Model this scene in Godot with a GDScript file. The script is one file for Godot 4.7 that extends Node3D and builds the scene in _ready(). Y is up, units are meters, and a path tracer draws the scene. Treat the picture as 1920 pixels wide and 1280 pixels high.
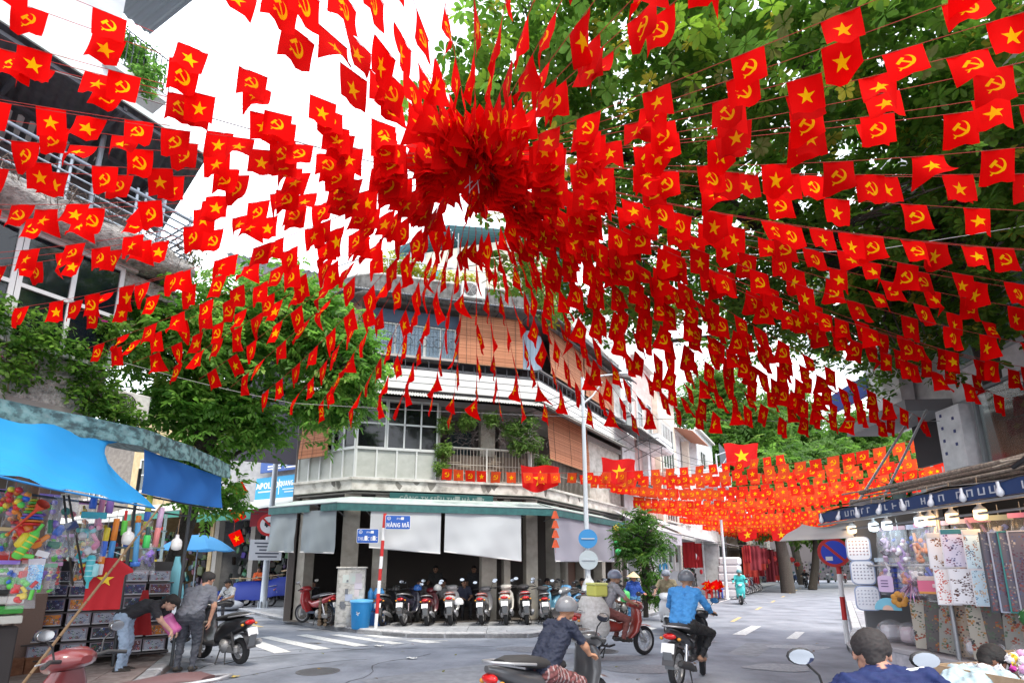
extends Node3D
var rng:=RandomNumberGenerator.new()
var taken:={}
var mats:={}
const HALL:=Vector3(0.513,0,-0.858)
const SIDE:=Vector3(0.858,0,0.513)
const ORD:=["first","second","third","fourth","fifth","sixth","seventh","eighth","ninth","tenth","eleventh","twelfth","thirteenth","fourteenth","fifteenth","sixteenth","seventeenth","eighteenth","nineteenth","twentieth","twenty-first","twenty-second","twenty-third","twenty-fourth","twenty-fifth","twenty-sixth","twenty-seventh","twenty-eighth","twenty-ninth","thirtieth","thirty-first","thirty-second","thirty-third","thirty-fourth","thirty-fifth","thirty-sixth","thirty-seventh","thirty-eighth","thirty-ninth","fortieth"]

func _ready() -> void:
	var cam:=Camera3D.new()
	cam.name="camera"
	cam.position=Vector3(0,1.7,0)
	cam.rotation_degrees=Vector3(11.6,0,0)
	cam.near=0.05
	cam.far=600.0
	cam.set_frustum(0.05*1.28,Vector2(0,0.05*0.222),0.05,600.0)
	add_child(cam)
	var env:=Environment.new()
	env.background_mode=Environment.BG_SKY
	var sky:=Sky.new()
	var sm:=ProceduralSkyMaterial.new()
	sm.sky_top_color=Color(0.93,0.96,1.0)
	sm.sky_horizon_color=Color(0.97,0.98,1.0)
	sm.sky_curve=0.12
	sm.ground_bottom_color=Color(0.3,0.3,0.3)
	sm.ground_horizon_color=Color(0.6,0.6,0.6)
	sm.sun_angle_max=1.0
	sky.sky_material=sm
	env.sky=sky
	env.background_energy_multiplier=1.0
	env.tonemap_mode=Environment.TONE_MAPPER_LINEAR
	env.tonemap_exposure=2.9
	env.sdfgi_enabled=true
	env.ssao_enabled=true
	env.ssil_enabled=true
	var we:=WorldEnvironment.new()
	we.name="world_environment"
	we.environment=env
	add_child(we)
	var sun:=DirectionalLight3D.new()
	sun.name="sun"
	sun.light_color=Color(1.0,0.97,0.92)
	sun.light_energy=0.5
	sun.light_angular_distance=14.0
	sun.shadow_enabled=true
	sun.rotation_degrees=Vector3(-62,28,0)
	add_child(sun)
	rng.seed=7
	build_ground()
	build_cafe()
	build_left_shops()
	build_street_row()
	build_left_house()
	build_right_house()
	build_trees()
	build_bunting()
	build_far_bunting()
	build_street_furniture()
	build_bikes()
	build_left_stall()
	build_right_stall()
	build_people()
	build_small_things()

func numbered(n: String) -> String:
	var k: int=taken.get(n,0)
	taken[n]=k+1
	return n if k == 0 else "%s_%03d" % [n,k]

func tag(o: Node3D,label: String,category: String,group:="",kind:="") -> Node3D:
	if label: o.set_meta("label",label)
	if category: o.set_meta("category",category)
	if group: o.set_meta("group",group)
	if kind: o.set_meta("kind",kind)
	return o

func thing(called: String,label: String,category: String,at:=Vector3.ZERO,turn:=0.0,group:="") -> Node3D:
	var o:=Node3D.new()
	o.name=numbered(called)
	add_child(o)
	o.position=at
	o.rotation.y=turn
	return tag(o,label,category,group)

func hang(o: Node3D,called: String,parent: Node) -> void:
	if parent == self:
		o.name=numbered(called)
	else:
		var c: Dictionary=parent.get_meta("_n",{})
		var k: int=c.get(called,0)
		c[called]=k+1
		parent.set_meta("_n",c)
		o.name=called if k == 0 else "%s_%03d" % [called,k]
	parent.add_child(o,true)

func obj(called: String,what,m: Material,parent: Node=self,label:="") -> MeshInstance3D:
	var o:=MeshInstance3D.new()
	if what is SurfaceTool:
		what.generate_normals()
		o.mesh=what.commit()
	else:
		o.mesh=what
	o.material_override=m
	hang(o,called,parent)
	if label: o.set_meta("label",label)
	return o

func struct(called: String,st,m: Material,label:="") -> MeshInstance3D:
	var o:=obj(called,st,m)
	o.set_meta("kind","structure")
	o.set_meta("label",label if label else called.replace("_"," ")+" of the crossing and its streets")
	return o

func copies(called: String,mesh: Mesh,m: Material,where: Array,tints: Array,parent: Node,stuff:=true) -> MultiMeshInstance3D:
	var mm:=MultiMesh.new()
	mm.transform_format=MultiMesh.TRANSFORM_3D
	mm.use_colors=tints.size() > 0
	mm.mesh=mesh
	mm.instance_count=where.size()
	for i in where.size():
		mm.set_instance_transform(i,where[i])
		if tints: mm.set_instance_color(i,tints[i])
	var o:=MultiMeshInstance3D.new()
	o.multimesh=mm
	o.material_override=m
	hang(o,called,parent)
	if stuff: o.set_meta("kind","stuff")
	return o

func lin(r: float,g: float,b: float) -> Color:
	return Color(r,g,b).linear_to_srgb()

func mat(r: float,g: float,b: float,rough:=0.8,metal:=0.0) -> StandardMaterial3D:
	var key:="%.3f %.3f %.3f %.2f %.2f" % [r,g,b,rough,metal]
	if not mats.has(key):
		var m:=StandardMaterial3D.new()
		m.albedo_color=lin(r,g,b)
		m.roughness=rough
		m.metallic=metal
		m.cull_mode=BaseMaterial3D.CULL_DISABLED
		mats[key]=m
	return mats[key]

func noise(freq: float,ramp: Array,size:=512,sd:=1,octaves:=5,kind:=FastNoiseLite.TYPE_SIMPLEX_SMOOTH) -> NoiseTexture2D:
	var f:=FastNoiseLite.new()
	f.noise_type=kind
	f.seed=sd
	f.frequency=freq
	f.fractal_octaves=octaves
	f.fractal_gain=0.6
	var t:=NoiseTexture2D.new()
	t.width=size
	t.height=size
	t.seamless=true
	t.noise=f
	if ramp:
		var g:=Gradient.new()
		var off:=PackedFloat32Array()
		var cols:=PackedColorArray()
		for i in ramp.size():
			off.append(ramp[i][0])
			cols.append(lin(ramp[i][1],ramp[i][2],ramp[i][3]))
		g.offsets=off
		g.colors=cols
		t.color_ramp=g
	return t

func worn(key: String,ramp: Array,size:=2.0,rough:=0.85,freq:=0.012,bump:=0.0,world:=true,octaves:=5) -> StandardMaterial3D:
	if not mats.has(key):
		var m:=StandardMaterial3D.new()
		m.albedo_texture=noise(freq,ramp,512,hash(key) % 1000,octaves)
		m.roughness=rough
		m.cull_mode=BaseMaterial3D.CULL_DISABLED
		m.uv1_triplanar=true
		m.uv1_world_triplanar=world
		m.uv1_scale=Vector3.ONE/size
		if bump > 0.0:
			m.heightmap_enabled=true
			m.heightmap_texture=noise(0.05,[],512,hash(key) % 977,4)
			m.heightmap_scale=bump
		mats[key]=m
	return mats[key]

func cloth(r: float,g: float,b: float,through:=0.5,rough:=0.9) -> StandardMaterial3D:
	var key:="cloth %.3f %.3f %.3f %.2f" % [r,g,b,through]
	if not mats.has(key):
		var m:=StandardMaterial3D.new()
		m.albedo_color=lin(r,g,b)
		m.roughness=rough
		m.cull_mode=BaseMaterial3D.CULL_DISABLED
		m.backlight_enabled=true
		m.backlight=lin(r*through*1.4,g*through*1.4,b*through*1.4)
		mats[key]=m
	return mats[key]

func glass(r:=0.6,g:=0.7,b:=0.75,a:=0.35) -> StandardMaterial3D:
	var key:="glass %.2f %.2f %.2f %.2f" % [r,g,b,a]
	if not mats.has(key):
		var m:=StandardMaterial3D.new()
		m.albedo_color=Color(r,g,b,a)
		m.transparency=BaseMaterial3D.TRANSPARENCY_ALPHA
		m.roughness=0.06
		mats[key]=m
	return mats[key]

func picture(key: String,im: Image,rough:=0.7) -> StandardMaterial3D:
	if not mats.has(key):
		var m:=StandardMaterial3D.new()
		m.albedo_texture=ImageTexture.create_from_image(im)
		m.cull_mode=BaseMaterial3D.CULL_DISABLED
		m.roughness=rough
		mats[key]=m
	return mats[key]

func S() -> SurfaceTool:
	var st:=SurfaceTool.new()
	st.begin(Mesh.PRIMITIVE_TRIANGLES)
	st.set_smooth_group(-1)
	return st

func X(p:=Vector3.ZERO,yaw:=0.0,pitch:=0.0,roll:=0.0) -> Transform3D:
	return Transform3D(Basis.from_euler(Vector3(pitch,yaw,roll)),p)

func wall_frame(o: Vector3,along: Vector3) -> Transform3D:
	var a:=along.normalized()
	return Transform3D(Basis(a,Vector3.UP,a.cross(Vector3.UP)),o)

func quad(st: SurfaceTool,a: Vector3,b: Vector3,c: Vector3,d: Vector3) -> void:
	for p in [a,c,b,a,d,c]:
		st.add_vertex(p)

func box(st: SurfaceTool,x: Transform3D,s: Vector3,bev:=0.0) -> void:
	var h:=s*0.5
	st.set_smooth_group(-1)
	if bev <= 0.0:
		var c:=[]
		for i in 8:
			c.append(x*Vector3(h.x if i & 1 else -h.x,h.y if i & 2 else -h.y,h.z if i & 4 else -h.z))
		for f in [[0,2,3,1],[4,5,7,6],[0,1,5,4],[2,6,7,3],[0,4,6,2],[1,3,7,5]]:
			quad(st,c[f[0]],c[f[3]],c[f[2]],c[f[1]])
		return
	bev=minf(bev,minf(h.x,minf(h.y,h.z))*0.9)
	var v:=func(sx: int,sy: int,sz: int,ax: int) -> Vector3:
		var p:=Vector3(sx*(h.x - bev),sy*(h.y - bev),sz*(h.z - bev))
		p[ax]=[sx*h.x,sy*h.y,sz*h.z][ax]
		return x*p
	for s1 in [-1,1]:
		quad(st,v.call(s1,-1,-s1,0),v.call(s1,-1,s1,0),v.call(s1,1,s1,0),v.call(s1,1,-s1,0))
		quad(st,v.call(-s1,s1,-1,1),v.call(s1,s1,-1,1),v.call(s1,s1,1,1),v.call(-s1,s1,1,1))
		quad(st,v.call(-s1,-1,s1,2),v.call(-s1,1,s1,2),v.call(s1,1,s1,2),v.call(s1,-1,s1,2))
		for s2 in [-1,1]:
			quad(st,v.call(s1,s2,-1,0),v.call(s1,s2,1,0),v.call(s1,s2,1,1),v.call(s1,s2,-1,1))
			quad(st,v.call(s1,-1,s2,0),v.call(s1,1,s2,0),v.call(s1,1,s2,2),v.call(s1,-1,s2,2))
			quad(st,v.call(-1,s1,s2,1),v.call(1,s1,s2,1),v.call(1,s1,s2,2),v.call(-1,s1,s2,2))
			for s3 in [-1,1]:
				for a in [0,1,2]:
					st.add_vertex(v.call(s1,s2,s3,a))

func bx(s: Vector3,bev:=0.0,p:=Vector3.ZERO) -> SurfaceTool:
	var st:=S()
	box(st,X(p),s,bev)
	return st

func tube(st: SurfaceTool,pts: Array,r,sides:=8,cap:=true) -> void:
	var rings:=[]
	var n:=pts.size()
	var side:=Vector3.ZERO
	for i in n:
		var t: Vector3=(pts[mini(i+1,n - 1)] - pts[maxi(i - 1,0)]).normalized()
		if side == Vector3.ZERO:
			side=t.cross(Vector3.UP if absf(t.y) < 0.9 else Vector3.RIGHT).normalized()
		side=(side - t*side.dot(t)).normalized()
		var up:=side.cross(t)
		var ring:=PackedVector3Array()
		var rr: float=r if (r is float or r is int) else lerpf(r[0],r[1],float(i)/(n - 1)) if r.size() == 2 else r[i]
		for k in sides:
			var a:=TAU*k/sides
			ring.append(pts[i]+(side*cos(a)+up*sin(a))*rr)
		rings.append(ring)
	loft(st,rings,cap)

func loft(st: SurfaceTool,rings: Array,cap:=true,closed:=true) -> void:
	var n: int=rings[0].size()
	st.set_smooth_group(1)
	for i in rings.size() - 1:
		for k in (n if closed else n - 1):
			var l:=(k+1) % n
			quad(st,rings[i][k],rings[i+1][k],rings[i+1][l],rings[i][l])
	st.set_smooth_group(-1)
	if cap and closed:
		for e in [0,rings.size() - 1]:
			var mid:=Vector3.ZERO
			for p in rings[e]: mid += p
			mid /= n
			for k in n:
				var l:=(k+1) % n
				st.add_vertex(mid)
				st.add_vertex(rings[e][l if e == 0 else k])
				st.add_vertex(rings[e][k if e == 0 else l])

func lathe(st: SurfaceTool,x: Transform3D,prof: Array,sides:=14,cap:=true) -> void:
	var rings:=[]
	for p in prof:
		var ring:=PackedVector3Array()
		for k in sides:
			var a:=TAU*k/sides
			ring.append(x*Vector3(cos(a)*p.x,p.y,sin(a)*p.x))
		rings.append(ring)
	loft(st,rings,cap)

func oval(c: Vector3,rx: float,ry: float,n:=12,ax:=Vector3.RIGHT,ay:=Vector3.UP,pw:=1.0) -> PackedVector3Array:
	var ring:=PackedVector3Array()
	for k in n:
		var a:=TAU*k/n
		var u:=cos(a)
		var v:=sin(a)
		ring.append(c+ax*(rx*signf(u)*pow(absf(u),pw))+ay*(ry*signf(v)*pow(absf(v),pw)))
	return ring

func ball(st: SurfaceTool,c: Vector3,r: Vector3,sides:=10,rows:=6) -> void:
	var prof:=[]
	for i in rows+1:
		var a:=PI*i/rows - PI/2
		prof.append(Vector2(maxf(cos(a),0.01),sin(a)))
	lathe(st,Transform3D(Basis.from_scale(r),c),prof,sides)

func prism(st: SurfaceTool,x: Transform3D,poly: PackedVector2Array,depth: float) -> void:
	var idx:=Geometry2D.triangulate_polygon(poly)
	st.set_smooth_group(-1)
	for i in range(0,idx.size(),3):
		for k in [0,1,2]: st.add_vertex(x*Vector3(poly[idx[i+k]].x,poly[idx[i+k]].y,depth))
		for k in [2,1,0]: st.add_vertex(x*Vector3(poly[idx[i+k]].x,poly[idx[i+k]].y,0))
	for i in poly.size():
		var a:=poly[i]
		var b:=poly[(i+1) % poly.size()]
		quad(st,x*Vector3(a.x,a.y,0),x*Vector3(b.x,b.y,0),x*Vector3(b.x,b.y,depth),x*Vector3(a.x,a.y,depth))

func sheet(st: SurfaceTool,nu: int,nv: int,f: Callable,r:=Rect2(0,0,1,1)) -> void:
	st.set_smooth_group(1)
	var g:=[]
	for j in nv+1:
		for i in nu+1:
			g.append(f.call(float(i)/nu,float(j)/nv))
	for j in nv:
		for i in nu:
			for q in [[0,0],[1,1],[0,1],[0,0],[1,0],[1,1]]:
				var a: int=i+q[0]
				var b: int=j+q[1]
				st.set_uv(r.position+r.size*Vector2(float(a)/nu,float(b)/nv))
				st.add_vertex(g[b*(nu+1)+a])
	st.set_smooth_group(-1)

func words(called: String,text: String,size: float,m: Material,parent: Node,x: Transform3D,depth:=0.01,wide:=1.0,font:="Droid Sans",bold:=true) -> MeshInstance3D:
	var f:=SystemFont.new()
	f.font_names=PackedStringArray([font])
	if bold: f.font_weight=700
	var t:=TextMesh.new()
	t.text=text
	t.font=f
	t.font_size=48
	t.pixel_size=size/34.0
	t.depth=depth
	t.curve_step=4.0
	var o:=obj(called,t,m,parent)
	o.transform=x*Transform3D(Basis.from_scale(Vector3(wide,1,1)),Vector3.ZERO)
	return o

func rnd(a: float,b: float) -> float:
	return rng.randf_range(a,b)

func slab(st: SurfaceTool,poly: Array,y0: float,y1: float) -> void:
	var p:=PackedVector2Array()
	for v in poly: p.append(Vector2(v.x,-v.y))
	prism(st,Transform3D(Basis(Vector3.RIGHT,Vector3.FORWARD,Vector3.UP),Vector3(0,y0,0)),p,y1 - y0)

func kerb(parent: Node,line: Array,inward: float,m: Array,pave: Array,rows:=3) -> void:
	for i in line.size() - 1:
		var a:=Vector3(line[i].x,0,line[i].y)
		var b:=Vector3(line[i+1].x,0,line[i+1].y)
		var f:=wall_frame(a,b - a)
		var n:=maxi(1,roundi(a.distance_to(b)/0.95))
		var w:=a.distance_to(b)/n
		for k in n:
			var st:=S()
			box(st,f*X(Vector3((k+0.5)*w,0.065+rnd(-0.006,0.006),-inward*0.11)),Vector3(w - 0.012,0.15,0.22),0.02)
			obj("kerb_stone",st,m[rng.randi() % m.size()],parent)
		var pn:=maxi(1,roundi(a.distance_to(b)/0.6))
		var pw:=a.distance_to(b)/pn
		for r in rows:
			for k in pn:
				var st2:=S()
				box(st2,f*X(Vector3((k+0.5)*pw,0.105+rnd(-0.004,0.004),-inward*(0.225+0.25+0.5*r))),Vector3(pw - 0.01,0.06,0.49),0.006)
				obj("paving_slab",st2,pave[rng.randi() % pave.size()],parent)

func build_ground() -> void:
	var asphalt:=worn("asphalt",[[0.12,0.165,0.18,0.21],[0.5,0.24,0.258,0.3],[0.9,0.31,0.33,0.375]],8.0,0.7,0.008,0.0,true,7)
	asphalt.metallic_specular=0.25
	asphalt.heightmap_enabled=true
	asphalt.heightmap_texture=noise(0.2,[],512,4,3)
	asphalt.heightmap_scale=1.2
	var st:=S()
	sheet(st,12,12,func(u,v): return Vector3(-300+600*u,0,300 - 600*v))
	struct("road",st,asphalt,"blue grey asphalt road of the crossing and both streets")
	var stone:=[worn("kerb a",[[0.2,0.34,0.34,0.35],[0.8,0.52,0.52,0.53]],1.3),worn("kerb b",[[0.2,0.28,0.28,0.29],[0.8,0.46,0.46,0.47]],1.1)]
	var pave:=[worn("paver a",[[0.2,0.27,0.28,0.3],[0.8,0.38,0.39,0.41]],1.7),worn("paver b",[[0.2,0.23,0.24,0.26],[0.8,0.34,0.35,0.37]],1.5)]
	var plain: Material=pave[1]
	var k1:=[Vector2(-16.6,-29.5),Vector2(-11.6,-23.2),Vector2(-8.1,-18.95),Vector2(-5.75,-16.5),Vector2(-4.2,-15.1),Vector2(-2.7,-14.2),Vector2(-1.7,-14.05),Vector2(0.4,-14.1),Vector2(2.3,-15.9),Vector2(3.6,-17.7),Vector2(5.6,-21.3),Vector2(10.4,-29.5),Vector2(20.6,-46.3),Vector2(46,-88.8)]
	st=S()
	var poly:=k1.duplicate()
	poly.append_array([Vector2(20,-90),Vector2(-40,-60)])
	slab(st,poly,-0.05,0.1)
	var p1:=struct("pavement",st,plain,"grey stone pavement on the cafe's corner")
	kerb(p1,k1.slice(1,12),1.0,stone,pave)
	var k2:=[Vector2(-3.2,2.0),Vector2(-4.1,-4.0),Vector2(-5.3,-8.3),Vector2(-6.3,-10.6),Vector2(-8.6,-12.6),Vector2(-14,-16.0),Vector2(-40,-34)]
	st=S()
	poly=k2.duplicate()
	poly.append_array([Vector2(-60,-20),Vector2(-30,10)])
	slab(st,poly,-0.05,0.1)
	var p2:=struct("pavement",st,worn("warm paving",[[0.2,0.26,0.2,0.18],[0.8,0.38,0.31,0.28]],1.6),"reddish pavement under the toy stall")
	kerb(p2,k2.slice(0,5),1.0,stone,[worn("paver c",[[0.2,0.26,0.2,0.18],[0.8,0.4,0.33,0.3]],1.4)],2)
	var k3:=[Vector2(3.0,2.0),Vector2(3.6,-3.0),Vector2(5.2,-8.0),Vector2(7.3,-12.2),Vector2(9.3,-15.2),Vector2(17,-28.0),Vector2(50,-83)]
	st=S()
	poly=k3.duplicate()
	poly.append_array([Vector2(90,-70),Vector2(40,5)])
	slab(st,poly,-0.05,0.1)
	var p3:=struct("pavement",st,worn("pale paving",[[0.2,0.22,0.22,0.25],[0.8,0.32,0.315,0.345]],1.9),"pale pavement under the party goods stall")
	kerb(p3,k3.slice(0,6),-1.0,stone,[worn("paver d",[[0.2,0.22,0.22,0.245],[0.8,0.33,0.325,0.35]],1.4),pave[0]],2)
	var white:=worn("road paint",[[0.0,0.35,0.35,0.35],[0.45,0.62,0.62,0.61],[1.0,0.75,0.75,0.74]],1.6,0.7,0.03)
	var yellow:=worn("yellow paint",[[0.0,0.3,0.25,0.16],[0.5,0.55,0.42,0.2],[1.0,0.62,0.48,0.24]],1.3,0.7,0.03)
	var cross:=base("road_markings","white zebra stripes across the side street")
	for q in [[Vector2(-7.4,-14.5),Vector2(-7.15,-14.8),Vector2(-4.65,-11.8),Vector2(-4.9,-11.58)],[Vector2(-6.43,-14.22),Vector2(-6.23,-14.44),Vector2(-3.96,-12.26),Vector2(-4.24,-12.1)],[Vector2(-5.68,-14.67),Vector2(-5.47,-14.9),Vector2(-3.27,-12.76),Vector2(-3.54,-12.59)],[Vector2(-4.84,-14.78),Vector2(-4.62,-14.9),Vector2(-2.53,-13.12),Vector2(-2.77,-12.94)],[Vector2(-3.92,-14.68),Vector2(-3.66,-14.73),Vector2(-1.65,-13.31),Vector2(-2.0,-13.12)]]:
		flat(q,"crosswalk_stripe",white,cross)
	var cross2:=base("road_markings","white zebra stripes across the main street")
	for q in [[Vector2(5.88,-14.86),Vector2(7.38,-17.11),Vector2(7.61,-16.94),Vector2(6.16,-14.68)],[Vector2(6.88,-14.0),Vector2(7.9,-15.5),Vector2(8.1,-15.4),Vector2(7.1,-13.9)],[Vector2(3.22,-15.12),Vector2(4.1,-16.6),Vector2(4.3,-16.44),Vector2(3.5,-14.99)],[Vector2(4.2,-14.6),Vector2(5.5,-16.7),Vector2(5.75,-16.5),Vector2(4.5,-14.5)]]:
		flat(q,"crosswalk_stripe",white,cross2)
	var lanes:=base("lane_markings","faded yellow centre dashes of the main street")
	for k in 7:
		var a:=Vector2(7.24,-18.42)+Vector2(0.515,-0.857)*(k*6.2)
		flat([a,a+Vector2(0.98,-1.68),a+Vector2(1.09,-1.62),a+Vector2(0.11,0.06)],"lane_dash",yellow,lanes)
	flat([Vector2(-9.4,-18.6),Vector2(-7.6,-16.7),Vector2(-7.5,-16.8),Vector2(-9.3,-18.7)],"lane_dash",yellow,lanes)
	var edge:=base("edge_line","worn white edge line along the cafe kerb")
	for i in range(1,6):
		var a: Vector2=k1[i]+Vector2(0.12,0.45)
		var b: Vector2=k1[i+1]+Vector2(0.12,0.45)
		flat([a,b,b+Vector2(0.06,0.08),a+Vector2(0.06,0.08)],"line_piece",white,edge)
	for i in [10,11]:
		var a: Vector2=k1[i]+Vector2(0.5,0.3)
		var b: Vector2=k1[i+1]+Vector2(0.5,0.3)
		flat([a,b,b+Vector2(0.11,0.06),a+Vector2(0.11,0.06)],"line_piece",white,edge)
	var nz:=FastNoiseLite.new()
	nz.frequency=0.5
	for c in 9:
		var a:=Vector2(rnd(-6,7),rnd(-13.5,-6))
		var dir:=rnd(0,TAU)
		var cs:=S()
		var p:=a
		for k in rng.randi_range(8,22):
			dir += rnd(-0.5,0.5)
			var q:=p+Vector2(cos(dir),sin(dir))*0.28
			var w:=Vector2(-sin(dir),cos(dir))*rnd(0.006,0.016)
			quad(cs,Vector3(p.x - w.x,0.004,p.y - w.y),Vector3(p.x+w.x,0.004,p.y+w.y),Vector3(q.x+w.x,0.004,q.y+w.y),Vector3(q.x - w.x,0.004,q.y - w.y))
			p=q
		struct("road_crack",cs,mat(0.06,0.062,0.07),"thin dark crack wandering over the asphalt")
	for c in 16:
		var ss:=S()
		var o:=Vector2(rnd(-6,9),rnd(-18,-5.5))
		var r:=rnd(0.12,0.5)
		for k in 14:
			var a0:=TAU*k/14
			var a1:=TAU*(k+1)/14
			var r0:=r*(1.0+0.5*nz.get_noise_2d(cos(a0)*3+c*9,sin(a0)*3))
			var r1:=r*(1.0+0.5*nz.get_noise_2d(cos(a1)*3+c*9,sin(a1)*3))
			for v in [Vector2.ZERO,Vector2(cos(a0)*1.6,sin(a0))*r0,Vector2(cos(a1)*1.6,sin(a1))*r1]: ss.add_vertex(Vector3(o.x+v.x,0.0045+0.0003*c,o.y+v.y))
		struct("road_stain",ss,[worn("stain",[[0.2,0.15,0.158,0.18],[0.8,0.24,0.25,0.285]],0.7,0.5),worn("stain pale",[[0.2,0.25,0.265,0.3],[0.8,0.36,0.37,0.4]],0.7,0.8)][c % 2],"old oil or water stain on the asphalt")
	for q in [[Vector3(1.9,0.002,-11.9),"round iron manhole cover in the crossing"],[Vector3(-3.3,0.002,-9.6),"round iron manhole cover before the zebra stripes"]]:
		var mh:=thing("manhole_cover",q[1],"manhole cover",q[0])
		var ms:=S()
		lathe(ms,X(),[Vector2(0.36,0),Vector2(0.36,0.008),Vector2(0.3,0.008),Vector2(0.3,0.004)],24)
		obj("rim",ms,mat(0.12,0.12,0.125,0.6),mh)
		ms=S()
		for k in 7: box(ms,X(Vector3(0,0.007,-0.24+0.08*k)),Vector3(2.0*sqrt(0.085 - pow(0.24 - 0.08*k,2)),0.008,0.03))
		obj("ribs",ms,mat(0.15,0.15,0.155,0.5,0.3),mh)
	var patch:=worn("patch",[[0.2,0.2,0.21,0.235],[0.8,0.27,0.285,0.31]],3.0,0.8,0.02)
	for q in [[Vector2(-2.4,-8.9),Vector2(0.6,-11.2),Vector2(1.4,-10.2),Vector2(-1.6,-7.9)],[Vector2(4.4,-11.5),Vector2(5.6,-13.3),Vector2(6.1,-13.0),Vector2(4.9,-11.2)]]:
		var s2:=S()
		quad(s2,Vector3(q[0].x,0.003,q[0].y),Vector3(q[1].x,0.003,q[1].y),Vector3(q[2].x,0.003,q[2].y),Vector3(q[3].x,0.003,q[3].y))
		struct("road_patch",s2,patch,"darker asphalt patch in the road")

func base(called: String,label: String) -> Node3D:
	return tag(thing(called,label,""),"","","","structure")

func flat(q: Array,called: String,m: Material,parent: Node) -> void:
	var st:=S()
	var p:=[]
	for v in q: p.append(Vector3(v.x,0.006,v.y))
	quad(st,p[0],p[1],p[2],p[3])
	obj(called,st,m,parent)

func window(parent: Node,f: Transform3D,w: float,h: float,cols: int,rows: int,fm: Material,gm: Material,bar:=0.05,called:="window") -> Node3D:
	var o:=Node3D.new()
	hang(o,called,parent)
	o.transform=f
	var st:=S()
	for k in cols+1:
		box(st,X(Vector3(w*k/cols,h/2,0)),Vector3(bar,h+bar,0.07))
	for k in rows+1:
		box(st,X(Vector3(w/2,h*k/rows,0.003)),Vector3(w - bar,bar,0.064))
	obj("frame",st,fm,o)
	for i in cols:
		for j in rows:
			var p:=S()
			box(p,X(Vector3(w*(i+0.5)/cols,h*(j+0.5)/rows,-0.012)),Vector3(w/cols - bar,h/rows - bar,0.008))
			obj("pane",p,gm,o)
	return o

func piece(called: String,parent: Node,f: Transform3D,p: Vector3,s: Vector3,m: Material,bev:=0.0,label:="") -> MeshInstance3D:
	var st:=S()
	box(st,f*X(p),s,bev)
	return obj(called,st,m,parent,label)

func corrugated(called: String,parent: Node,a: Vector3,b: Vector3,c: Vector3,d: Vector3,m: Material,pitch:=0.09,amp:=0.018) -> MeshInstance3D:
	var st:=S()
	var n:=int(maxf(a.distance_to(b),d.distance_to(c))/pitch)*4
	var up:=(b - a).cross(d - a).normalized()
	for s in [0.0,0.006]:
		sheet(st,n,1,func(u,v): return a.lerp(b,u).lerp(d.lerp(c,u),v)+up*(sin(u*n*PI/2)*amp+s))
	return obj(called,st,m,parent)

func bars(st: SurfaceTool,f: Transform3D,w: float,h: float,n: int,r:=0.008,rails:=2) -> void:
	for k in n+1:
		tube(st,[f*Vector3(w*k/n,0,0),f*Vector3(w*k/n,h,0)],r,4)
	for k in rails:
		var y:=h*k/maxi(1,rails - 1)
		tube(st,[f*Vector3(0,y,0),f*Vector3(w,y,0)],r*1.3,4)

func air_unit(label: String,f: Transform3D) -> void:
	var o:=thing("air_conditioner",label,"air conditioner")
	o.transform=f
	var m:=worn("ac paint",[[0.2,0.5,0.5,0.48],[0.8,0.68,0.68,0.66]],0.8)
	obj("casing",bx(Vector3(0.82,0.6,0.3),0.02,Vector3(0,0.3,0)),m,o)
	var st:=S()
	lathe(st,X(Vector3(-0.12,0.3,0.15),0,PI/2),[Vector2(0.24,0.0),Vector2(0.24,0.012),Vector2(0.02,0.016)],20)
	obj("fan_opening",st,mat(0.03,0.03,0.035,0.6),o)
	st=S()
	for k in 6:
		lathe(st,X(Vector3(-0.12,0.3,0.17),0,PI/2),[Vector2(0.05+0.037*k,0),Vector2(0.054+0.037*k,0.004),Vector2(0.058+0.037*k,0)],20,false)
	for k in 6:
		tube(st,[Vector3(-0.12,0.3,0.173),Vector3(-0.12+0.25*cos(TAU*k/6),0.3+0.25*sin(TAU*k/6),0.173)],0.004,4)
	obj("fan_guard",st,mat(0.55,0.55,0.53,0.5),o)
	st=S()
	for s in [-1,1]: obj("bracket",bx(Vector3(0.04,0.06,0.36),0.0,Vector3(0.3*s,-0.03,0)),mat(0.2,0.2,0.2),o)

func offset_corner(c: Vector3,n1: Vector3,n2: Vector3,d: float) -> Vector3:
	var det:=n1.x*n2.z - n1.z*n2.x
	return c+Vector3((n2.z - n1.z)/det,0,(n1.x - n2.x)/det)*d

func rods(st: SurfaceTool,segs: Array,r: float) -> void:
	for s in segs: tube(st,[s[0],s[1]],r,5)
const C1:=Vector3(-4.9,0,-16.3)
const C2:=Vector3(0.74,0,-17.8)
const WAYL:=Vector3(0.884,0,0.4676)
const WAYR:=Vector3(0.543,0,-0.84)

func bamboo() -> StandardMaterial3D:
	if not mats.has("bamboo"):
		var im:=Image.create(128,512,false,Image.FORMAT_RGB8)
		var r:=RandomNumberGenerator.new()
		r.seed=3
		var tone:=0.0
		for y in 512:
			if y % 5 == 0: tone=r.randf_range(-0.12,0.12)
			for x in 128:
				var t:=tone+r.randf_range(-0.025,0.025)+0.03*sin(x*0.11+y*0.6)
				var c:=Color(0.68+t,0.44+t*0.8,0.31+t*0.7)
				if y % 5 == 4: c=c.darkened(0.3)
				if x % 43 < 1: c=c.darkened(0.25)
				im.set_pixel(x,y,c)
		var m:=picture("bamboo",im,0.8)
		m.uv1_triplanar=false
		m.backlight_enabled=true
		m.backlight=Color(0.3,0.3,0.3)
	return mats["bamboo"]

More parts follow.
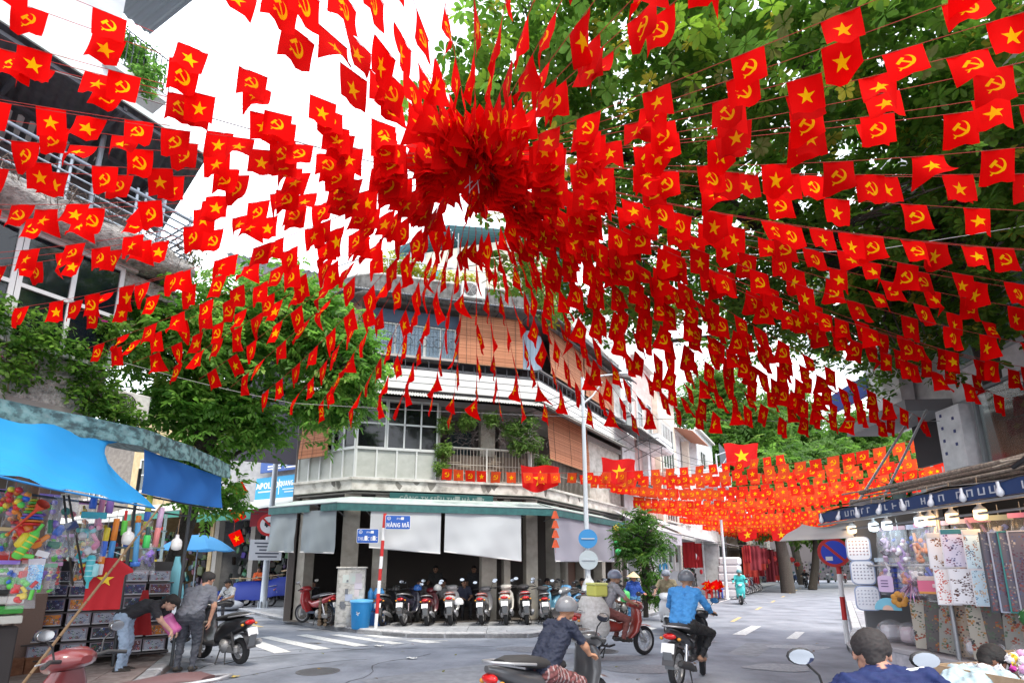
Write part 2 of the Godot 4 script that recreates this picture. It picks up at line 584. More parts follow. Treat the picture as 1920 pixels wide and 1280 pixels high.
func blind(parent: Node,f: Transform3D,w: float,h: float,swing:=0.0) -> void:
	var st:=S()
	for t in [0.0,0.008]:
		sheet(st,6,10,func(u,v): return f*Vector3(w*u,-h*v,swing*v+0.015*sin(v*9+u*2)+t),Rect2(0,0,maxf(1.0,w/1.2),h/1.6))
	var o:=obj("bamboo_blind",st,bamboo(),parent)
	st=S()
	tube(st,[f*Vector3(0,-h,swing),f*Vector3(w,-h,swing)],0.02,6)
	obj("bottom_rod",st,mat(0.25,0.13,0.07),o)
	for k in 3:
		var x:=w*(0.12+0.38*k)
		st=S()
		tube(st,[f*Vector3(x,0,0.02),f*Vector3(x,-h,swing+0.03)],0.006,4)
		obj("cord",st,mat(0.1,0.07,0.05),o)

func build_cafe() -> void:
	var fl:=wall_frame(C1 - WAYL*2.5,WAYL)
	var fc:=wall_frame(C1,C2 - C1)
	var fr:=wall_frame(C2,WAYR)
	var wc:=C1.distance_to(C2)
	var endr:=C2+WAYR*8.2
	var pl:=[fl.origin,C1,C2,endr,Vector3(-1.5,0,-29),Vector3(-9,0,-22)]
	var p2:=[]
	for p in pl: p2.append(Vector2(p.x,p.z))
	var b:=thing("corner_building","three storey corner cafe building with bamboo blinds and rounded concrete parapet","building",C1)
	b.position=Vector3.ZERO
	var white:=worn("cafe white",[[0.1,0.26,0.25,0.23],[0.36,0.46,0.44,0.4],[0.6,0.6,0.58,0.54],[1.0,0.66,0.65,0.62]],3.2,0.8)
	var grey:=worn("old concrete",[[0.15,0.1,0.095,0.09],[0.42,0.33,0.32,0.3],[0.6,0.45,0.44,0.42],[1.0,0.56,0.55,0.53]],2.2,0.9,0.016,1.0)
	var beige:=worn("cafe beige",[[0.1,0.34,0.31,0.26],[0.9,0.5,0.47,0.41]],2.5)
	var dark:=mat(0.035,0.033,0.035,0.9)
	var panel:=worn("panel",[[0.1,0.36,0.38,0.35],[0.9,0.48,0.5,0.47]],3.0,0.6)
	var frame:=mat(0.6,0.62,0.61,0.5)
	var iron:=mat(0.05,0.05,0.06,0.6)
	var roofing:=worn("grey roofing",[[0.1,0.3,0.3,0.29],[0.9,0.55,0.55,0.53]],1.5,0.7)
	var st:=S()
	var inner:=[]
	for p in p2: inner.append(p)
	slab(st,inner,0.1,0.13)
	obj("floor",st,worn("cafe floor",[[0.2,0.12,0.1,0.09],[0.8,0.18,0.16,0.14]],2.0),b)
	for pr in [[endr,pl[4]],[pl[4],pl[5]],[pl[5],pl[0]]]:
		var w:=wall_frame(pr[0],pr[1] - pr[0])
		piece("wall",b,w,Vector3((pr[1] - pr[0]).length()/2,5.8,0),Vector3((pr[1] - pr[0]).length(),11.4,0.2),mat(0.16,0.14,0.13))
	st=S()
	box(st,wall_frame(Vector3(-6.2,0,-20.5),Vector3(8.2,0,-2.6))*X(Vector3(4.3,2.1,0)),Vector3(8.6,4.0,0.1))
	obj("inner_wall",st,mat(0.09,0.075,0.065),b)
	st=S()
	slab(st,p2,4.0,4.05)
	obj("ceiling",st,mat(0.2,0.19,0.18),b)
	for c in [[fl,0.25,0.35],[fc,0.0,0.5],[fc,0.9,0.45],[fc,4.35,0.5],[fc,4.95,0.22],[fc,5.8,0.4],[fr,1.9,0.35],[fr,2.6,0.2],[fr,4.2,0.35],[fr,6.0,0.35],[fr,8.0,0.4]]:
		piece("column",b,c[0],Vector3(c[1],2.05,-0.35),Vector3(c[2],3.9,0.4),beige,0.01)
	piece("shop_door",b,fr,Vector3(3.4,1.3,-0.5),Vector3(1.1,2.4,0.06),mat(0.12,0.06,0.04))
	piece("dwarf_wall",b,fr,Vector3(5.1,0.6,-0.4),Vector3(1.5,1.0,0.1),mat(0.3,0.15,0.09))
	var n_l:=fl.basis.z
	var n_c:=fc.basis.z
	var n_r:=fr.basis.z
	var rim:=[fl.origin+n_l*0.12,offset_corner(C1,n_l,n_c,0.12),offset_corner(C2,n_c,n_r,0.12),endr+n_r*0.12]
	var r2:=[]
	for p in rim: r2.append(Vector2(p.x,p.z))
	r2.append_array([p2[4],p2[5]])
	st=S()
	slab(st,r2,4.1,4.42)
	obj("balcony_slab",st,white,b)
	st=S()
	for i in 3:
		var w:=wall_frame(rim[i],rim[i+1] - rim[i])
		box(st,w*X(Vector3((rim[i+1] - rim[i]).length()/2,4.45,0.02)),Vector3((rim[i+1] - rim[i]).length()+0.02,0.07,0.08))
	obj("slab_lip",st,white,b)
	for k in 16:
		var q: Array=[[fc,wc],[fl,2.4],[fr,8.0],[fc,wc]][k % 4]
		var x:=rnd(0.1,q[1] - 0.2)
		var h:=rnd(0.1,0.3)
		var ps:=PackedVector2Array([Vector2(x,4.4),Vector2(x+rnd(0.05,0.3),4.4)])
		for j in 4: ps.append(Vector2(x+0.2 - 0.06*j+rnd(-0.03,0.03),4.4 - h*[0.5,1.0,0.8,0.4][j]))
		st=S()
		prism(st,q[0]*X(Vector3(0,0,0.121)),ps,0.002)
		obj("stain",st,[mat(0.2,0.19,0.17),mat(0.36,0.34,0.31),mat(0.12,0.11,0.1)][k % 3],b)
	var tinted:=glass(0.1,0.1,0.12,0.75)
	for k in 5:
		piece("wall_panel",b,fl,Vector3(0.25+0.5*k,4.97,-0.03),Vector3(0.47,0.9,0.05),panel,0.006)
	for k in 4:
		piece("wall_panel",b,fc,Vector3(0.33+0.62*k,4.97,-0.03),Vector3(0.59,0.9,0.05),panel,0.006)
	st=S()
	for k in 6: box(st,fl*X(Vector3(0.5*k,4.97,0.0)),Vector3(0.05,0.96,0.08))
	for k in 5: box(st,fc*X(Vector3(0.03+0.62*k,4.97,0.0)),Vector3(0.05,0.96,0.08))
	for y in [4.5,5.44]:
		box(st,fl*X(Vector3(1.25,y,0.003)),Vector3(2.5,0.06,0.09))
		box(st,fc*X(Vector3(1.27,y,0.003)),Vector3(2.52,0.06,0.09))
	obj("panel_frame",st,frame,b)
	window(b,fc*X(Vector3(0.03,5.47,0)),0.86,1.6,1,2,frame,tinted)
	window(b,fc*X(Vector3(0.95,5.47,0)),1.58,1.6,3,2,frame,tinted)
	window(b,fl*X(Vector3(1.5,5.47,0)),0.98,1.6,2,2,frame,tinted)
	blind(b,fl*X(Vector3(0.2,7.0,0.12)),1.3,1.75,0.1)
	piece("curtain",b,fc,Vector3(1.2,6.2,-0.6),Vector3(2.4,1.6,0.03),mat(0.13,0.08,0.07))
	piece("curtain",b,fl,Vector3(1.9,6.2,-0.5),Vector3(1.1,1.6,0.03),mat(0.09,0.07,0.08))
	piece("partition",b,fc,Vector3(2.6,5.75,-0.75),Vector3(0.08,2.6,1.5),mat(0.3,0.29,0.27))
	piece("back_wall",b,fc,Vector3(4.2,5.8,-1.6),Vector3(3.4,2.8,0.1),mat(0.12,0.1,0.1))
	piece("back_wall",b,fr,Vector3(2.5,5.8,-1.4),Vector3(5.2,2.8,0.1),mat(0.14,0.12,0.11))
	piece("balcony_column",b,fc,Vector3(4.3,5.75,-0.5),Vector3(0.5,2.6,0.4),beige)
	piece("balcony_door",b,fc,Vector3(3.5,5.5,-1.53),Vector3(0.9,2.1,0.05),mat(0.05,0.08,0.09))
	piece("balcony_column",b,fc,Vector3(5.75,5.75,-0.2),Vector3(0.12,2.6,0.12),frame)
	st=S()
	for s in [[fc,2.66,3.1],[fr,0.05,5.2]]:
		bars(st,s[0]*X(Vector3(s[1],4.55,-0.05)),s[2],1.05,int(s[2]/0.11),0.008,3)
	obj("balcony_railing",st,mat(0.5,0.46,0.4,0.6),b)
	st=S()
	for k in 3: tube(st,[fc*Vector3(2.66+1.55*k,4.5,-0.04),fc*Vector3(2.66+1.55*k,5.65,-0.04)],0.03,6)
	tube(st,[fc*Vector3(2.66,5.64,-0.04),fc*Vector3(5.76,5.64,-0.04)],0.025,6)
	obj("balcony_post",st,mat(0.7,0.68,0.62,0.6),b)
	st=S()
	for k in 26:
		var x:=rnd(2.75,5.6)
		var y:=rnd(4.6,5.4)
		if k % 2: box(st,fc*X(Vector3(x,y,-0.12)),Vector3(rnd(0.2,0.5),0.04,0.02))
		else: box(st,fc*X(Vector3(x,y,-0.125)),Vector3(0.04,rnd(0.15,0.4),0.02))
	obj("lattice",st,mat(0.33,0.27,0.2),b).set_meta("kind","stuff")
	piece("lattice_backing",b,fc,Vector3(4.2,5.0,-0.2),Vector3(2.9,0.85,0.03),mat(0.17,0.13,0.1))
	blind(b,fr*X(Vector3(0.95,7.5,0.0)),3.4,1.95,0.1)
	piece("wall",b,fr,Vector3(6.4,5.8,-0.2),Vector3(3.4,2.8,0.2),worn("stained cream",[[0.1,0.3,0.28,0.24],[0.6,0.58,0.55,0.5],[1.0,0.66,0.64,0.6]],2.5))
	st=S()
	var cap:=[]
	for p in p2: cap.append(p)
	slab(st,cap,7.0,7.2)
	obj("second_slab",st,mat(0.3,0.29,0.28),b)
	var lo:=[fl.origin+n_l*0.75,offset_corner(C1,n_l,n_c,0.75),offset_corner(C2,n_c,n_r,0.75),endr+n_r*0.75]
	var hi:=[fl.origin+n_l*0.03,C1+(n_l+n_c)*0.02,C2+(n_c+n_r)*0.02,endr+n_r*0.03]
	for i in 3:
		corrugated("eave_sheet",b,hi[i]+Vector3(0,7.42,0),hi[i+1]+Vector3(0,7.42,0),lo[i+1]+Vector3(0,7.05,0),lo[i]+Vector3(0,7.05,0),roofing)
	var bd:=[fl.origin+n_l*0.3,offset_corner(C1,n_l,n_c,0.3),offset_corner(C2,n_c,n_r,0.3),endr+n_r*0.3]
	for i in 3:
		var w:=wall_frame(bd[i],bd[i+1] - bd[i])
		var l: float=(bd[i+1] - bd[i]).length()
		for k in 3:
			piece("white_board",b,w,Vector3(l/2,7.52+0.225*k,-0.03+0.012*k),Vector3(l - 0.01,0.215,0.05),mat(0.6,0.6,0.59,0.6),0.01)
		piece("board_backing",b,w,Vector3(l/2,7.8,-0.2),Vector3(l - 0.3,0.9,0.1),mat(0.16,0.16,0.17))
	st=S()
	for i in 3:
		var w:=wall_frame(bd[i],bd[i+1] - bd[i])
		var l: float=(bd[i+1] - bd[i]).length()
		bars(st,w*X(Vector3(0,8.12,-0.03)),l,0.34,int(l/0.36),0.014,2)
	obj("iron_cradle",st,iron,b)
	piece("sill",b,fc,Vector3(1.6,8.52,0.12),Vector3(3.2,0.08,0.4),mat(0.35,0.32,0.3))
	piece("sill",b,fr,Vector3(4.1,8.52,0.1),Vector3(8.2,0.06,0.4),mat(0.12,0.11,0.11))
	var blue_glass:=glass(0.5,0.62,0.7,0.45)
	window(b,fc*X(Vector3(0.1,8.58,0.02)),1.9,1.15,2,1,mat(0.7,0.7,0.66),blue_glass)
	window(b,fc*X(Vector3(2.05,8.58,0.02)),1.0,1.15,2,1,mat(0.7,0.7,0.66),blue_glass)
	for k in 9:
		st=S()
		var x0:=0.12+0.34*k
		if k == 6: continue
		sheet(st,10,4,func(u,v): return fc*Vector3(x0+0.33*u,8.6+1.1*v,-0.16+0.025*sin(u*20+k)))
		obj("curtain",st,mat(0.42,0.5,0.57),b)
	piece("lintel",b,fc,Vector3(1.6,9.98,0.0),Vector3(3.2,0.45,0.2),mat(0.06,0.09,0.14))
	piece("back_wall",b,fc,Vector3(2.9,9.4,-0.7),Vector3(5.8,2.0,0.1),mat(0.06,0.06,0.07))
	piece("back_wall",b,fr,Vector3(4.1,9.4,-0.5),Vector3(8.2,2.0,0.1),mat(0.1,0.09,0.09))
	st=S()
	bars(st,fc*X(Vector3(0.05,8.6,0.2)),3.0,1.1,24,0.006,4)
	for k in 6:
		var c:=fc*X(Vector3(0.45+0.5*k,9.1,0.21))
		var pts:=[]
		for a in 13: pts.append(c*Vector3(0.14*cos(TAU*a/12),0.14*sin(TAU*a/12),0))
		tube(st,pts,0.008,4)
		tube(st,[c*Vector3(-0.2,0,0),c*Vector3(0,0.2,0),c*Vector3(0.2,0,0),c*Vector3(0,-0.2,0),c*Vector3(-0.2,0,0)],0.006,4)
	obj("window_grille",st,iron,b)
	blind(b,fc*X(Vector3(3.12,10.25,0.3)),2.25,1.8,0.06)
	for k in 3: piece("shutter",b,fc,Vector3(5.5+0.15*k,9.3,0.02),Vector3(0.14,1.5,0.04),mat(0.3,0.38,0.46),0.01)
	for k in 4: piece("shutter",b,fr,Vector3(0.1+0.15*k,9.3,0.0),Vector3(0.14,1.5,0.04),mat(0.3,0.38,0.46),0.01)
	blind(b,fr*X(Vector3(0.75,10.4,0.25)),2.9,1.75,0.05)
	blind(b,fr*X(Vector3(3.72,10.4,0.25)),3.0,1.75,0.05)
	piece("wall",b,fr,Vector3(7.5,9.4,0.0),Vector3(1.4,2.2,0.2),white)
	piece("wall",b,fl,Vector3(1.2,9.2,-0.1),Vector3(2.4,2.6,0.2),worn("salmon",[[0.1,0.4,0.26,0.19],[0.9,0.55,0.38,0.3]],2.0))
	var lo2:=[fl.origin+n_l*0.9,offset_corner(C1,n_l,n_c,0.9),offset_corner(C2,n_c,n_r,0.9),endr+n_r*0.9]
	for i in 3:
		corrugated("eave_sheet",b,hi[i]+Vector3(0,10.85,0),hi[i+1]+Vector3(0,10.85,0),lo2[i+1]+Vector3(0,10.42,0),lo2[i]+Vector3(0,10.42,0),worn("dark roofing",[[0.1,0.1,0.1,0.1],[0.9,0.26,0.26,0.26]],1.5,0.7))
	st=S()
	for i in 3:
		tube(st,[lo2[i]+Vector3(0,10.38,0),lo2[i+1]+Vector3(0,10.38,0)],0.03,5)
		for k in 6:
			var t:=(k+0.5)/6.0
			tube(st,[hi[i].lerp(hi[i+1],t)+Vector3(0,10.3,0),lo2[i].lerp(lo2[i+1],t)+Vector3(0,10.38,0)],0.02,4)
	obj("eave_rod",st,mat(0.06,0.07,0.09,0.6),b)
	st=S()
	slab(st,p2,10.5,10.7)
	obj("roof_slab",st,mat(0.3,0.29,0.28),b)
	st=S()
	var path:=[fl.origin]
	for c in [[C1,fl.basis.x,fc.basis.x],[C2,fc.basis.x,fr.basis.x]]:
		for k in 6:
			var t:=k/5.0
			var a: Vector3=c[0] - c[1]*0.7
			var d: Vector3=c[0]+c[2]*0.7
			path.append(a.lerp(c[0],t).lerp((c[0] as Vector3).lerp(d,t),t))
	path.append(endr)
	var ring:=[]
	for i in path.size():
		var t: Vector3=(path[mini(i+1,path.size() - 1)] - path[maxi(i - 1,0)]).normalized()
		var o:=t.cross(Vector3.UP)
		var p: Vector3=path[i]
		ring.append(PackedVector3Array([p+Vector3(0,10.6,0),p+Vector3(0,11.42,0),p+o*0.06+Vector3(0,11.43,0),p+o*0.06+Vector3(0,11.52,0),p - o*0.2+Vector3(0,11.52,0),p - o*0.2+Vector3(0,10.6,0)]))
	loft(st,ring)
	obj("parapet",st,grey,b)
	st=S()
	for i in range(0,path.size(),2):
		tube(st,[path[i]+Vector3(0,11.5,0),path[i]+Vector3(0,12.1,0)],0.02,5)
	var up:=[]
	for p in path: up.append(p+Vector3(0,12.1,0))
	tube(st,up,0.022,5)
	obj("roof_rail",st,mat(0.45,0.46,0.48,0.5),b)
	var sg:=thing("shop_sign","teal company board with worn lettering above the cafe awning","sign")
	piece("board",sg,fc,Vector3(2.75,3.9,0.1),Vector3(3.3,0.3,0.03),mat(0.01,0.08,0.08))
	words("lettering","CÔNG TY SIÊU THỊ HÀ NỘI",0.15,mat(0.2,0.25,0.24),sg,fc*X(Vector3(2.75,3.87,0.12)),0.008)
	var aw:=thing("shop_awning","long pale awning with teal valance wrapping the cafe corner","awning")
	var d:=1.0
	var ao:=[fl.origin+n_l*d,offset_corner(C1,n_l,n_c,d),offset_corner(C2,n_c,n_r,d),C2+WAYR*5.6+n_r*d]
	var ai:=[fl.origin+n_l*0.06,C1+(n_l+n_c)*0.04,C2+(n_c+n_r)*0.04,C2+WAYR*5.6+n_r*0.06]
	var top:=worn("awning top",[[0.1,0.3,0.37,0.36],[0.9,0.48,0.55,0.53]],2.0,0.7)
	var val:=worn("awning valance",[[0.1,0.015,0.08,0.085],[0.9,0.035,0.15,0.15]],1.5,0.6)
	for i in 3:
		st=S()
		for s in [0.0,0.008]:
			sheet(st,10,4,func(u,v): return (ai[i] as Vector3).lerp(ai[i+1],u).lerp((ao[i] as Vector3).lerp(ao[i+1],u),v)+Vector3(0,lerpf(3.88,3.6,v) - 0.05*sin(PI*v)*absf(sin(u*10))+s,0))
		obj("roof_sheet",st,top,aw)
		var l: float=(ao[i+1] - ao[i]).length()
		var w:=wall_frame(ao[i],ao[i+1] - ao[i])
		var cuts:=[[0.0,0.62],[0.78,1.0]] if i == 0 else [[0.0,1.0]]
		for c in cuts:
			st=S()
			for s in [0.0,0.01]:
				sheet(st,14,3,func(u,v): return w*Vector3(l*lerpf(c[0],c[1],u),3.6 - 0.24*v,0.01*sin(u*25)*v+s))
			obj("valance",st,val,aw)
		st=S()
		tube(st,[ao[i]+Vector3(0,3.59,0),ao[i+1]+Vector3(0,3.59,0)],0.025,6)
		for k in 5:
			var t:=(k+0.5)/5.0
			tube(st,[(ai[i] as Vector3).lerp(ai[i+1],t)+Vector3(0,3.3,0),(ao[i] as Vector3).lerp(ao[i+1],t)+Vector3(0,3.56,0)],0.018,5)
		obj("awning_arm",st,mat(0.3,0.32,0.33,0.5,0.5),aw)
	var w0:=wall_frame(ao[0],ao[1] - ao[0])
	var w1:=wall_frame(ao[1],ao[2] - ao[1])
	var w2:=wall_frame(ao[2],ao[3] - ao[2])
	var l0: float=(ao[1] - ao[0]).length()
	var greyc:=cloth(0.25,0.29,0.32,0.3)
	var whitec:=cloth(0.5,0.52,0.55,0.35)
	for s in [[w0,0.06,l0*0.42,2.25,2.2,greyc,"narrow grey canvas sheet at the awning's far end beside the no-truck sign"],[w0,l0*0.52,l0 - 0.05,2.2,2.15,greyc,"grey canvas sheet with deep folds above the cabinet"],[w1,0.95,3.0,2.32,2.16,whitec,"white canvas sheet behind the blue street name plates"],[w1,3.12,5.5,2.22,1.95,whitec,"white canvas sheet left of the hanging red ornaments"],[w2,0.05,4.8,1.95,2.0,cloth(0.3,0.29,0.35,0.35),"lavender grey canvas sheet behind the lamp post"]]:
		var o:=thing("canvas_sheet",s[6],"canvas blind",s[0]*Vector3(s[1],3.4,-0.05))
		o.basis=s[0].basis
		var wd: float=s[2] - s[1]
		var ph:=rnd(0,6)
		st=S()
		for t in [0.0,0.006]:
			sheet(st,26,18,func(u,v):
				var sag: float=sin(PI*u)*v*0.05
				return Vector3(wd*u,-lerpf(0.0,3.4 - lerpf(s[3],s[4],u),v),0.035*sin(u*9+ph+v*3)*v+sag+0.006*sin(u*23 - v*8+ph)*v+0.09*v*exp(-pow((u - 0.35 - 0.2*sin(ph))*5+v - 0.5,2))+0.004*sin(v*14+u*5)+t))
		obj("canvas",st,s[5],o)
		st=S()
		tube(st,[Vector3(0,-(3.4 - s[3]),0.02),Vector3(wd,-(3.4 - s[4]),0.02)],0.022,6)
		obj("weight_bar",st,mat(0.6,0.6,0.6),o)
	air_unit("white air conditioner standing on the corner building's parapet ledge",fc*X(Vector3(3.6,10.86,0.22)))
	var rh:=thing("rooftop_house","cream rooftop room under a teal sheet roof behind the cafe parapet","building",Vector3(-1.2,10.7,-22.5),-0.25)
	obj("wall",bx(Vector3(6.4,4.6,4),0.0,Vector3(0,2.3,0)),worn("cream wall",[[0.1,0.6,0.55,0.42],[0.9,0.72,0.68,0.56]],3.0),rh)
	corrugated("roof",rh,Vector3(-1.0,5.5,-2.4),Vector3(-1.0,5.5,2.4),Vector3(3.7,4.3,2.4),Vector3(3.7,4.3,-2.4),mat(0.16,0.36,0.42,0.5),0.2,0.03)
	corrugated("roof",rh,Vector3(-1.0,5.5,-2.4),Vector3(-1.0,5.5,2.4),Vector3(-3.6,4.7,2.4),Vector3(-3.6,4.7,-2.4),mat(0.16,0.36,0.42,0.5),0.2,0.03)
	piece("door",rh,Transform3D(),Vector3(-1.9,2.6,2.02),Vector3(0.9,2.0,0.06),mat(0.05,0.3,0.33))
	piece("pale_wall",rh,Transform3D(),Vector3(-2.6,3.2,2.03),Vector3(0.9,3.0,0.04),mat(0.5,0.58,0.62))
	st=S()
	for s in [[Vector3(-3,1,2.4),Vector3(3,3.6,2.4)],[Vector3(-0.5,0,2.4),Vector3(-0.5,5,2.4)],[Vector3(-3,3.4,2.4),Vector3(3,3.4,2.4)]]: tube(st,s,0.03,5)
	obj("brace",st,mat(0.3,0.3,0.31,0.5),rh)
	var sh:=thing("roof_shelter","blue grey sheet metal shelter on the roof beside the rounded parapet","shelter",Vector3(-7.2,0,-18.6),0.45)
	for k in 4: piece("post",sh,Transform3D(),Vector3(-2.4+1.6*k,10.2,0.6),Vector3(0.07,4.0,0.07),mat(0.3,0.34,0.38,0.5))
	corrugated("side_sheet",sh,Vector3(-2.8,11.9,0.5),Vector3(1.6,11.9,0.5),Vector3(1.6,9.6,0.5),Vector3(-2.8,9.6,0.5),mat(0.22,0.29,0.36,0.5),0.2,0.025)
	corrugated("roof_sheet",sh,Vector3(-3.2,13.6,-3),Vector3(3.2,13.6,-3),Vector3(3.2,11.9,1.6),Vector3(-3.2,11.9,1.6),mat(0.2,0.24,0.29,0.5),0.2,0.025)
	piece("back_wall",sh,Transform3D(),Vector3(0,9.0,-2.5),Vector3(6.0,6.5,0.2),mat(0.14,0.13,0.16))
	st=S()
	for k in 4: rods(st,[[Vector3(-2.4+1.6*k,11.0,0.6),Vector3(-1.6+1.6*k,12.2,0.6)]],0.03)
	obj("brace",st,mat(0.4,0.44,0.48,0.5),sh)

func shop_goods(called: String,label: String,f: Transform3D,w: float,h: float,d: float,n: int,parent: Node=null) -> void:
	var where:=[]
	var tints:=[]
	for i in n:
		where.append(f*X(Vector3(rnd(0,w),rnd(0,h),rnd(-d,0)),rnd(-0.6,0.6),rnd(-0.2,0.2),rnd(-0.3,0.3)).scaled_local(Vector3(rnd(0.08,0.26),rnd(0.08,0.34),rnd(0.05,0.15))))
		var c:=Color.from_hsv(rng.randf(),rnd(0.05,0.6),rnd(0.12,0.6))
		tints.append(c.srgb_to_linear())
	var m: StandardMaterial3D=mats.get("goods",StandardMaterial3D.new())
	m.vertex_color_use_as_albedo=true
	m.roughness=0.6
	mats["goods"]=m
	var o:=copies(called,bx(Vector3.ONE,0.12).commit(),m,where,tints,self)
	o.set_meta("label",label)
	o.set_meta("category","goods")

func house(called: String,label: String,f: Transform3D,w: float,h: float,deep: float,m: Material,floors: Array) -> Node3D:
	var o:=thing(called,label,"building")
	piece("wall",o,f,Vector3(w/2,h/2+1.8,-deep/2),Vector3(w - 0.02,h - 3.6,deep),m)
	for s in [0.12,w - 0.12]:
		piece("side_wall",o,f,Vector3(s,1.8,-deep/2),Vector3(0.22,3.6,deep - 0.05),m)
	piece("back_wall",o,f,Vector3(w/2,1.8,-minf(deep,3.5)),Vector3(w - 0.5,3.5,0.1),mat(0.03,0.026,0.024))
	piece("cornice",o,f,Vector3(w/2,h+0.06,0.1),Vector3(w,0.14,0.3),mat(0.6,0.58,0.55))
	for fl in floors:
		for x in fl[2]:
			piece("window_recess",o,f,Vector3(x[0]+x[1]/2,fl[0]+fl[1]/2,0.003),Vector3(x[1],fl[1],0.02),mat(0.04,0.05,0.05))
			window(o,f*X(Vector3(x[0],fl[0],0.05)),x[1],fl[1],x[2],2 if fl[1] > 1.2 else 1,mat(0.62,0.63,0.62,0.5),glass(0.12,0.2,0.19,0.6))
			piece("window_sill",o,f,Vector3(x[0]+x[1]/2,fl[0] - 0.08,0.12),Vector3(x[1]+0.2,0.08,0.24),mat(0.55,0.53,0.5))
	return o

func balcony(o: Node3D,f: Transform3D,x: float,y: float,w: float,d: float,m: Material,rail: Material,solid:=false) -> void:
	piece("balcony_slab",o,f,Vector3(x+w/2,y,d/2),Vector3(w,0.22,d),m,0.02)
	if solid:
		piece("balcony_front",o,f,Vector3(x+w/2,y+0.5,d),Vector3(w,0.9,0.1),m,0.02)
		piece("balcony_side",o,f,Vector3(x+0.05,y+0.5,d/2),Vector3(0.1,0.9,d - 0.1),m,0.02)
	else:
		var st:=S()
		bars(st,f*X(Vector3(x,y+0.12,d - 0.04)),w,0.95,int(w/0.12),0.01,2)
		bars(st,f*X(Vector3(x,y+0.12,0),-PI/2),d - 0.04,0.95,int(d/0.12),0.01,2)
		obj("balcony_railing",st,rail,o)

func slope_awning(called: String,label: String,f: Transform3D,w: float,y0: float,y1: float,d: float,m: Material,val: Material,drop:=0.2) -> Node3D:
	var o:=thing(called,label,"awning")
	var st:=S()
	for s in [0.0,0.008]:
		sheet(st,8,6,func(u,v): return f*Vector3(w*u,lerpf(y0,y1,v) - 0.06*sin(PI*v)*(0.6+0.4*cos(u*19))+s,d*v+0.02))
	obj("roof_sheet",st,m,o)
	if drop > 0.0:
		st=S()
		for s in [0.0,0.008]:
			sheet(st,16,2,func(u,v): return f*Vector3(w*u,y1 - drop*v,d+0.02*v*sin(u*22)+s))
		obj("valance",st,val,o)
	st=S()
	tube(st,[f*Vector3(0,y1 - 0.02,d),f*Vector3(w,y1 - 0.02,d)],0.022,6)
	for k in 3: tube(st,[f*Vector3(w*(0.08+0.42*k),y1 - 0.03,d),f*Vector3(w*(0.08+0.42*k),y0 - 0.5,0.02)],0.016,5)
	obj("awning_frame",st,mat(0.3,0.31,0.32,0.5,0.4),o)
	return o

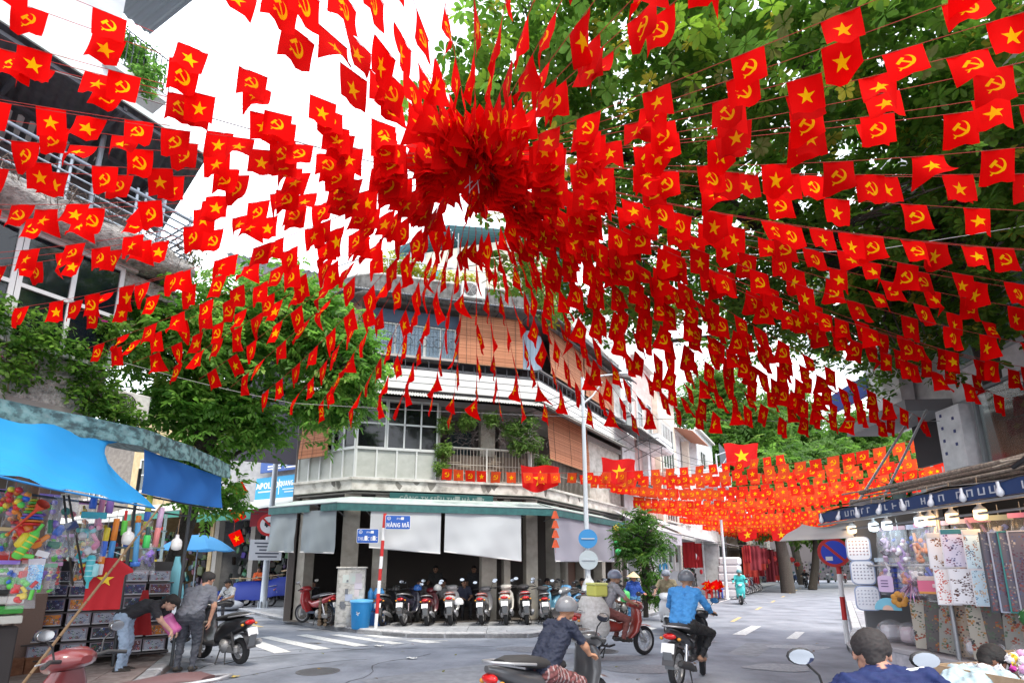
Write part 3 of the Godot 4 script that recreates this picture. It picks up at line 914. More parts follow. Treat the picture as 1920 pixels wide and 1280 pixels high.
func build_left_shops() -> void:
	var f:=wall_frame(Vector3(-9.7,0,-25.3) - WAYL*6.9,WAYL)*Transform3D(Basis.from_scale(Vector3(1.38,1.38,1.38)),Vector3.ZERO)
	var cream:=worn("yellow plaster",[[0.1,0.4,0.3,0.16],[0.9,0.6,0.47,0.27]],2.6)
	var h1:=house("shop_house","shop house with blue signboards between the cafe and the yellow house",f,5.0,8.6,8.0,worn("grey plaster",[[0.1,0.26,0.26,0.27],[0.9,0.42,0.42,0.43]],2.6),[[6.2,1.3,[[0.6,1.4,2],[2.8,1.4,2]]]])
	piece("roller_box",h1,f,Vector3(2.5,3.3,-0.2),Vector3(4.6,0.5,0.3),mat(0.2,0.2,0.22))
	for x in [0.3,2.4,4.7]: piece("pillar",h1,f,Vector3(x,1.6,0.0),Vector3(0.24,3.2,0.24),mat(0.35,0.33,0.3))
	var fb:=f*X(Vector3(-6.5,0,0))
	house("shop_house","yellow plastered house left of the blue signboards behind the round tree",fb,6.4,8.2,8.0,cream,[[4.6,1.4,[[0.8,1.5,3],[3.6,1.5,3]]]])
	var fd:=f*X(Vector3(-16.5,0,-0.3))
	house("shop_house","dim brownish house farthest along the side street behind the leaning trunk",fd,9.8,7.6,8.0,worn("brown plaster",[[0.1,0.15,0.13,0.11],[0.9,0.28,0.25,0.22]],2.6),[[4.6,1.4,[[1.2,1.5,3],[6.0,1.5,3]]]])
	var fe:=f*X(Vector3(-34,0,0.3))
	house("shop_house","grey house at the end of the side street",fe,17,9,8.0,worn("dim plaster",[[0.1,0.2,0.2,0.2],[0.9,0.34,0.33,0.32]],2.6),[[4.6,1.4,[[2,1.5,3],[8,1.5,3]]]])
	var s1:=thing("shop_sign","bright blue signboard reading APOLLO and QUANG LOAN in white","sign")
	piece("board",s1,f,Vector3(3.75,4.08,0.22),Vector3(2.55,0.82,0.06),mat(0.015,0.3,0.56,0.5),0.01)
	piece("lower_strip",s1,f,Vector3(3.75,3.6,0.23),Vector3(2.6,0.2,0.05),mat(0.62,0.66,0.68))
	var wh:=mat(0.8,0.82,0.84,0.6)
	words("lettering","APOLLO",0.22,wh,s1,f*X(Vector3(3.12,4.18,0.255)),0.01)
	piece("small_print",s1,f,Vector3(3.12,3.97,0.253),Vector3(0.95,0.05,0.006),mat(0.55,0.65,0.75))
	words("lettering","QUANG LOAN",0.17,wh,s1,f*X(Vector3(4.4,4.2,0.255)),0.01,0.82)
	piece("divider",s1,f,Vector3(3.74,4.1,0.255),Vector3(0.03,0.55,0.01),wh)
	for k in 2: piece("small_print",s1,f,Vector3(4.38,4.0 - 0.1*k,0.253),Vector3(0.9 - 0.2*k,0.04,0.006),mat(0.55,0.65,0.75))
	var s2:=thing("shop_sign","dark blue signboard with red and white lettering above the bright blue one","sign")
	piece("board",s2,f,Vector3(3.9,5.25,0.3),Vector3(2.3,1.2,0.06),mat(0.03,0.09,0.32,0.5),0.01)
	words("lettering","LAM",0.2,wh,s2,f*X(Vector3(3.6,5.42,0.335)),0.01)
	for k in 7: piece("red_letter",s2,f,Vector3(3.05+0.17*k,5.1,0.333),Vector3(0.11,0.18,0.006),mat(0.6,0.25,0.3) if k < 3 else mat(0.6,0.05,0.08))
	for k in 4: piece("small_print",s2,f,Vector3(3.5+0.9*(k % 2),4.86 - 0.1*(k/2),0.333),Vector3(0.7,0.05,0.006),wh)
	var pale:=cloth(0.6,0.6,0.56,0.4)
	var green:=mat(0.03,0.2,0.15,0.7)
	slope_awning("shop_awning","pale awning with green edge under the blue signboards",f*X(Vector3(1.6,0,0.1)),3.3,3.65,3.05,2.0,pale,green,0.28)
	slope_awning("shop_awning","cream awning with green side left of the blue signboards",f*X(Vector3(-1.9,0,0.1)),3.4,4.0,3.2,2.2,pale,green,0.24)
	slope_awning("shop_awning","light awning behind the round tree's trunk",f*X(Vector3(-6.0,0,0.1)),3.6,3.9,3.2,2.0,cloth(0.55,0.54,0.5,0.4),pale,0.2)
	slope_awning("shop_awning","white awning of the farthest shops of the side street",f*X(Vector3(-13.0,0,0.1)),5.6,3.7,3.1,1.8,cloth(0.6,0.6,0.58,0.4),pale,0.2)
	shop_goods("hardware_goods","mixed goods hanging in the open shop under the blue signboards",f*X(Vector3(0.3,0.3,-0.5)),4.4,2.7,1.4,420)
	shop_goods("shop_goods","mixed goods stacked in the shop of the yellow house",fb*X(Vector3(0.3,0.3,-0.4)),5.8,2.4,1.4,260)
	shop_goods("shop_goods","mixed goods in the dim shop farthest along the side street",fd*X(Vector3(0.3,0.3,-0.4)),9.0,2.3,1.4,260)
	var rs:=thing("shop_banner","dark red banner hanging under the pale awning beside the no-truck sign","banner")
	piece("banner_cloth",rs,f,Vector3(3.6,3.0,0.6),Vector3(1.5,0.6,0.02),mat(0.35,0.03,0.05))
	piece("upper_strip",rs,f,Vector3(3.7,3.38,0.6),Vector3(1.7,0.14,0.02),mat(0.04,0.05,0.14))

func build_street_row() -> void:
	var e:=C2+WAYR*8.25
	var f:=wall_frame(e,HALL)
	var white:=worn("row white",[[0.1,0.5,0.5,0.5],[0.5,0.74,0.75,0.76],[1.0,0.8,0.8,0.81]],3.5)
	var cream:=worn("row cream",[[0.1,0.5,0.43,0.35],[0.9,0.7,0.62,0.53]],3.5)
	var pink:=worn("row pink",[[0.1,0.45,0.3,0.28],[0.9,0.62,0.46,0.43]],3.5)
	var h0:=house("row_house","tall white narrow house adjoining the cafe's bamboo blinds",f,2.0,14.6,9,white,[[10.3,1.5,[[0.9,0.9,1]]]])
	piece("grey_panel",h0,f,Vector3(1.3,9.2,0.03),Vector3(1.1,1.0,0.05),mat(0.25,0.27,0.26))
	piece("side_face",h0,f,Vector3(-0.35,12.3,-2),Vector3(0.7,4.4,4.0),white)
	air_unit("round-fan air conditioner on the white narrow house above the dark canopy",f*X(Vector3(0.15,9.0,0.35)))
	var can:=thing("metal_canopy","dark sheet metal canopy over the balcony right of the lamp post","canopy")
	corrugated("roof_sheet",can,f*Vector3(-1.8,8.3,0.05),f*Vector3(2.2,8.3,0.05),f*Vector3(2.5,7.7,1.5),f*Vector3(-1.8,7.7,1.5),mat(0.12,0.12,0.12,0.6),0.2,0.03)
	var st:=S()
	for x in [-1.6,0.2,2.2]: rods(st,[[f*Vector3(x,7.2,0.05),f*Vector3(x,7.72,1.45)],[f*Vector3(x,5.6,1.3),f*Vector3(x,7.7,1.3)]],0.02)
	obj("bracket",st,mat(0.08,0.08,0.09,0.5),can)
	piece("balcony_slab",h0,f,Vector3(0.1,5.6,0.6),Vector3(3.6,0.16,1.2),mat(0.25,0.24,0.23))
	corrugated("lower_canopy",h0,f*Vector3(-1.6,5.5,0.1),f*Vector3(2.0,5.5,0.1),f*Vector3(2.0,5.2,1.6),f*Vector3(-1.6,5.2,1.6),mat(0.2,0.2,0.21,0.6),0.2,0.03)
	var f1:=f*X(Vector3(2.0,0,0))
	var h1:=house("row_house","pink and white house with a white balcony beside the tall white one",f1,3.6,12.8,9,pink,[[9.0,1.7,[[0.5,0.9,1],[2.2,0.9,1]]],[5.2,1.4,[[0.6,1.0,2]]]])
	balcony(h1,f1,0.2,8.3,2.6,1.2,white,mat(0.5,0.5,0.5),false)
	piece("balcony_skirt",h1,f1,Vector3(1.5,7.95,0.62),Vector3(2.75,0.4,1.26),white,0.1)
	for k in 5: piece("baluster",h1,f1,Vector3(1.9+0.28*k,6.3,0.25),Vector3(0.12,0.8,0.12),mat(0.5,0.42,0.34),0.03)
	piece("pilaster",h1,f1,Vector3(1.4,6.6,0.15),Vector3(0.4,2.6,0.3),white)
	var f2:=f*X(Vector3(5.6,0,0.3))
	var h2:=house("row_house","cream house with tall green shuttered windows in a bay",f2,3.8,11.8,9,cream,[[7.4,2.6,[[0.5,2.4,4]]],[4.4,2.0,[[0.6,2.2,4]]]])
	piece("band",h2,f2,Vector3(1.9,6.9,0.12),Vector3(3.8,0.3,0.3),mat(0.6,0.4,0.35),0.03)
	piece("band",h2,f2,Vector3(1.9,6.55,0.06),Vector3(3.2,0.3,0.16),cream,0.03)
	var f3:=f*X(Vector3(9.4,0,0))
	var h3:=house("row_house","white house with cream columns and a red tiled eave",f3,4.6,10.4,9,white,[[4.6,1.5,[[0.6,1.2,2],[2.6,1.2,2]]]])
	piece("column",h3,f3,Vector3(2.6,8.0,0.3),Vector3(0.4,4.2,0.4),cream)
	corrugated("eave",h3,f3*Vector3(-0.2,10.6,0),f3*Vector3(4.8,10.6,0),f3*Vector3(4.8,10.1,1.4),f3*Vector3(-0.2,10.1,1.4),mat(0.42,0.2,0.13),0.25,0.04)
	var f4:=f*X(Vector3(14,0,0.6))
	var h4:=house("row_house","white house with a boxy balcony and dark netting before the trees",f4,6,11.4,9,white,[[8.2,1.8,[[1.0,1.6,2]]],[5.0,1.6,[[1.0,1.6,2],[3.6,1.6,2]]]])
	balcony(h4,f4,0.4,7.6,4.4,1.4,white,mat(0.1,0.12,0.14),true)
	piece("netting",h4,f4,Vector3(2.8,9.3,1.35),Vector3(3.6,2.2,0.03),mat(0.07,0.09,0.11))
	var lab:=["low shop house with grey front past the boxy balcony","brown fronted shop house by the grey tree trunk","shop house hung with red goods behind the grey tree trunk","shop house beyond the leaning dark trunk","shop house far down the main street","last shop house at the bend of the main street"]
	for k in 6:
		var fk:=f*X(Vector3(20.2+7*k,0,0.2*(k % 2)))
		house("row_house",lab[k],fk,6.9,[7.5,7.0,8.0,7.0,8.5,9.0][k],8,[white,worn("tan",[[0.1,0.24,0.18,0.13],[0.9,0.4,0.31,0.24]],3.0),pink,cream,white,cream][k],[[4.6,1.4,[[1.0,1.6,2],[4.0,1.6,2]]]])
	var greya:=cloth(0.5,0.5,0.53,0.4)
	var a1:=slope_awning("shop_awning","mauve grey awning lettered for a cafe next to the lavender sheet",f*X(Vector3(-2.2,0,0.2)),4.4,4.2,3.3,1.8,greya,cloth(0.46,0.43,0.48,0.3),0.5)
	words("lettering","Cafe Trung",0.26,mat(0.08,0.07,0.08),a1,f*X(Vector3(0.2,3.06,2.06)),0.006,1.0,"Droid Serif",false)
	slope_awning("shop_awning","wide grey awning over the clinic-white shop front",f*X(Vector3(2.5,0,0.2)),6.2,4.3,3.2,2.3,cloth(0.56,0.57,0.6,0.4),greya,0.0)
	slope_awning("shop_awning","pale awning over the red party goods by the second lamp post",f*X(Vector3(9.8,0,0.2)),7.5,3.9,3.3,2.2,cloth(0.6,0.58,0.57,0.4),greya,0.0)
	slope_awning("shop_awning","shop awning behind the grey tree trunk",f*X(Vector3(20,0,0.2)),12,3.7,3.2,2.0,cloth(0.4,0.34,0.3,0.4),greya,0.2)
	var wf:=thing("white_facade","white panelled shop front with blue rings and green panes","shop front")
	piece("panel",wf,f,Vector3(5.7,1.7,0.25),Vector3(6.0,3.2,0.06),mat(0.5,0.53,0.52,0.6))
	for k in 5: piece("post",wf,f,Vector3(2.9+1.4*k,1.7,0.32),Vector3(0.2 if k else 0.4,3.3,0.2),mat(0.66,0.66,0.64))
	for k in 4:
		piece("pane",wf,f,Vector3(3.6+1.4*k,2.5,0.3),Vector3(0.8,0.8,0.03),mat(0.06,0.12,0.1,0.2))
		piece("pane",wf,f,Vector3(3.6+1.4*k,0.8,0.3),Vector3(0.8,0.8,0.03),mat(0.07,0.13,0.11,0.2))
	for k in 2:
		st=S()
		var pts:=[]
		for a in 17: pts.append(f*Vector3(4.4+0.75*k+0.27*cos(TAU*a/16),1.75+0.27*sin(TAU*a/16),0.36))
		tube(st,pts,0.05,6)
		obj("ring",st,mat(0.05,0.3,0.55),wf)
	for k in 4: piece("notice",wf,f,Vector3(5.2+0.5*k,1.3+0.15*(k % 2),0.3),Vector3(0.3,0.4,0.02),[mat(0.4,0.5,0.65),mat(0.6,0.6,0.55),mat(0.3,0.45,0.6),mat(0.6,0.3,0.3)][k])
	var beer:=thing("beer_sign","low sign of dark letters reading BEER before the white shop front","sign",f*Vector3(5.6,0.1,1.7),f.basis.get_euler().y)
	obj("board",bx(Vector3(2.2,0.7,0.06),0.02,Vector3(0,0.35,0)),mat(0.3,0.12,0.09),beer)
	words("lettering","BEER",0.42,mat(0.03,0.03,0.03),beer,X(Vector3(0,0.95,0)),0.03)
	shop_goods("shop_goods","red party goods in the shop by the second lamp post",f*X(Vector3(9.6,0.4,0.2)),4.0,2.6,0.6,150)
	shop_goods("shop_goods","goods of the shops along the main street past the red party shop",f*X(Vector3(20,0.2,0.5)),40,2.6,1.6,700)
	var back:=thing("far_building","pale building closing the view at the bend of the main street","building",Vector3(50,0,-92),-0.55)
	piece("wall",back,Transform3D(),Vector3(0,4,0),Vector3(40,8,6),mat(0.14,0.12,0.12))
	for k in 8: piece("shop_opening",back,Transform3D(),Vector3(-17+4.8*k,1.6,3.02),Vector3(3.6,2.8,0.1),mat(0.1,0.09,0.1))
	shop_goods("shop_goods","colourful goods on the pavement at the bend of the main street",Transform3D(Basis(Vector3.UP,-0.55),Vector3(33,0.2,-76)),26,2.6,3.0,380)
	var rt:=thing("row_house","grey house on the right side of the main street past the stall","building")
	var g:=wall_frame(Vector3(28,0,-34)+HALL*60,-HALL)
	piece("wall",rt,g,Vector3(30,4.5,-4),Vector3(60,9,8),worn("right row",[[0.1,0.3,0.3,0.31],[0.9,0.45,0.44,0.44]],3.0))
	for k in 10: piece("shop_opening",rt,g,Vector3(4+5.6*k,1.6,0.02),Vector3(4,2.8,0.1),mat(0.1,0.09,0.1))

func build_left_house() -> void:
	var b0:=Vector3(-7.7,0,-9.0)
	var f:=wall_frame(b0,HALL)
	var o:=thing("corner_house","weathered house with a rubble-edged terrace over the left toy stall","building")
	var conc:=worn("rubble concrete",[[0.15,0.1,0.1,0.1],[0.45,0.3,0.29,0.28],[1.0,0.5,0.49,0.47]],1.6,0.95,0.02,4.0)
	var marble:=worn("brown granite",[[0.2,0.12,0.075,0.055],[0.5,0.2,0.13,0.1],[0.8,0.28,0.19,0.15]],0.5,0.45,0.08)
	var alu:=mat(0.5,0.52,0.53,0.5)
	var dimglass:=glass(0.06,0.08,0.12,0.72)
	piece("pillar",o,f,Vector3(-0.1,2.0,-0.2),Vector3(0.36,3.9,0.4),marble,0.01)
	for k in 6: piece("plinth_board",o,f,Vector3(-1.05+0.26*k,0.2,0.05),Vector3(0.25,0.28,0.3),worn("plinth wood",[[0.2,0.13,0.05,0.025],[0.8,0.26,0.12,0.06]],0.7),0.01)
	piece("shutter_post",o,f,Vector3(-0.5,1.9,-0.1),Vector3(0.12,3.6,0.2),mat(0.09,0.08,0.075,0.5))
	piece("back_wall",o,f,Vector3(-4,2.0,-3.0),Vector3(9,4.0,0.2),mat(0.08,0.07,0.065))
	piece("side_wall",o,f,Vector3(-0.12,2.0,-1.8),Vector3(0.2,4.0,2.6),mat(0.14,0.12,0.1))
	piece("first_slab",o,f,Vector3(-4.4,4.2,-3.3),Vector3(9.2,0.5,6.6),mat(0.22,0.21,0.2))
	piece("wall",o,f,Vector3(-4.3,4.85,-0.15),Vector3(9.4,0.85,0.3),conc,0.03)
	piece("corner_wall",o,f,Vector3(0.3,5.9,-3.4),Vector3(0.2,3.0,6.0),conc)
	for k in 3:
		window(o,f*X(Vector3(-4.05+1.5*k,5.34,0.05)),1.42,1.98,2,2,alu,dimglass,0.07)
	for k in 4:
		var st2:=S()
		var x:=-4.0+1.12*k
		sheet(st2,1,30,func(u,v): return f*Vector3(x+0.9*u,7.2 - 1.1*v,-0.18+0.012*sin(v*95)))
		obj("window_blind",st2,mat(0.2,0.17,0.14),o)
	piece("room_back",o,f,Vector3(-4,6.3,-2.4),Vector3(8.4,2.4,0.1),mat(0.06,0.055,0.055))
	var st:=S()
	var rings:=[]
	for k in 34:
		var x:=-7.0+8.4*k/33.0
		var e:=0.62+rnd(-0.08,0.1)
		rings.append(PackedVector3Array([f*Vector3(x,7.42+rnd(-0.05,0.05),-0.2),f*Vector3(x,7.4+rnd(-0.06,0.06),e*0.6),f*Vector3(x,7.6+rnd(-0.07,0.07),e),f*Vector3(x,7.88+rnd(-0.1,0.1),e - 0.1),f*Vector3(x,7.98+rnd(-0.04,0.1),0.2),f*Vector3(x,7.98,-0.4)]))
	loft(st,rings)
	obj("terrace_slab",st,conc,o)
	piece("terrace_floor",o,f,Vector3(-3,7.75,-3),Vector3(9.0,0.35,6.0),mat(0.25,0.24,0.23))
	piece("lintel",o,f,Vector3(-2.6,7.42,0.02),Vector3(6.4,0.12,0.2),worn("pale lintel",[[0.2,0.4,0.4,0.4],[0.8,0.55,0.55,0.55]],1.0))
	st=S()
	for k in 6: tube(st,[f*Vector3(-7,8.0+0.17*k,0.35),f*Vector3(1.35,8.0+0.17*k,0.35)],0.02 if k < 5 else 0.035,6)
	for k in 6:
		tube(st,[f*Vector3(1.35,8.0+0.17*k,0.35),f*Vector3(1.35,8.0+0.17*k,-4)],0.02,6)
	obj("terrace_railing",st,mat(0.36,0.43,0.5,0.5,0.3),o)
	st=S()
	for x in [-5.4,-3.6,-1.8,-0.9,-0.75,0.3,0.45,1.3]:
		st=S()
		tube(st,[f*Vector3(x,7.9,0.33),f*Vector3(x,8.95,0.33)],0.025,6)
		obj("terrace_post",st,mat(0.4,0.46,0.52,0.5,0.3),o)
	for x in [-3.4,-0.2,1.0]:
		st=S()
		tube(st,[f*Vector3(x,7.9,-0.3),f*Vector3(x,10.0,-0.2)],0.045,8)
		obj("canopy_post",st,mat(0.4,0.46,0.52,0.5,0.3),o)
	piece("terrace_room",o,f,Vector3(-3.2,9.0,-2.2),Vector3(8.6,2.4,0.2),mat(0.16,0.15,0.15))
	var dark:=worn("dark canopy",[[0.1,0.05,0.055,0.065],[0.9,0.11,0.115,0.13]],1.4,0.6)
	corrugated("canopy_sheet",o,f*Vector3(-9,10.0,-2.6),f*Vector3(2.0,10.0,-2.6),f*Vector3(1.15,10.02,1.0),f*Vector3(-9,10.02,1.0),dark,0.18,0.025)
	piece("canopy_fascia",o,f,Vector3(-3.9,10.03,1.03),Vector3(10.1,0.12,0.04),mat(0.45,0.52,0.5,0.5))
	st=S()
	for k in 8: box(st,f*X(Vector3(-8+1.28*k,9.93,-0.8)),Vector3(0.06,0.09,3.5))
	for z in [0.9,-0.6,-2.2]: box(st,f*X(Vector3(-3.9,9.88,z)),Vector3(10.0,0.07,0.06))
	obj("canopy_beam",st,mat(0.08,0.085,0.1,0.5),o)
	var white:=worn("upper white",[[0.1,0.6,0.61,0.62],[0.9,0.76,0.77,0.78]],3.0)
	piece("upper_wall",o,f,Vector3(-4.2,13.0,-2.2),Vector3(8.4,6.0,2.4),white)
	piece("upper_balcony",o,f,Vector3(0.4,12.2,-1.6),Vector3(1.2,0.16,1.6),white)
	st=S()
	bars(st,f*X(Vector3(-0.1,12.3,-0.82)),1.1,0.9,10,0.014,2)
	obj("balcony_railing",st,mat(0.06,0.07,0.08),o)
	corrugated("upper_roof",o,f*Vector3(-9,16.6,-4),f*Vector3(1.6,16.6,-4),f*Vector3(1.6,16.0,0.6),f*Vector3(-9,16.0,0.6),mat(0.16,0.2,0.24,0.5),0.2,0.03)
	air_unit("dusty air conditioner on the left house's corner under the vines",f*X(Vector3(0.8,4.5,0.0)).scaled_local(Vector3.ONE*0.8))
	piece("soffit",o,f,Vector3(0.9,7.2,-2),Vector3(1.0,0.3,4),conc)

func build_right_house() -> void:
	var f:=wall_frame(Vector3(9.2,0,-14.0),Vector3(-0.06,0,1.02))
	var o:=thing("shop_building","shop building with a glazed upper floor full of packages over the right stall","building")
	var white:=worn("right white",[[0.1,0.5,0.5,0.52],[0.9,0.72,0.72,0.74]],2.5)
	piece("wall",o,f,Vector3(6.5,1.45,-0.3),Vector3(13,2.9,0.4),mat(0.22,0.2,0.2))
	piece("floor_slab",o,f,Vector3(6.5,3.0,-2.5),Vector3(13,0.2,5.6),mat(0.3,0.3,0.3))
	piece("room_back",o,f,Vector3(7.5,4.5,-1.6),Vector3(11,3.0,0.1),mat(0.1,0.13,0.13))
	piece("sign_pillar",o,f,Vector3(3.75,4.0,0.12),Vector3(0.62,1.75,0.3),white,0.01)
	piece("pillar_joint",o,f,Vector3(3.75,3.62,0.125),Vector3(0.63,0.02,0.3),mat(0.2,0.2,0.21))
	for k in 7: piece("pillar_glyph",o,f,Vector3(3.58+0.3*(k % 2),4.75 - 0.13*k,0.275),Vector3(0.05,0.06,0.01),mat(0.05,0.06,0.18))
	window(o,f*X(Vector3(4.2,3.15,0.05)),5.4,1.9,3,1,mat(0.2,0.22,0.23),glass(0.4,0.5,0.5,0.05),0.06)
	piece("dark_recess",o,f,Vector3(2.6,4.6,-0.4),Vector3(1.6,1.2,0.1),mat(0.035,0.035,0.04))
	piece("ledge",o,f,Vector3(2.3,5.05,0.3),Vector3(2.2,0.25,1.0),mat(0.2,0.2,0.21))
	piece("upper_wall",o,f,Vector3(6.0,6.6,-0.4),Vector3(10,3.1,0.5),white)
	piece("upper_wall",o,f,Vector3(1.9,6.5,0.1),Vector3(1.2,2.2,0.3),white)
	window(o,f*X(Vector3(3.6,5.7,-0.12)),2.2,1.2,3,1,mat(0.4,0.42,0.42),glass(0.55,0.7,0.72,0.4),0.05)
	piece("blue_sign",o,f,Vector3(0.6,6.2,0.25),Vector3(1.6,0.5,0.1),mat(0.03,0.06,0.25))
	var em:=S()
	for k in 7: box(em,f*X(Vector3(2.0+0.06*k,6.45+0.09*sin(k*2.0),0.27),0,0,k),Vector3(0.14,0.08,0.02))
	obj("blue_emblem",em,mat(0.02,0.04,0.35),o)
	piece("soffit",o,f,Vector3(7.0,8.2,0.6),Vector3(9.5,0.2,2.4),worn("grey soffit",[[0.1,0.2,0.2,0.22],[0.9,0.32,0.32,0.34]],2.0))
	piece("soffit_edge",o,f,Vector3(7.0,8.35,1.83),Vector3(9.5,0.5,0.1),white)
	piece("top_wall",o,f,Vector3(7.0,10.0,-0.5),Vector3(10,3.6,0.5),white)
	var st:=S()
	box(st,f*X(Vector3(6.6,3.0,1.0),0,0.25),Vector3(8.2,0.05,1.3))
	obj("teal_canopy",st,mat(0.1,0.34,0.36,0.5),o)
	for k in 46:
		var s:=Vector3(rnd(0.18,0.42),rnd(0.2,0.5),rnd(0.2,0.4))
		var pk:=S()
		box(pk,f*X(Vector3(rnd(4.35,9.4),3.3+rnd(0.05,1.45),-0.3 - rnd(0.02,0.6)),rnd(-0.5,0.5),rnd(-0.3,0.3),rnd(-0.6,0.6)),s,0.015)
		var ci:=rng.randi() % 7
		var c: Array=[[0.45,0.52,0.5],[0.55,0.55,0.48],[0.36,0.44,0.42],[0.08,0.28,0.45],[0.5,0.2,0.26],[0.3,0.32,0.33],[0.58,0.6,0.58]][ci]
		tag(obj("package",pk,mat(c[0],c[1],c[2],0.5)),"%s wrapped package heaped behind the upper window of the right shop" % ["pale green","cream","sage green","blue","pink","dark grey","white"][ci],"package","packages behind the upper window")
	var pt:=thing("potted_plant","green potted plant standing by the white sign pillar","plant",f*Vector3(2.95,3.12,0.9))
	st=S()
	lathe(st,X(),[Vector2(0.1,0),Vector2(0.15,0.22),Vector2(0.16,0.24),Vector2(0.13,0.23)],12)
	obj("pot",st,mat(0.12,0.16,0.15),pt)
	st=S()
	for k in 40:
		var a:=rnd(0,TAU)
		var l:=rnd(0.3,0.6)
		var rise:=rnd(0.3,1.2)
		blade(st,Vector3(0,0.22,0),Vector3(cos(a),rise,sin(a)).normalized(),l,0.05,rnd(0.1,0.5))
	obj("leaves",st,mat(0.06,0.16,0.03,0.6),pt)

func blade(st: SurfaceTool,p: Vector3,dir: Vector3,l: float,w: float,droop: float) -> void:
	var side:=dir.cross(Vector3.UP).normalized()
	if side.length() < 0.1: side=Vector3.RIGHT
	st.set_smooth_group(-1)
	var pts:=[]
	for k in 4:
		var t:=k/3.0
		pts.append(p+dir*l*t+Vector3(0,-droop*l*t*t,0))
	var ws:=[0.3,1.0,0.8,0.05]
	for k in 3:
		quad(st,pts[k] - side*w*ws[k]*0.5,pts[k]+side*w*ws[k]*0.5,pts[k+1]+side*w*ws[k+1]*0.5,pts[k+1] - side*w*ws[k+1]*0.5)

func leaf(st: SurfaceTool,x: Transform3D,l: float,w: float,fat:=0.62,droop:=0.25) -> void:
	var rows:=[[0.0,0.06],[0.3,0.55],[fat,1.0],[0.9,0.62],[1.0,0.0]]
	st.set_smooth_group(-1)
	var pr:=[]
	for r in rows:
		var z: float=-l*r[0]
		var y: float=-droop*l*r[0]*r[0]
		pr.append([x*Vector3(-w*0.5*r[1],y+0.1*w*r[1],z),x*Vector3(0,y,z),x*Vector3(w*0.5*r[1],y+0.1*w*r[1],z)])
	for k in rows.size() - 1:
		for j in 2:
			quad(st,pr[k][j],pr[k][j+1],pr[k+1][j+1],pr[k+1][j])

func rosette(sd: int) -> Mesh:
	var r:=RandomNumberGenerator.new()
	r.seed=sd
	var st:=S()
	for k in 9:
		var l:=r.randf_range(0.15,0.25)
		leaf(st,X(Vector3.ZERO,TAU*k/9.0+r.randf_range(-0.25,0.25),r.randf_range(-0.5,0.55))*X(Vector3(0,0,-0.03)),l,l*r.randf_range(0.46,0.56))
	st.generate_normals()
	return st.commit()

func spray(sd: int) -> Mesh:
	var r:=RandomNumberGenerator.new()
	r.seed=sd
	var st:=S()
	for k in 7:
		var t:=k/6.0
		var p:=Vector3(0,0.05*t - 0.16*t*t,-0.34*t)
		for s in [-1,1]:
			leaf(st,X(p,s*r.randf_range(0.7,1.2),r.randf_range(-0.5,0.1),r.randf_range(-0.4,0.4)),r.randf_range(0.11,0.16),r.randf_range(0.045,0.062),0.5,0.4)
	st.generate_normals()
	return st.commit()

func leaf_mat(key: String,rough:=0.5) -> StandardMaterial3D:
	if not mats.has(key):
		var m:=StandardMaterial3D.new()
		m.cull_mode=BaseMaterial3D.CULL_DISABLED
		m.vertex_color_use_as_albedo=true
		m.roughness=rough
		m.backlight_enabled=true
		m.backlight=lin(1.35,1.35,1.35)
		mats[key]=m
	return mats[key]

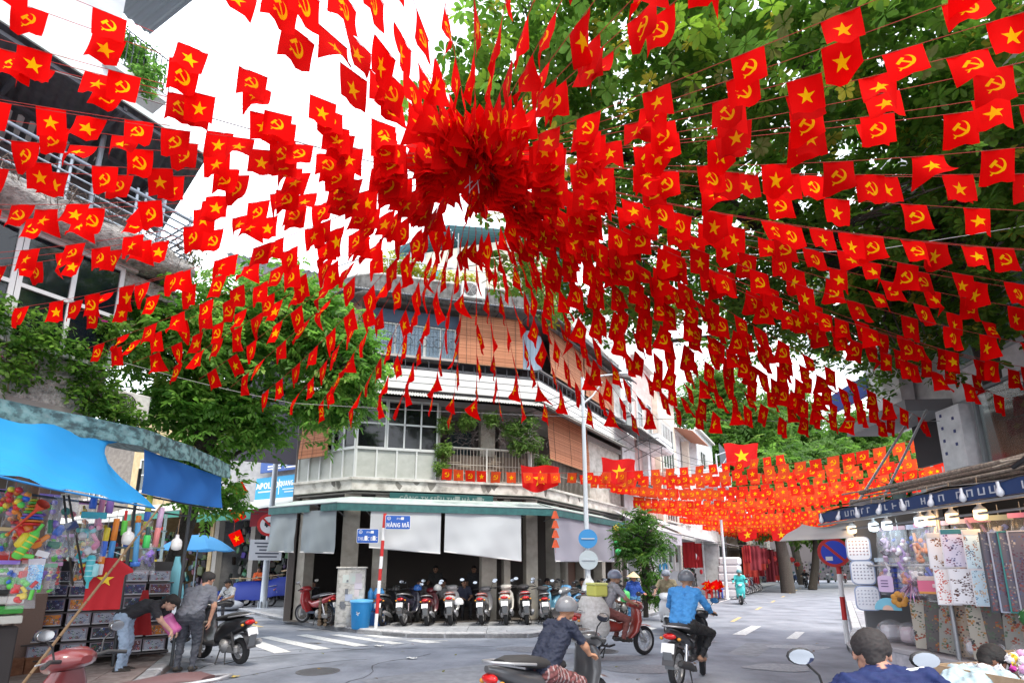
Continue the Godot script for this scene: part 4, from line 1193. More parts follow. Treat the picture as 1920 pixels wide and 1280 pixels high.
func tree(called: String,label: String,trunk: Array,radii: Array,limbs: Array,blobs: Array,meshes: Array,per: float,size: Vector2,tone: Array,bark: Material,singles:=0,twigs:=2) -> Node3D:
	var o:=thing(called,label,"tree",trunk[0])
	var inv:=-(trunk[0] as Vector3)
	var st:=S()
	var pts:=[]
	for p in trunk: pts.append(p+inv)
	tube(st,pts,radii,10)
	obj("trunk",st,bark,o)
	for l in limbs:
		st=S()
		pts=[]
		for k in l[0].size():
			pts.append(l[0][k]+inv)
		tube(st,pts,[l[1],l[2]],8)
		obj("limb",st,bark,o)
	st=S()
	var where:=[]
	for b in blobs:
		var c: Vector3=b[0]+inv
		var best:=Vector3.ZERO
		var bd:=1e9
		for l in limbs:
			for p in l[0]:
				if (p+inv).distance_to(c) < bd:
					bd=(p+inv).distance_to(c)
					best=p+inv
		if limbs.is_empty(): best=pts[pts.size() - 1]
		for k in twigs:
			var e: Vector3=c+Vector3(rnd(-1,1),rnd(-0.7,0.7),rnd(-1,1))*b[1]*0.8
			var mid: Vector3=best.lerp(e,0.5)+Vector3(rnd(-0.3,0.3),rnd(-0.1,0.4),rnd(-0.3,0.3))
			tube(st,[best,mid,e],[0.035,0.008],5)
			for j in 3:
				var s: Vector3=mid.lerp(e,rnd(0.1,0.9))
				tube(st,[s,s+Vector3(rnd(-1,1),rnd(-0.6,0.6),rnd(-1,1))*b[1]*0.5],[0.014,0.005],4)
		var n:=int(per*b[1]*b[1])
		for k in n:
			var d:=Vector3(rng.randfn(),rng.randfn()*0.75,rng.randfn()).normalized()
			var rr: float=b[1]*pow(rng.randf(),0.42)*(1.0+0.22*sin(d.x*5+d.z*7+c.x))
			var p: Vector3=c+d*rr
			where.append(X(p,rnd(0,TAU),rnd(-0.7,0.7),rnd(-0.6,0.6)).scaled_local(Vector3.ONE*rnd(size.x,size.y)))
	obj("twigs",st,bark,o).set_meta("kind","stuff")
	var groups:=[]
	var tints:=[]
	for m in meshes:
		groups.append([])
		tints.append([])
	var order:=[]
	var eye:=Vector3(0,1.7,0)+inv
	for i in where.size(): order.append([where[i].origin.distance_to(eye),i])
	if singles: order.sort_custom(func(a,b): return a[0] < b[0])
	for q in order.size():
		var i: int=order[q][1]
		var t: float=rng.randf()
		var col:=Color(lerpf(tone[0].r,tone[1].r,t),lerpf(tone[0].g,tone[1].g,t),lerpf(tone[0].b,tone[1].b,t))
		if rng.randf() < 0.06: col=tone[2]
		if q < singles:
			var lo:=obj("leaf_cluster",meshes[i % meshes.size()],single_leaf(col),o)
			lo.transform=where[i]
		else:
			groups[i % meshes.size()].append(where[i])
			tints[i % meshes.size()].append(col)
	for k in meshes.size():
		copies("crown",meshes[k],leaf_mat("leaves"),groups[k],tints[k],o)
	return o

func single_leaf(c: Color) -> StandardMaterial3D:
	return cloth(snappedf(c.r,0.08)+0.02,snappedf(c.g,0.1)+0.02,0.03,1.3)

func build_trees() -> void:
	var bark:=worn("dark bark",[[0.1,0.03,0.026,0.022],[0.9,0.1,0.085,0.07]],0.6,0.95,0.03,3.0)
	var greybark:=worn("grey bark",[[0.1,0.05,0.042,0.036],[0.9,0.16,0.14,0.12]],0.8,0.95,0.03,3.0)
	var ros:=[rosette(1),rosette(2),rosette(3)]
	var spr:=[spray(5),spray(6),spray(7)]
	var V:=func(x,y,z): return Vector3(x,y,z)
	var fork:=Vector3(9.2,6.6,-9.6)
	var limbs:=[
		[[fork,Vector3(7.6,7.5,-9.6),Vector3(5.8,7.7,-9.3),Vector3(4.0,8.6,-9.0),Vector3(2.2,9.2,-8.6)],0.3,0.07],
		[[fork,Vector3(7.6,9.3,-8.6),Vector3(5.8,10.3,-8.0),Vector3(3.6,11.2,-7.6),Vector3(0.8,11.6,-7.6)],0.26,0.06],
		[[Vector3(5.8,7.7,-9.3),Vector3(4.6,9.2,-8.4),Vector3(3.9,10.6,-7.4),Vector3(3.2,11.6,-6.2)],0.17,0.05],
		[[fork,Vector3(9.4,9.0,-8.4),Vector3(8.6,10.6,-6.8),Vector3(7.0,11.2,-5.6)],0.24,0.06],
		[[Vector3(7.6,7.5,-9.6),Vector3(7.0,7.6,-11.2),Vector3(5.4,7.4,-12.4),Vector3(3.4,7.3,-12.6)],0.16,0.04],
		[[Vector3(4.0,8.6,-9.0),Vector3(2.4,8.2,-9.8),Vector3(0.8,8.0,-9.6)],0.09,0.03],
		[[Vector3(2.2,9.2,-8.6),Vector3(0.6,9.4,-8.6),Vector3(-0.9,9.4,-8.4)],0.07,0.02],
		[[fork,Vector3(8.6,7.6,-11.2),Vector3(8.4,7.9,-12.6)],0.2,0.05]]
	var blobs:=[]
	for b in [[0.4,9.0,-7.7,1.5],[2.1,9.3,-8.2,1.8],[4.2,9.2,-7.8,2.0],[6.3,9.1,-7.8,2.0],[7.3,8.3,-7.6,1.8],[3.8,8.1,-9.2,1.7],[6.2,7.7,-9.2,1.7],[8.3,7.8,-9.4,1.6],[3.1,7.7,-10.6,1.4],[5.5,7.5,-11.2,1.5],[7.7,7.0,-11.2,1.4],[-0.5,9.4,-7.8,1.0],[1.3,8.1,-9.0,1.2],[0.1,6.9,-8.4,0.6],[3.8,9.6,-6.2,1.9],[2.1,10.0,-6.2,1.7],[0.5,10.2,-6.6,1.4],[6.2,9.4,-5.8,1.9],[8.4,9.4,-7.0,1.9],[5.0,7.0,-10.2,1.2],[7.0,6.6,-10.2,1.0],[2.3,6.8,-9.6,0.9],[-1.2,9.6,-8.0,0.7],[8.8,6.4,-11.4,1.0],[1.0,6.6,-9.2,0.55],[9.6,8.6,-8.6,1.6],[6.8,6.9,-6.9,0.9],[7.4,6.4,-7.4,0.8],[7.7,6.1,-8.6,0.8],[7.5,5.5,-9.0,0.6],[6.6,7.3,-6.1,0.9],[7.6,6.6,-9.6,0.9],[7.9,5.6,-8.0,0.6]]:
		blobs.append([Vector3(b[0],b[1],b[2]),b[3]])
	tree("almond_tree","big broad leaved almond tree spreading dark limbs over the crossing from the right",[Vector3(9.7,0,-9.4),Vector3(9.5,3.0,-9.5),fork],[0.42,0.36,0.32],limbs,blobs,ros,125.0,Vector2(0.5,0.85),[Color(0.045,0.12,0.014),Color(0.15,0.3,0.035),Color(0.34,0.32,0.04)],bark,240,4)
	limbs=[
		[[Vector3(-6.75,4.2,-11.4),Vector3(-6.3,5.6,-11.6),Vector3(-5.4,6.8,-11.7)],0.14,0.04],
		[[Vector3(-6.75,4.2,-11.4),Vector3(-7.2,5.8,-11.2),Vector3(-7.6,6.8,-11.0)],0.13,0.04],
		[[Vector3(-6.6,4.6,-11.4),Vector3(-5.6,5.6,-11.8),Vector3(-4.4,6.2,-12.0)],0.1,0.03],
		[[Vector3(-6.9,3.6,-11.4),Vector3(-6.2,4.3,-11.8),Vector3(-5.5,4.7,-12.0)],0.06,0.02]]
	blobs=[]
	for b in [[-5.9,6.8,-11.1,1.35],[-7.1,6.2,-10.7,1.15],[-4.4,6.9,-11.6,1.2],[-3.9,6.0,-11.7,0.95],[-5.4,7.9,-11.6,0.95],[-7.4,6.9,-10.7,0.9],[-6.4,5.2,-11.3,1.15],[-4.7,7.8,-11.7,0.75],[-5.7,4.8,-11.7,0.6],[-4.4,5.3,-11.7,0.75],[-7.3,5.1,-11.2,0.8],[-6.5,3.9,-11.4,0.5],[-6.4,3.3,-11.8,0.4],[-3.6,6.6,-11.9,0.6],[-6.6,3.2,-11.3,0.4],[-6.5,7.6,-11.2,0.7],[-7.0,4.2,-11.6,0.5]]:
		blobs.append([Vector3(b[0],b[1],b[2]),b[3]])
	tree("street_tree","round leafy tree with leaning dark trunk beside the left toy stall",[Vector3(-8.3,0.05,-12.5),Vector3(-7.9,1.2,-12.4),Vector3(-7.2,2.8,-11.9),Vector3(-6.75,4.2,-11.4)],[0.22,0.19,0.16,0.14],limbs,blobs,spr,250.0,Vector2(0.85,1.35),[Color(0.06,0.19,0.025),Color(0.22,0.46,0.07),Color(0.36,0.56,0.12)],bark,0,3)
	blobs=[]
	for b in [[4.5,3.0,-18.9,0.7],[4.3,2.3,-18.7,0.65],[4.7,1.5,-18.8,0.5],[4.9,0.8,-18.8,0.4],[3.9,2.8,-18.6,0.5],[5.0,2.5,-19.0,0.6],[4.6,3.5,-19.0,0.45]]:
		blobs.append([Vector3(b[0],b[1],b[2]),b[3]])
	tree("street_tree","bushy young tree behind the street seller in the conical hat",[Vector3(4.6,0.1,-19.0),Vector3(4.6,1.4,-18.9),Vector3(4.5,2.6,-18.9)],[0.09,0.08,0.06],[],blobs,spr,260.0,Vector2(0.7,1.1),[Color(0.04,0.12,0.02),Color(0.12,0.27,0.04),Color(0.2,0.34,0.06)],bark,0,3)
	var far:=[
		["street_tree","tall bright green tree rising behind the row houses",Vector3(20.5,0,-47),[[19,13,-47,3.2],[21.5,15.5,-48,3.2],[18.4,17,-50,2.8],[23,12,-47,2.8],[20,19,-49,2.4],[21,10,-46,2.4]],0.35],
		["street_tree","street tree with a thick grey trunk by the red goods",Vector3(20.4,0,-40.5),[[19.6,8.6,-40,1.8],[21.4,9.2,-41,2.0],[22.6,7.8,-41.4,1.6],[20.4,6.2,-40.2,1.2],[18.6,7.4,-39.6,1.2],[19.4,5.2,-41.2,0.9],[21.8,5.4,-42.2,1.0],[22.8,5.0,-43.4,0.8]],0.42],
		["street_tree","street tree with a dark trunk leaning over the road",Vector3(25.5,0,-46.5),[[27.4,8.2,-47.5,2.2],[29.6,8.8,-48.5,2.2],[27,10.6,-47,2.0],[31,7.4,-49,1.7],[26,7.0,-46,1.3],[30.4,6.0,-49.4,1.2],[25.2,5.2,-47.4,1.0],[27.6,5.2,-48.6,1.1],[29.4,5.0,-50.4,1.2],[32,5.4,-51.4,1.2],[26.4,5.6,-49.8,1.2]],0.3],
		["street_tree","large pale green tree filling the end of the main street",Vector3(33,0,-62),[[31,14,-62,4],[36,16,-64,4.4],[40,13,-65,4.2],[34,20,-64,3.6],[29,18,-61,3.2],[44,16,-66,3.6],[37,11,-62,3.4]],0.4],
		["street_tree","green tree on the right side of the main street beyond the stall",Vector3(33,0,-50),[[31,11,-49,3],[34.5,12.5,-50.5,3.2],[37.5,10.5,-51,3],[34,15,-51,2.6],[30.5,8.4,-48.6,2.0],[38,14,-52,2.6]],0.34]]
	for t in far:
		blobs=[]
		for b in t[3]: blobs.append([Vector3(b[0],b[1],b[2]),b[3]])
		var base: Vector3=t[2]
		var top: Vector3=blobs[0][0] - Vector3(0,blobs[0][1]*0.4,0)
		var lims:=[]
		for b in blobs.slice(0,3): lims.append([[base.lerp(top,0.55),base.lerp(b[0],0.8),b[0]],t[4]*0.5,0.06])
		tree(t[0],t[1],[base,base.lerp(top,0.3)+Vector3(0.1,0,0),base.lerp(top,0.6),top],[t[4]*1.2,t[4],t[4]*0.8,t[4]*0.5],lims,blobs,spr,85.0,Vector2(2.0,3.4),[Color(0.05,0.13,0.02),Color(0.16,0.32,0.05),Color(0.26,0.4,0.09)],greybark if t[4] > 0.35 else bark,0,2)
	climber("vine","flowering creeper hanging over the left house's wall",[[-7.7,5.2,-9.05,0.55],[-8.0,5.5,-8.4,0.5],[-7.6,4.75,-9.2,0.45],[-7.3,4.5,-9.4,0.4],[-8.2,5.0,-8.2,0.5],[-7.45,6.0,-9.3,0.35],[-8.4,5.7,-7.9,0.4],[-7.1,4.3,-9.7,0.3]],420,[Color(0.05,0.15,0.02),Color(0.17,0.33,0.05)],true)
	climber("vine","pale climbing plant on the cafe balcony's column",[[-2.2,6.3,-16.9,0.3],[-2.2,5.5,-16.85,0.3],[-2.3,4.9,-16.8,0.25],[-1.5,6.5,-17.0,0.35],[-0.7,6.6,-17.1,0.3]],520,[Color(0.12,0.24,0.04),Color(0.26,0.4,0.1)],false)
	climber("vine","leafy creeper at the right end of the cafe balcony",[[0.0,6.3,-17.4,0.4],[0.2,5.8,-17.4,0.35],[0.5,6.5,-17.5,0.4],[0.7,5.9,-17.7,0.35],[1.0,5.3,-18.2,0.35]],520,[Color(0.09,0.2,0.04),Color(0.2,0.32,0.08)],false)
	climber("plant","yellow green potted plants on the cafe roof behind the parapet",[[-4.2,12.2,-17.0,0.5],[-3.6,12.1,-17.2,0.5],[-3.0,11.9,-17.4,0.4],[-2.4,11.8,-17.5,0.4],[-1.6,11.8,-17.6,0.4]],300,[Color(0.2,0.25,0.02),Color(0.45,0.42,0.03)],false)
	climber("plant","feathery green plant sprouting at the parapet's right corner",[[0.8,11.8,-17.9,0.6],[1.1,11.2,-18.2,0.5],[1.5,11.5,-18.8,0.6],[1.9,11.4,-19.6,0.5],[0.5,12.4,-17.9,0.4]],330,[Color(0.16,0.28,0.04),Color(0.34,0.45,0.12)],false)
	climber("plant","green plants on the white upper balcony of the left house",[[-8.4,12.9,-9.9,0.4],[-8.2,12.6,-10.0,0.4],[-8.7,13.1,-9.7,0.35],[-8.1,12.2,-9.8,0.3]],300,[Color(0.07,0.2,0.03),Color(0.2,0.4,0.08)],false)
	climber("weeds","tuft of weeds at the kerb by the blue bin",[[-4.7,0.28,-16.0,0.24],[-4.95,0.25,-16.1,0.2]],500,[Color(0.1,0.24,0.03),Color(0.24,0.42,0.07)],false,0.7)
	climber("vine","dead grey vine tangled along the left terrace edge",[[-6.6,8.1,-9.9,0.3]],60,[Color(0.1,0.14,0.06),Color(0.16,0.18,0.1)],false)
	var st:=S()
	for k in 150:
		var p:=Vector3(rnd(-2.6,0.9),rnd(5.9,6.9),-17.15 - 0.1*rnd(0,3))
		var pts:=[p]
		for j in 4: pts.append(pts[j]+Vector3(rnd(-0.25,0.25),rnd(-0.22,0.12),rnd(-0.12,0.14)))
		tube(st,pts,[0.007,0.003],3,false)
	tag(obj("dry_creeper",st,mat(0.24,0.2,0.19)),"tangle of dry grey creeper stems hanging over the cafe balcony","creeper","","stuff")
	st=S()
	for k in 130:
		var t:=rng.randf()
		var p:=Vector3(-7.7,8.0,-9.0)+HALL*lerpf(-3.0,1.2,t)+SIDE*0.6
		var pts:=[p]
		for j in 4: pts.append(pts[j]+Vector3(rnd(-0.2,0.2),rnd(-0.25,0.16),rnd(-0.2,0.2)))
		tube(st,pts,[0.009,0.003],3,false)
	tag(obj("dry_creeper",st,mat(0.13,0.1,0.085)),"tangle of dead brown stems along the rubble terrace edge","creeper","","stuff")

func climber(called: String,label: String,blobs: Array,per: int,tone: Array,flowers: bool,size:=1.0) -> void:
	var o:=thing(called,label,"plant",Vector3(blobs[0][0],blobs[0][1],blobs[0][2]))
	var st:=S()
	var inv:=-o.position
	for i in blobs.size():
		var a:=Vector3(blobs[i][0],blobs[i][1],blobs[i][2])+inv
		for k in 4: tube(st,[a+Vector3(rnd(-0.1,0.1),-blobs[i][3],0),a,a+Vector3(rnd(-1,1),rnd(-0.6,1),rnd(-0.6,0.6))*blobs[i][3]*1.3],[0.012,0.004],4)
	obj("stem",st,mat(0.14,0.1,0.06),o)
	var key:="small leaf"
	if not mats.has(key):
		var ls:=S()
		for k in 6: leaf(ls,X(Vector3(rnd(-0.06,0.06),rnd(-0.05,0.05),rnd(-0.06,0.06)),TAU*k/6.0,rnd(-0.6,0.6)),0.09,0.05,0.45,0.3)
		ls.generate_normals()
		mats[key]=ls.commit()
	var where:=[]
	var tints:=[]
	for b in blobs:
		for k in int(per*b[3]*b[3]*2.2):
			var d: Vector3=Vector3(rng.randfn(),rng.randfn(),rng.randfn()).normalized()*pow(rng.randf(),0.5)*b[3]
			where.append(X(Vector3(b[0],b[1],b[2])+inv+d,rnd(0,TAU),rnd(-0.8,0.8),rnd(-0.8,0.8)).scaled_local(Vector3.ONE*rnd(0.7,1.3)*size))
			var t:=rng.randf()
			tints.append(Color(lerpf(tone[0].r,tone[1].r,t),lerpf(tone[0].g,tone[1].g,t),lerpf(tone[0].b,tone[1].b,t)))
	copies("foliage",mats[key],leaf_mat("leaves"),where,tints,o)
	if flowers:
		for k in 7:
			var b: Array=blobs[rng.randi() % blobs.size()]
			st=S()
			var c:=Vector3(b[0],b[1],b[2])+inv+Vector3(rnd(-0.3,0.3),rnd(-0.3,0.4),rnd(0.1,0.4))
			for j in 5: leaf(st,X(c,TAU*j/5,0.3),0.06,0.05)
			obj("blossom",st,cloth(0.5,0.03,0.25,0.4),o)
const KNOT:=Vector3(-0.47,6.85,-5.9)

func flag_print(faded:=0.0) -> Image:
	var n:=256
	var im:=Image.create(n*2,n,false,Image.FORMAT_RGB8)
	var star:=PackedVector2Array()
	for k in 10:
		var r:=0.27 if k % 2 == 0 else 0.105
		star.append(Vector2(sin(PI*k/5),-cos(PI*k/5))*r+Vector2(0.5,0.52))
	var rr:=RandomNumberGenerator.new()
	rr.seed=12
	for y in n:
		for x in n*2:
			var hit:=0.0
			for s in [Vector2(0.25,0.25),Vector2(0.75,0.25),Vector2(0.25,0.75),Vector2(0.75,0.75)]:
				var p:=Vector2((x % n+s.x)/n,(y+s.y)/n)
				if x < n:
					if absf(p.x - 0.5) < 0.28 and absf(p.y - 0.5) < 0.3 and Geometry2D.is_point_in_polygon(p,star): hit += 0.25
				else:
					var q:=p - Vector2(0.5,0.5)
					var blade_in:=q.length() < 0.235 and (q - Vector2(-0.05,-0.035)).length() > 0.205 and not (q.x < -0.06 and q.y < 0.02)
					var e:=Vector2(q.x+q.y,q.x - q.y)*0.7071
					var handle:=absf(e.y) < 0.026 and e.x > -0.2 and e.x < 0.24
					var head:=absf(e.x+0.16) < 0.05 and e.y > -0.13 and e.y < 0.1
					var grip:=absf(e.x - 0.03) < 0.026 and e.y < -0.2 and e.y > -0.3
					if blade_in or handle or head or grip: hit += 0.25
			var w:=rr.randf_range(-0.02,0.02)+(0.012 if (x+y) % 3 == 0 else 0.0)
			var red:=Color(0.9+w,0.03+w*0.3+0.24*faded,0.03+0.15*faded)
			im.set_pixel(x,y,red.lerp(Color(0.98,0.74+w,0.02),hit))
	return im
var flag_meshes:=[]
var flag_mats:=[]
var thin_mats:=[]

func make_flags() -> void:
	var im:=flag_print()
	for k in 5:
		var m:=StandardMaterial3D.new()
		m.albedo_texture=ImageTexture.create_from_image(im) if k == 0 else flag_mats[0].albedo_texture
		m.albedo_color=[Color(1,1,1),Color(0.92,0.88,0.88),Color(1.0,0.98,0.85),Color(0.84,0.8,0.8),Color(0.96,1.0,1.0)][k]
		m.roughness=0.95
		m.metallic_specular=0.2
		m.cull_mode=BaseMaterial3D.CULL_DISABLED
		m.backlight_enabled=true
		m.backlight=lin(0.8,0.8,0.8)
		flag_mats.append(m)
	for k in 2:
		var m: StandardMaterial3D=flag_mats[k*2].duplicate()
		m.backlight=lin(1.1,1.1,1.1)
		m.albedo_texture=ImageTexture.create_from_image(flag_print([0.7,1.3][k]))
		thin_mats.append(m)
	for emblem in 2:
		var row:=[]
		for k in 12:
			var a:=rnd(0.008,0.04)
			var ph:=rnd(0,TAU)
			var lean:=rnd(-0.14,0.2)
			var curl:=rnd(-0.05,0.06)*(3.5 if k > 7 else 1.2)
			var skew:=rnd(-0.03,0.03)
			var st:=S()
			sheet(st,5,6,func(u,v):
				var x: float=(u - 0.5)*0.36*(1.0 - 0.04*v)+skew*v
				var z: float=a*sin(u*7+ph+v*2)*(0.3+v)+lean*v*0.4+curl*v*v*cos(u*3+ph)
				return Vector3(x,-0.4*v+0.01*sin(u*9+ph)*v,z),Rect2(0.5*emblem+0.002,0,0.496,1))
			st.generate_normals()
			row.append(st.commit())
		flag_meshes.append(row)

func sag_point(a: Vector3,b: Vector3,sag: float,t: float) -> Vector3:
	return a.lerp(b,t) - Vector3(0,sag*4*t*(1 - t),0)

func bunting(label: String,group: String,a: Vector3,b: Vector3,sag: float,step: float,size: float,first: float,last: float,swing:=0.25,cord:=0.004,cloths:=flag_mats) -> Node3D:
	var o:=thing("flag_string",label,"bunting",a,0.0,group)
	var l:=a.distance_to(b)
	var st:=S()
	var pts:=[]
	var n:=maxi(6,int(l/0.8))
	for k in n+1: pts.append(sag_point(a,b,sag,float(k)/n) - a)
	tube(st,pts,cord,4,false)
	obj("cord",st,mat(0.45,0.05,0.04,0.8),o)
	var s:=first
	var k:=rng.randi() % 2
	var along:=b - a
	along.y=0
	while s < l - last:
		var t:=s/l
		var p:=sag_point(a,b,sag,t)
		var tg:=(sag_point(a,b,sag,t+0.01) - sag_point(a,b,sag,t - 0.01)).normalized()
		if tg.dot(Vector3(1,0,0)) < 0: tg=-tg
		var side:=tg.cross(Vector3.UP).normalized()
		var down:=Vector3.DOWN.rotated(tg,rng.randfn(0.0,swing))
		down=(down+tg*rng.randfn(0.0,0.05)).normalized()
		var up:=-down
		var zz:=tg.cross(up).normalized()
		var f:=obj("flag",flag_meshes[k % 2][rng.randi() % 12],cloths[rng.randi() % cloths.size()],o)
		f.transform=Transform3D(Basis(tg,up,zz),p - a).scaled_local(Vector3.ONE*size)
		s += step*rnd(0.8,1.2)*clampf(0.5+s*0.25,0.6,1.0)
		k += 1
	return o

func build_bunting() -> void:
	make_flags()
	var n:=0
	var knot:=thing("flag_knot","bunched red flags gathered in the knot above the crossing","bunting",KNOT)
	for k in 90:
		var a:=rnd(0,TAU)
		var f:=obj("flag",flag_meshes[k % 2][rng.randi() % 12],flag_mats[rng.randi() % 5],knot)
		var r:=0.62*sqrt(rng.randf())
		f.transform=X(Vector3(cos(a)*r,rnd(-0.05,0.28) - 0.1*r,sin(a)*r),-a+rnd(-0.5,0.5),rnd(-0.7,0.7),rnd(-0.7,0.7)).scaled_local(Vector3.ONE*0.95)
	var st:=S()
	for k in 5: tube(st,[Vector3(0,0.1,0),Vector3(rnd(-0.1,0.1),-0.2,rnd(-0.1,0.1)),Vector3(rnd(-0.15,0.15),-0.5,rnd(-0.1,0.1))],0.006,4)
	obj("cord_end",st,mat(0.5,0.4,0.4),knot)
	var ca:=Vector3(-7.6,5.55,-9.2)
	var cb:=Vector3(-4.4,4.95,-10.2)
	var cc:=Vector3(8.4,4.55,-10.1)
	st=S()
	var pts:=[]
	for k in 9: pts.append(sag_point(ca,cb,0.05,k/8.0))
	for k in 15: pts.append(sag_point(cb,cc,0.12,(k+1)/15.0))
	tube(st,pts,0.006,5)
	tag(obj("cable",st,mat(0.3,0.3,0.3)),"thin grey cable across the crossing that the far string ends are tied to","cable")
	st=S()
	pts=[]
	for k in 17: pts.append(sag_point(Vector3(-10.5,8.3,-3.6),Vector3(9.3,7.4,-9.2),1.0,k/16.0))
	tube(st,pts,0.007,5)
	tag(obj("cable",st,mat(0.2,0.2,0.2)),"cable from left terrace to almond tree that carries the knot","cable")
	st=S()
	tube(st,[Vector3(1.4,6.1,-7.0),Vector3(5.0,6.0,-6.6),Vector3(12,6.9,-6.0)],0.004,5)
	tag(obj("cable",st,mat(0.75,0.75,0.75)),"white wire crossing in front of the almond tree's leaves","cable")
	var grp:="flag strings fanning out from the knot over the crossing"
	for k in 7:
		var t:=k/6.0
		bunting("flag string from the knot to the cable before the round tree, %s from the left" % ORD[k],grp,KNOT,ca.lerp(cb,t)+Vector3(0,0.02,0),rnd(0.1,0.3),0.64,0.84,0.9,0.1,0.2)
	for k in 28:
		var t:=pow((k+0.6)/28.0,0.86)
		var e:=sag_point(cb,cc,0.12,t)+Vector3(0,0,rnd(-0.3,0.3))
		bunting("flag string from the knot to the far cable, %s counted from the round tree" % ORD[k],grp,KNOT,e,rnd(0.0,0.25),0.58,0.84,1.1 if k < 14 else 0.5,0.05,0.12)
	for k in 24:
		var t:=pow(k/23.0,1.5)
		var e:=Vector3(lerpf(8.9,9.6,t),lerpf(4.9,6.5,t)+0.25*sin(k*2.4),lerpf(-9.4,0.4,t))
		bunting("flag string from the knot to the right shop building, %s from the almond trunk" % ORD[k],grp,KNOT,e,rnd(0.2,0.5),0.76,0.82,0.5,0.2,0.07)
	for k in 15:
		var t:=k/14.0
		var e:=Vector3(lerpf(7.5,-7.5,t),7.5,lerpf(1.8,1.4,t))
		bunting("flag string passing overhead from the knot, %s from the right" % ORD[k],grp,KNOT,e,rnd(0.2,0.4),0.62,0.88,0.5,0.2,0.1)
	for k in 21:
		var t:=pow(k/20.0,0.8)
		var p:=Vector3(-7.7,0,-9.0)+HALL*lerpf(-9.0,-0.1,t)+SIDE*0.4
		p.y=lerpf(8.6,5.7,pow(t,0.7))+0.25*sin(k*2.1)
		bunting("flag string from the knot to the left house, %s counted away from the viewer" % ORD[k],grp,KNOT,p,rnd(0.2,0.45),0.74,0.82,0.6,0.15,0.09)
	st=S()
	tube(st,[Vector3(6.1,2.6,-9.7),Vector3(7.9,4.7,-10.1)],0.022,6)
	tag(obj("pole",st,mat(0.4,0.4,0.42,0.4,0.5)),"slanted steel pole holding the cable's right end above the stall roof, left one of two","pole")
	st=S()
	tube(st,[Vector3(6.5,2.6,-9.6),Vector3(8.1,4.75,-10.0)],0.022,6)
	tag(obj("pole",st,mat(0.4,0.4,0.42,0.4,0.5)),"slanted steel pole holding the cable's right end above the stall roof, right one of two","pole")

func build_far_bunting() -> void:
	var grp:="rows of small flags across the main street"
	var e:=Vector3(1.6,0,-18.6)
	for k in 40:
		var d:=0.4+k*1.0+rnd(-0.2,0.2)
		var a:=e+HALL*d+SIDE*(0.6 if k < 8 else 0.0)
		var b:=a+SIDE*(11.5 if k < 10 else 10.0)+HALL*rnd(-0.6,0.8)
		a.y=5.0+rnd(-0.3,0.35) if k else 5.0
		b.y=5.1+rnd(-0.3,0.5)
		if a.distance_to(Vector3.ZERO) < 46.0:
			bunting("row of small flags across the main street, %s from the cafe corner" % ORD[k],grp,a,b,rnd(0.3,0.6),0.42,0.82,0.2,0.2,0.16,0.004,thin_mats)
		else:
			far_row("row of small flags across the main street, %s from the cafe corner" % ORD[k],grp,a,b,rnd(0.3,0.6))
	bunting("row of small flags running level along the cafe's balcony slab",grp,Vector3(-2.2,4.75,-16.2),Vector3(9.5,5.6,-18.0),0.35,0.5,0.85,0.2,0.2,0.14,0.004,thin_mats)
	for q in [[Vector3(3.55,5.3,-17.4),0.25,"large red flag with yellow star hung among the rows right of the lamp post"],[Vector3(8.2,6.1,-18.6),0.0,"large crumpled red flag above the rows in the main street"],[Vector3(16.0,4.4,-36.5),-0.3,"left one of two large flags hanging low at the rows' far end"],[Vector3(18.3,4.4,-36.5),-0.3,"right one of two large flags hanging low at the rows' far end"],[Vector3(0.9,4.95,-16.8),0.1,"crumpled red flag tied at the cafe slab's right corner"]]:
		var o:=thing("large_flag",q[2],"flag",q[0],q[1],"large flags among the rows")
		var st:=S()
		var ph:=rnd(0,6)
		sheet(st,14,10,func(u,v): return Vector3((u - 0.5)*1.25*(1.0 - 0.1*v),-0.85*v*(0.75+0.25*sin(u*3+0.3))+0.03*sin(u*8+ph),0.06*sin(u*9+ph+v*3)*(0.4+v)),Rect2(0,0,1,1))
		obj("cloth",st,big_flag(),o)

func big_flag() -> StandardMaterial3D:
	if not mats.has("big flag"):
		var im:=Image.create(192,128,false,Image.FORMAT_RGB8)
		var star:=PackedVector2Array()
		for k in 10:
			var r:=42.0 if k % 2 == 0 else 16.0
			star.append(Vector2(sin(PI*k/5),-cos(PI*k/5))*r+Vector2(96,64))
		for y in 128:
			for x in 192:
				im.set_pixel(x,y,Color(1.0,0.8,0.05) if Geometry2D.is_point_in_polygon(Vector2(x,y),star) else Color(0.84,0.04,0.05))
		var m:=picture("big flag",im,0.85)
		m.backlight_enabled=true
		m.backlight=lin(0.8,0.8,0.8)
	return mats["big flag"]

func far_row(label: String,group: String,a: Vector3,b: Vector3,sag: float) -> void:
	var o:=thing("flag_string",label,"bunting",a,0.0,group)
	var st:=S()
	var pts:=[]
	for k in 9: pts.append(sag_point(a,b,sag,k/8.0) - a)
	tube(st,pts,0.008,4,false)
	obj("cord",st,mat(0.45,0.05,0.04,0.8),o)
	var w:=[[],[]]
	var l:=a.distance_to(b)
	var tg:=(b - a).normalized()
	for k in int(l/0.42):
		var t:=(k+0.5)*0.42/l
		var up:=Vector3.UP.rotated(tg,rng.randfn(0,0.15))
		w[k % 2].append(Transform3D(Basis(tg,up,tg.cross(up)),sag_point(a,b,sag,t) - a).scaled_local(Vector3.ONE*0.82))
	for k in 2: copies("flags",flag_meshes[k][k*3],thin_mats[k],w[k],[],o)

func disc(st: SurfaceTool,c: Vector3,r: float,d: float,sides:=28) -> void:
	lathe(st,X(c,0,PI/2),[Vector2(r,0),Vector2(r,d)],sides)

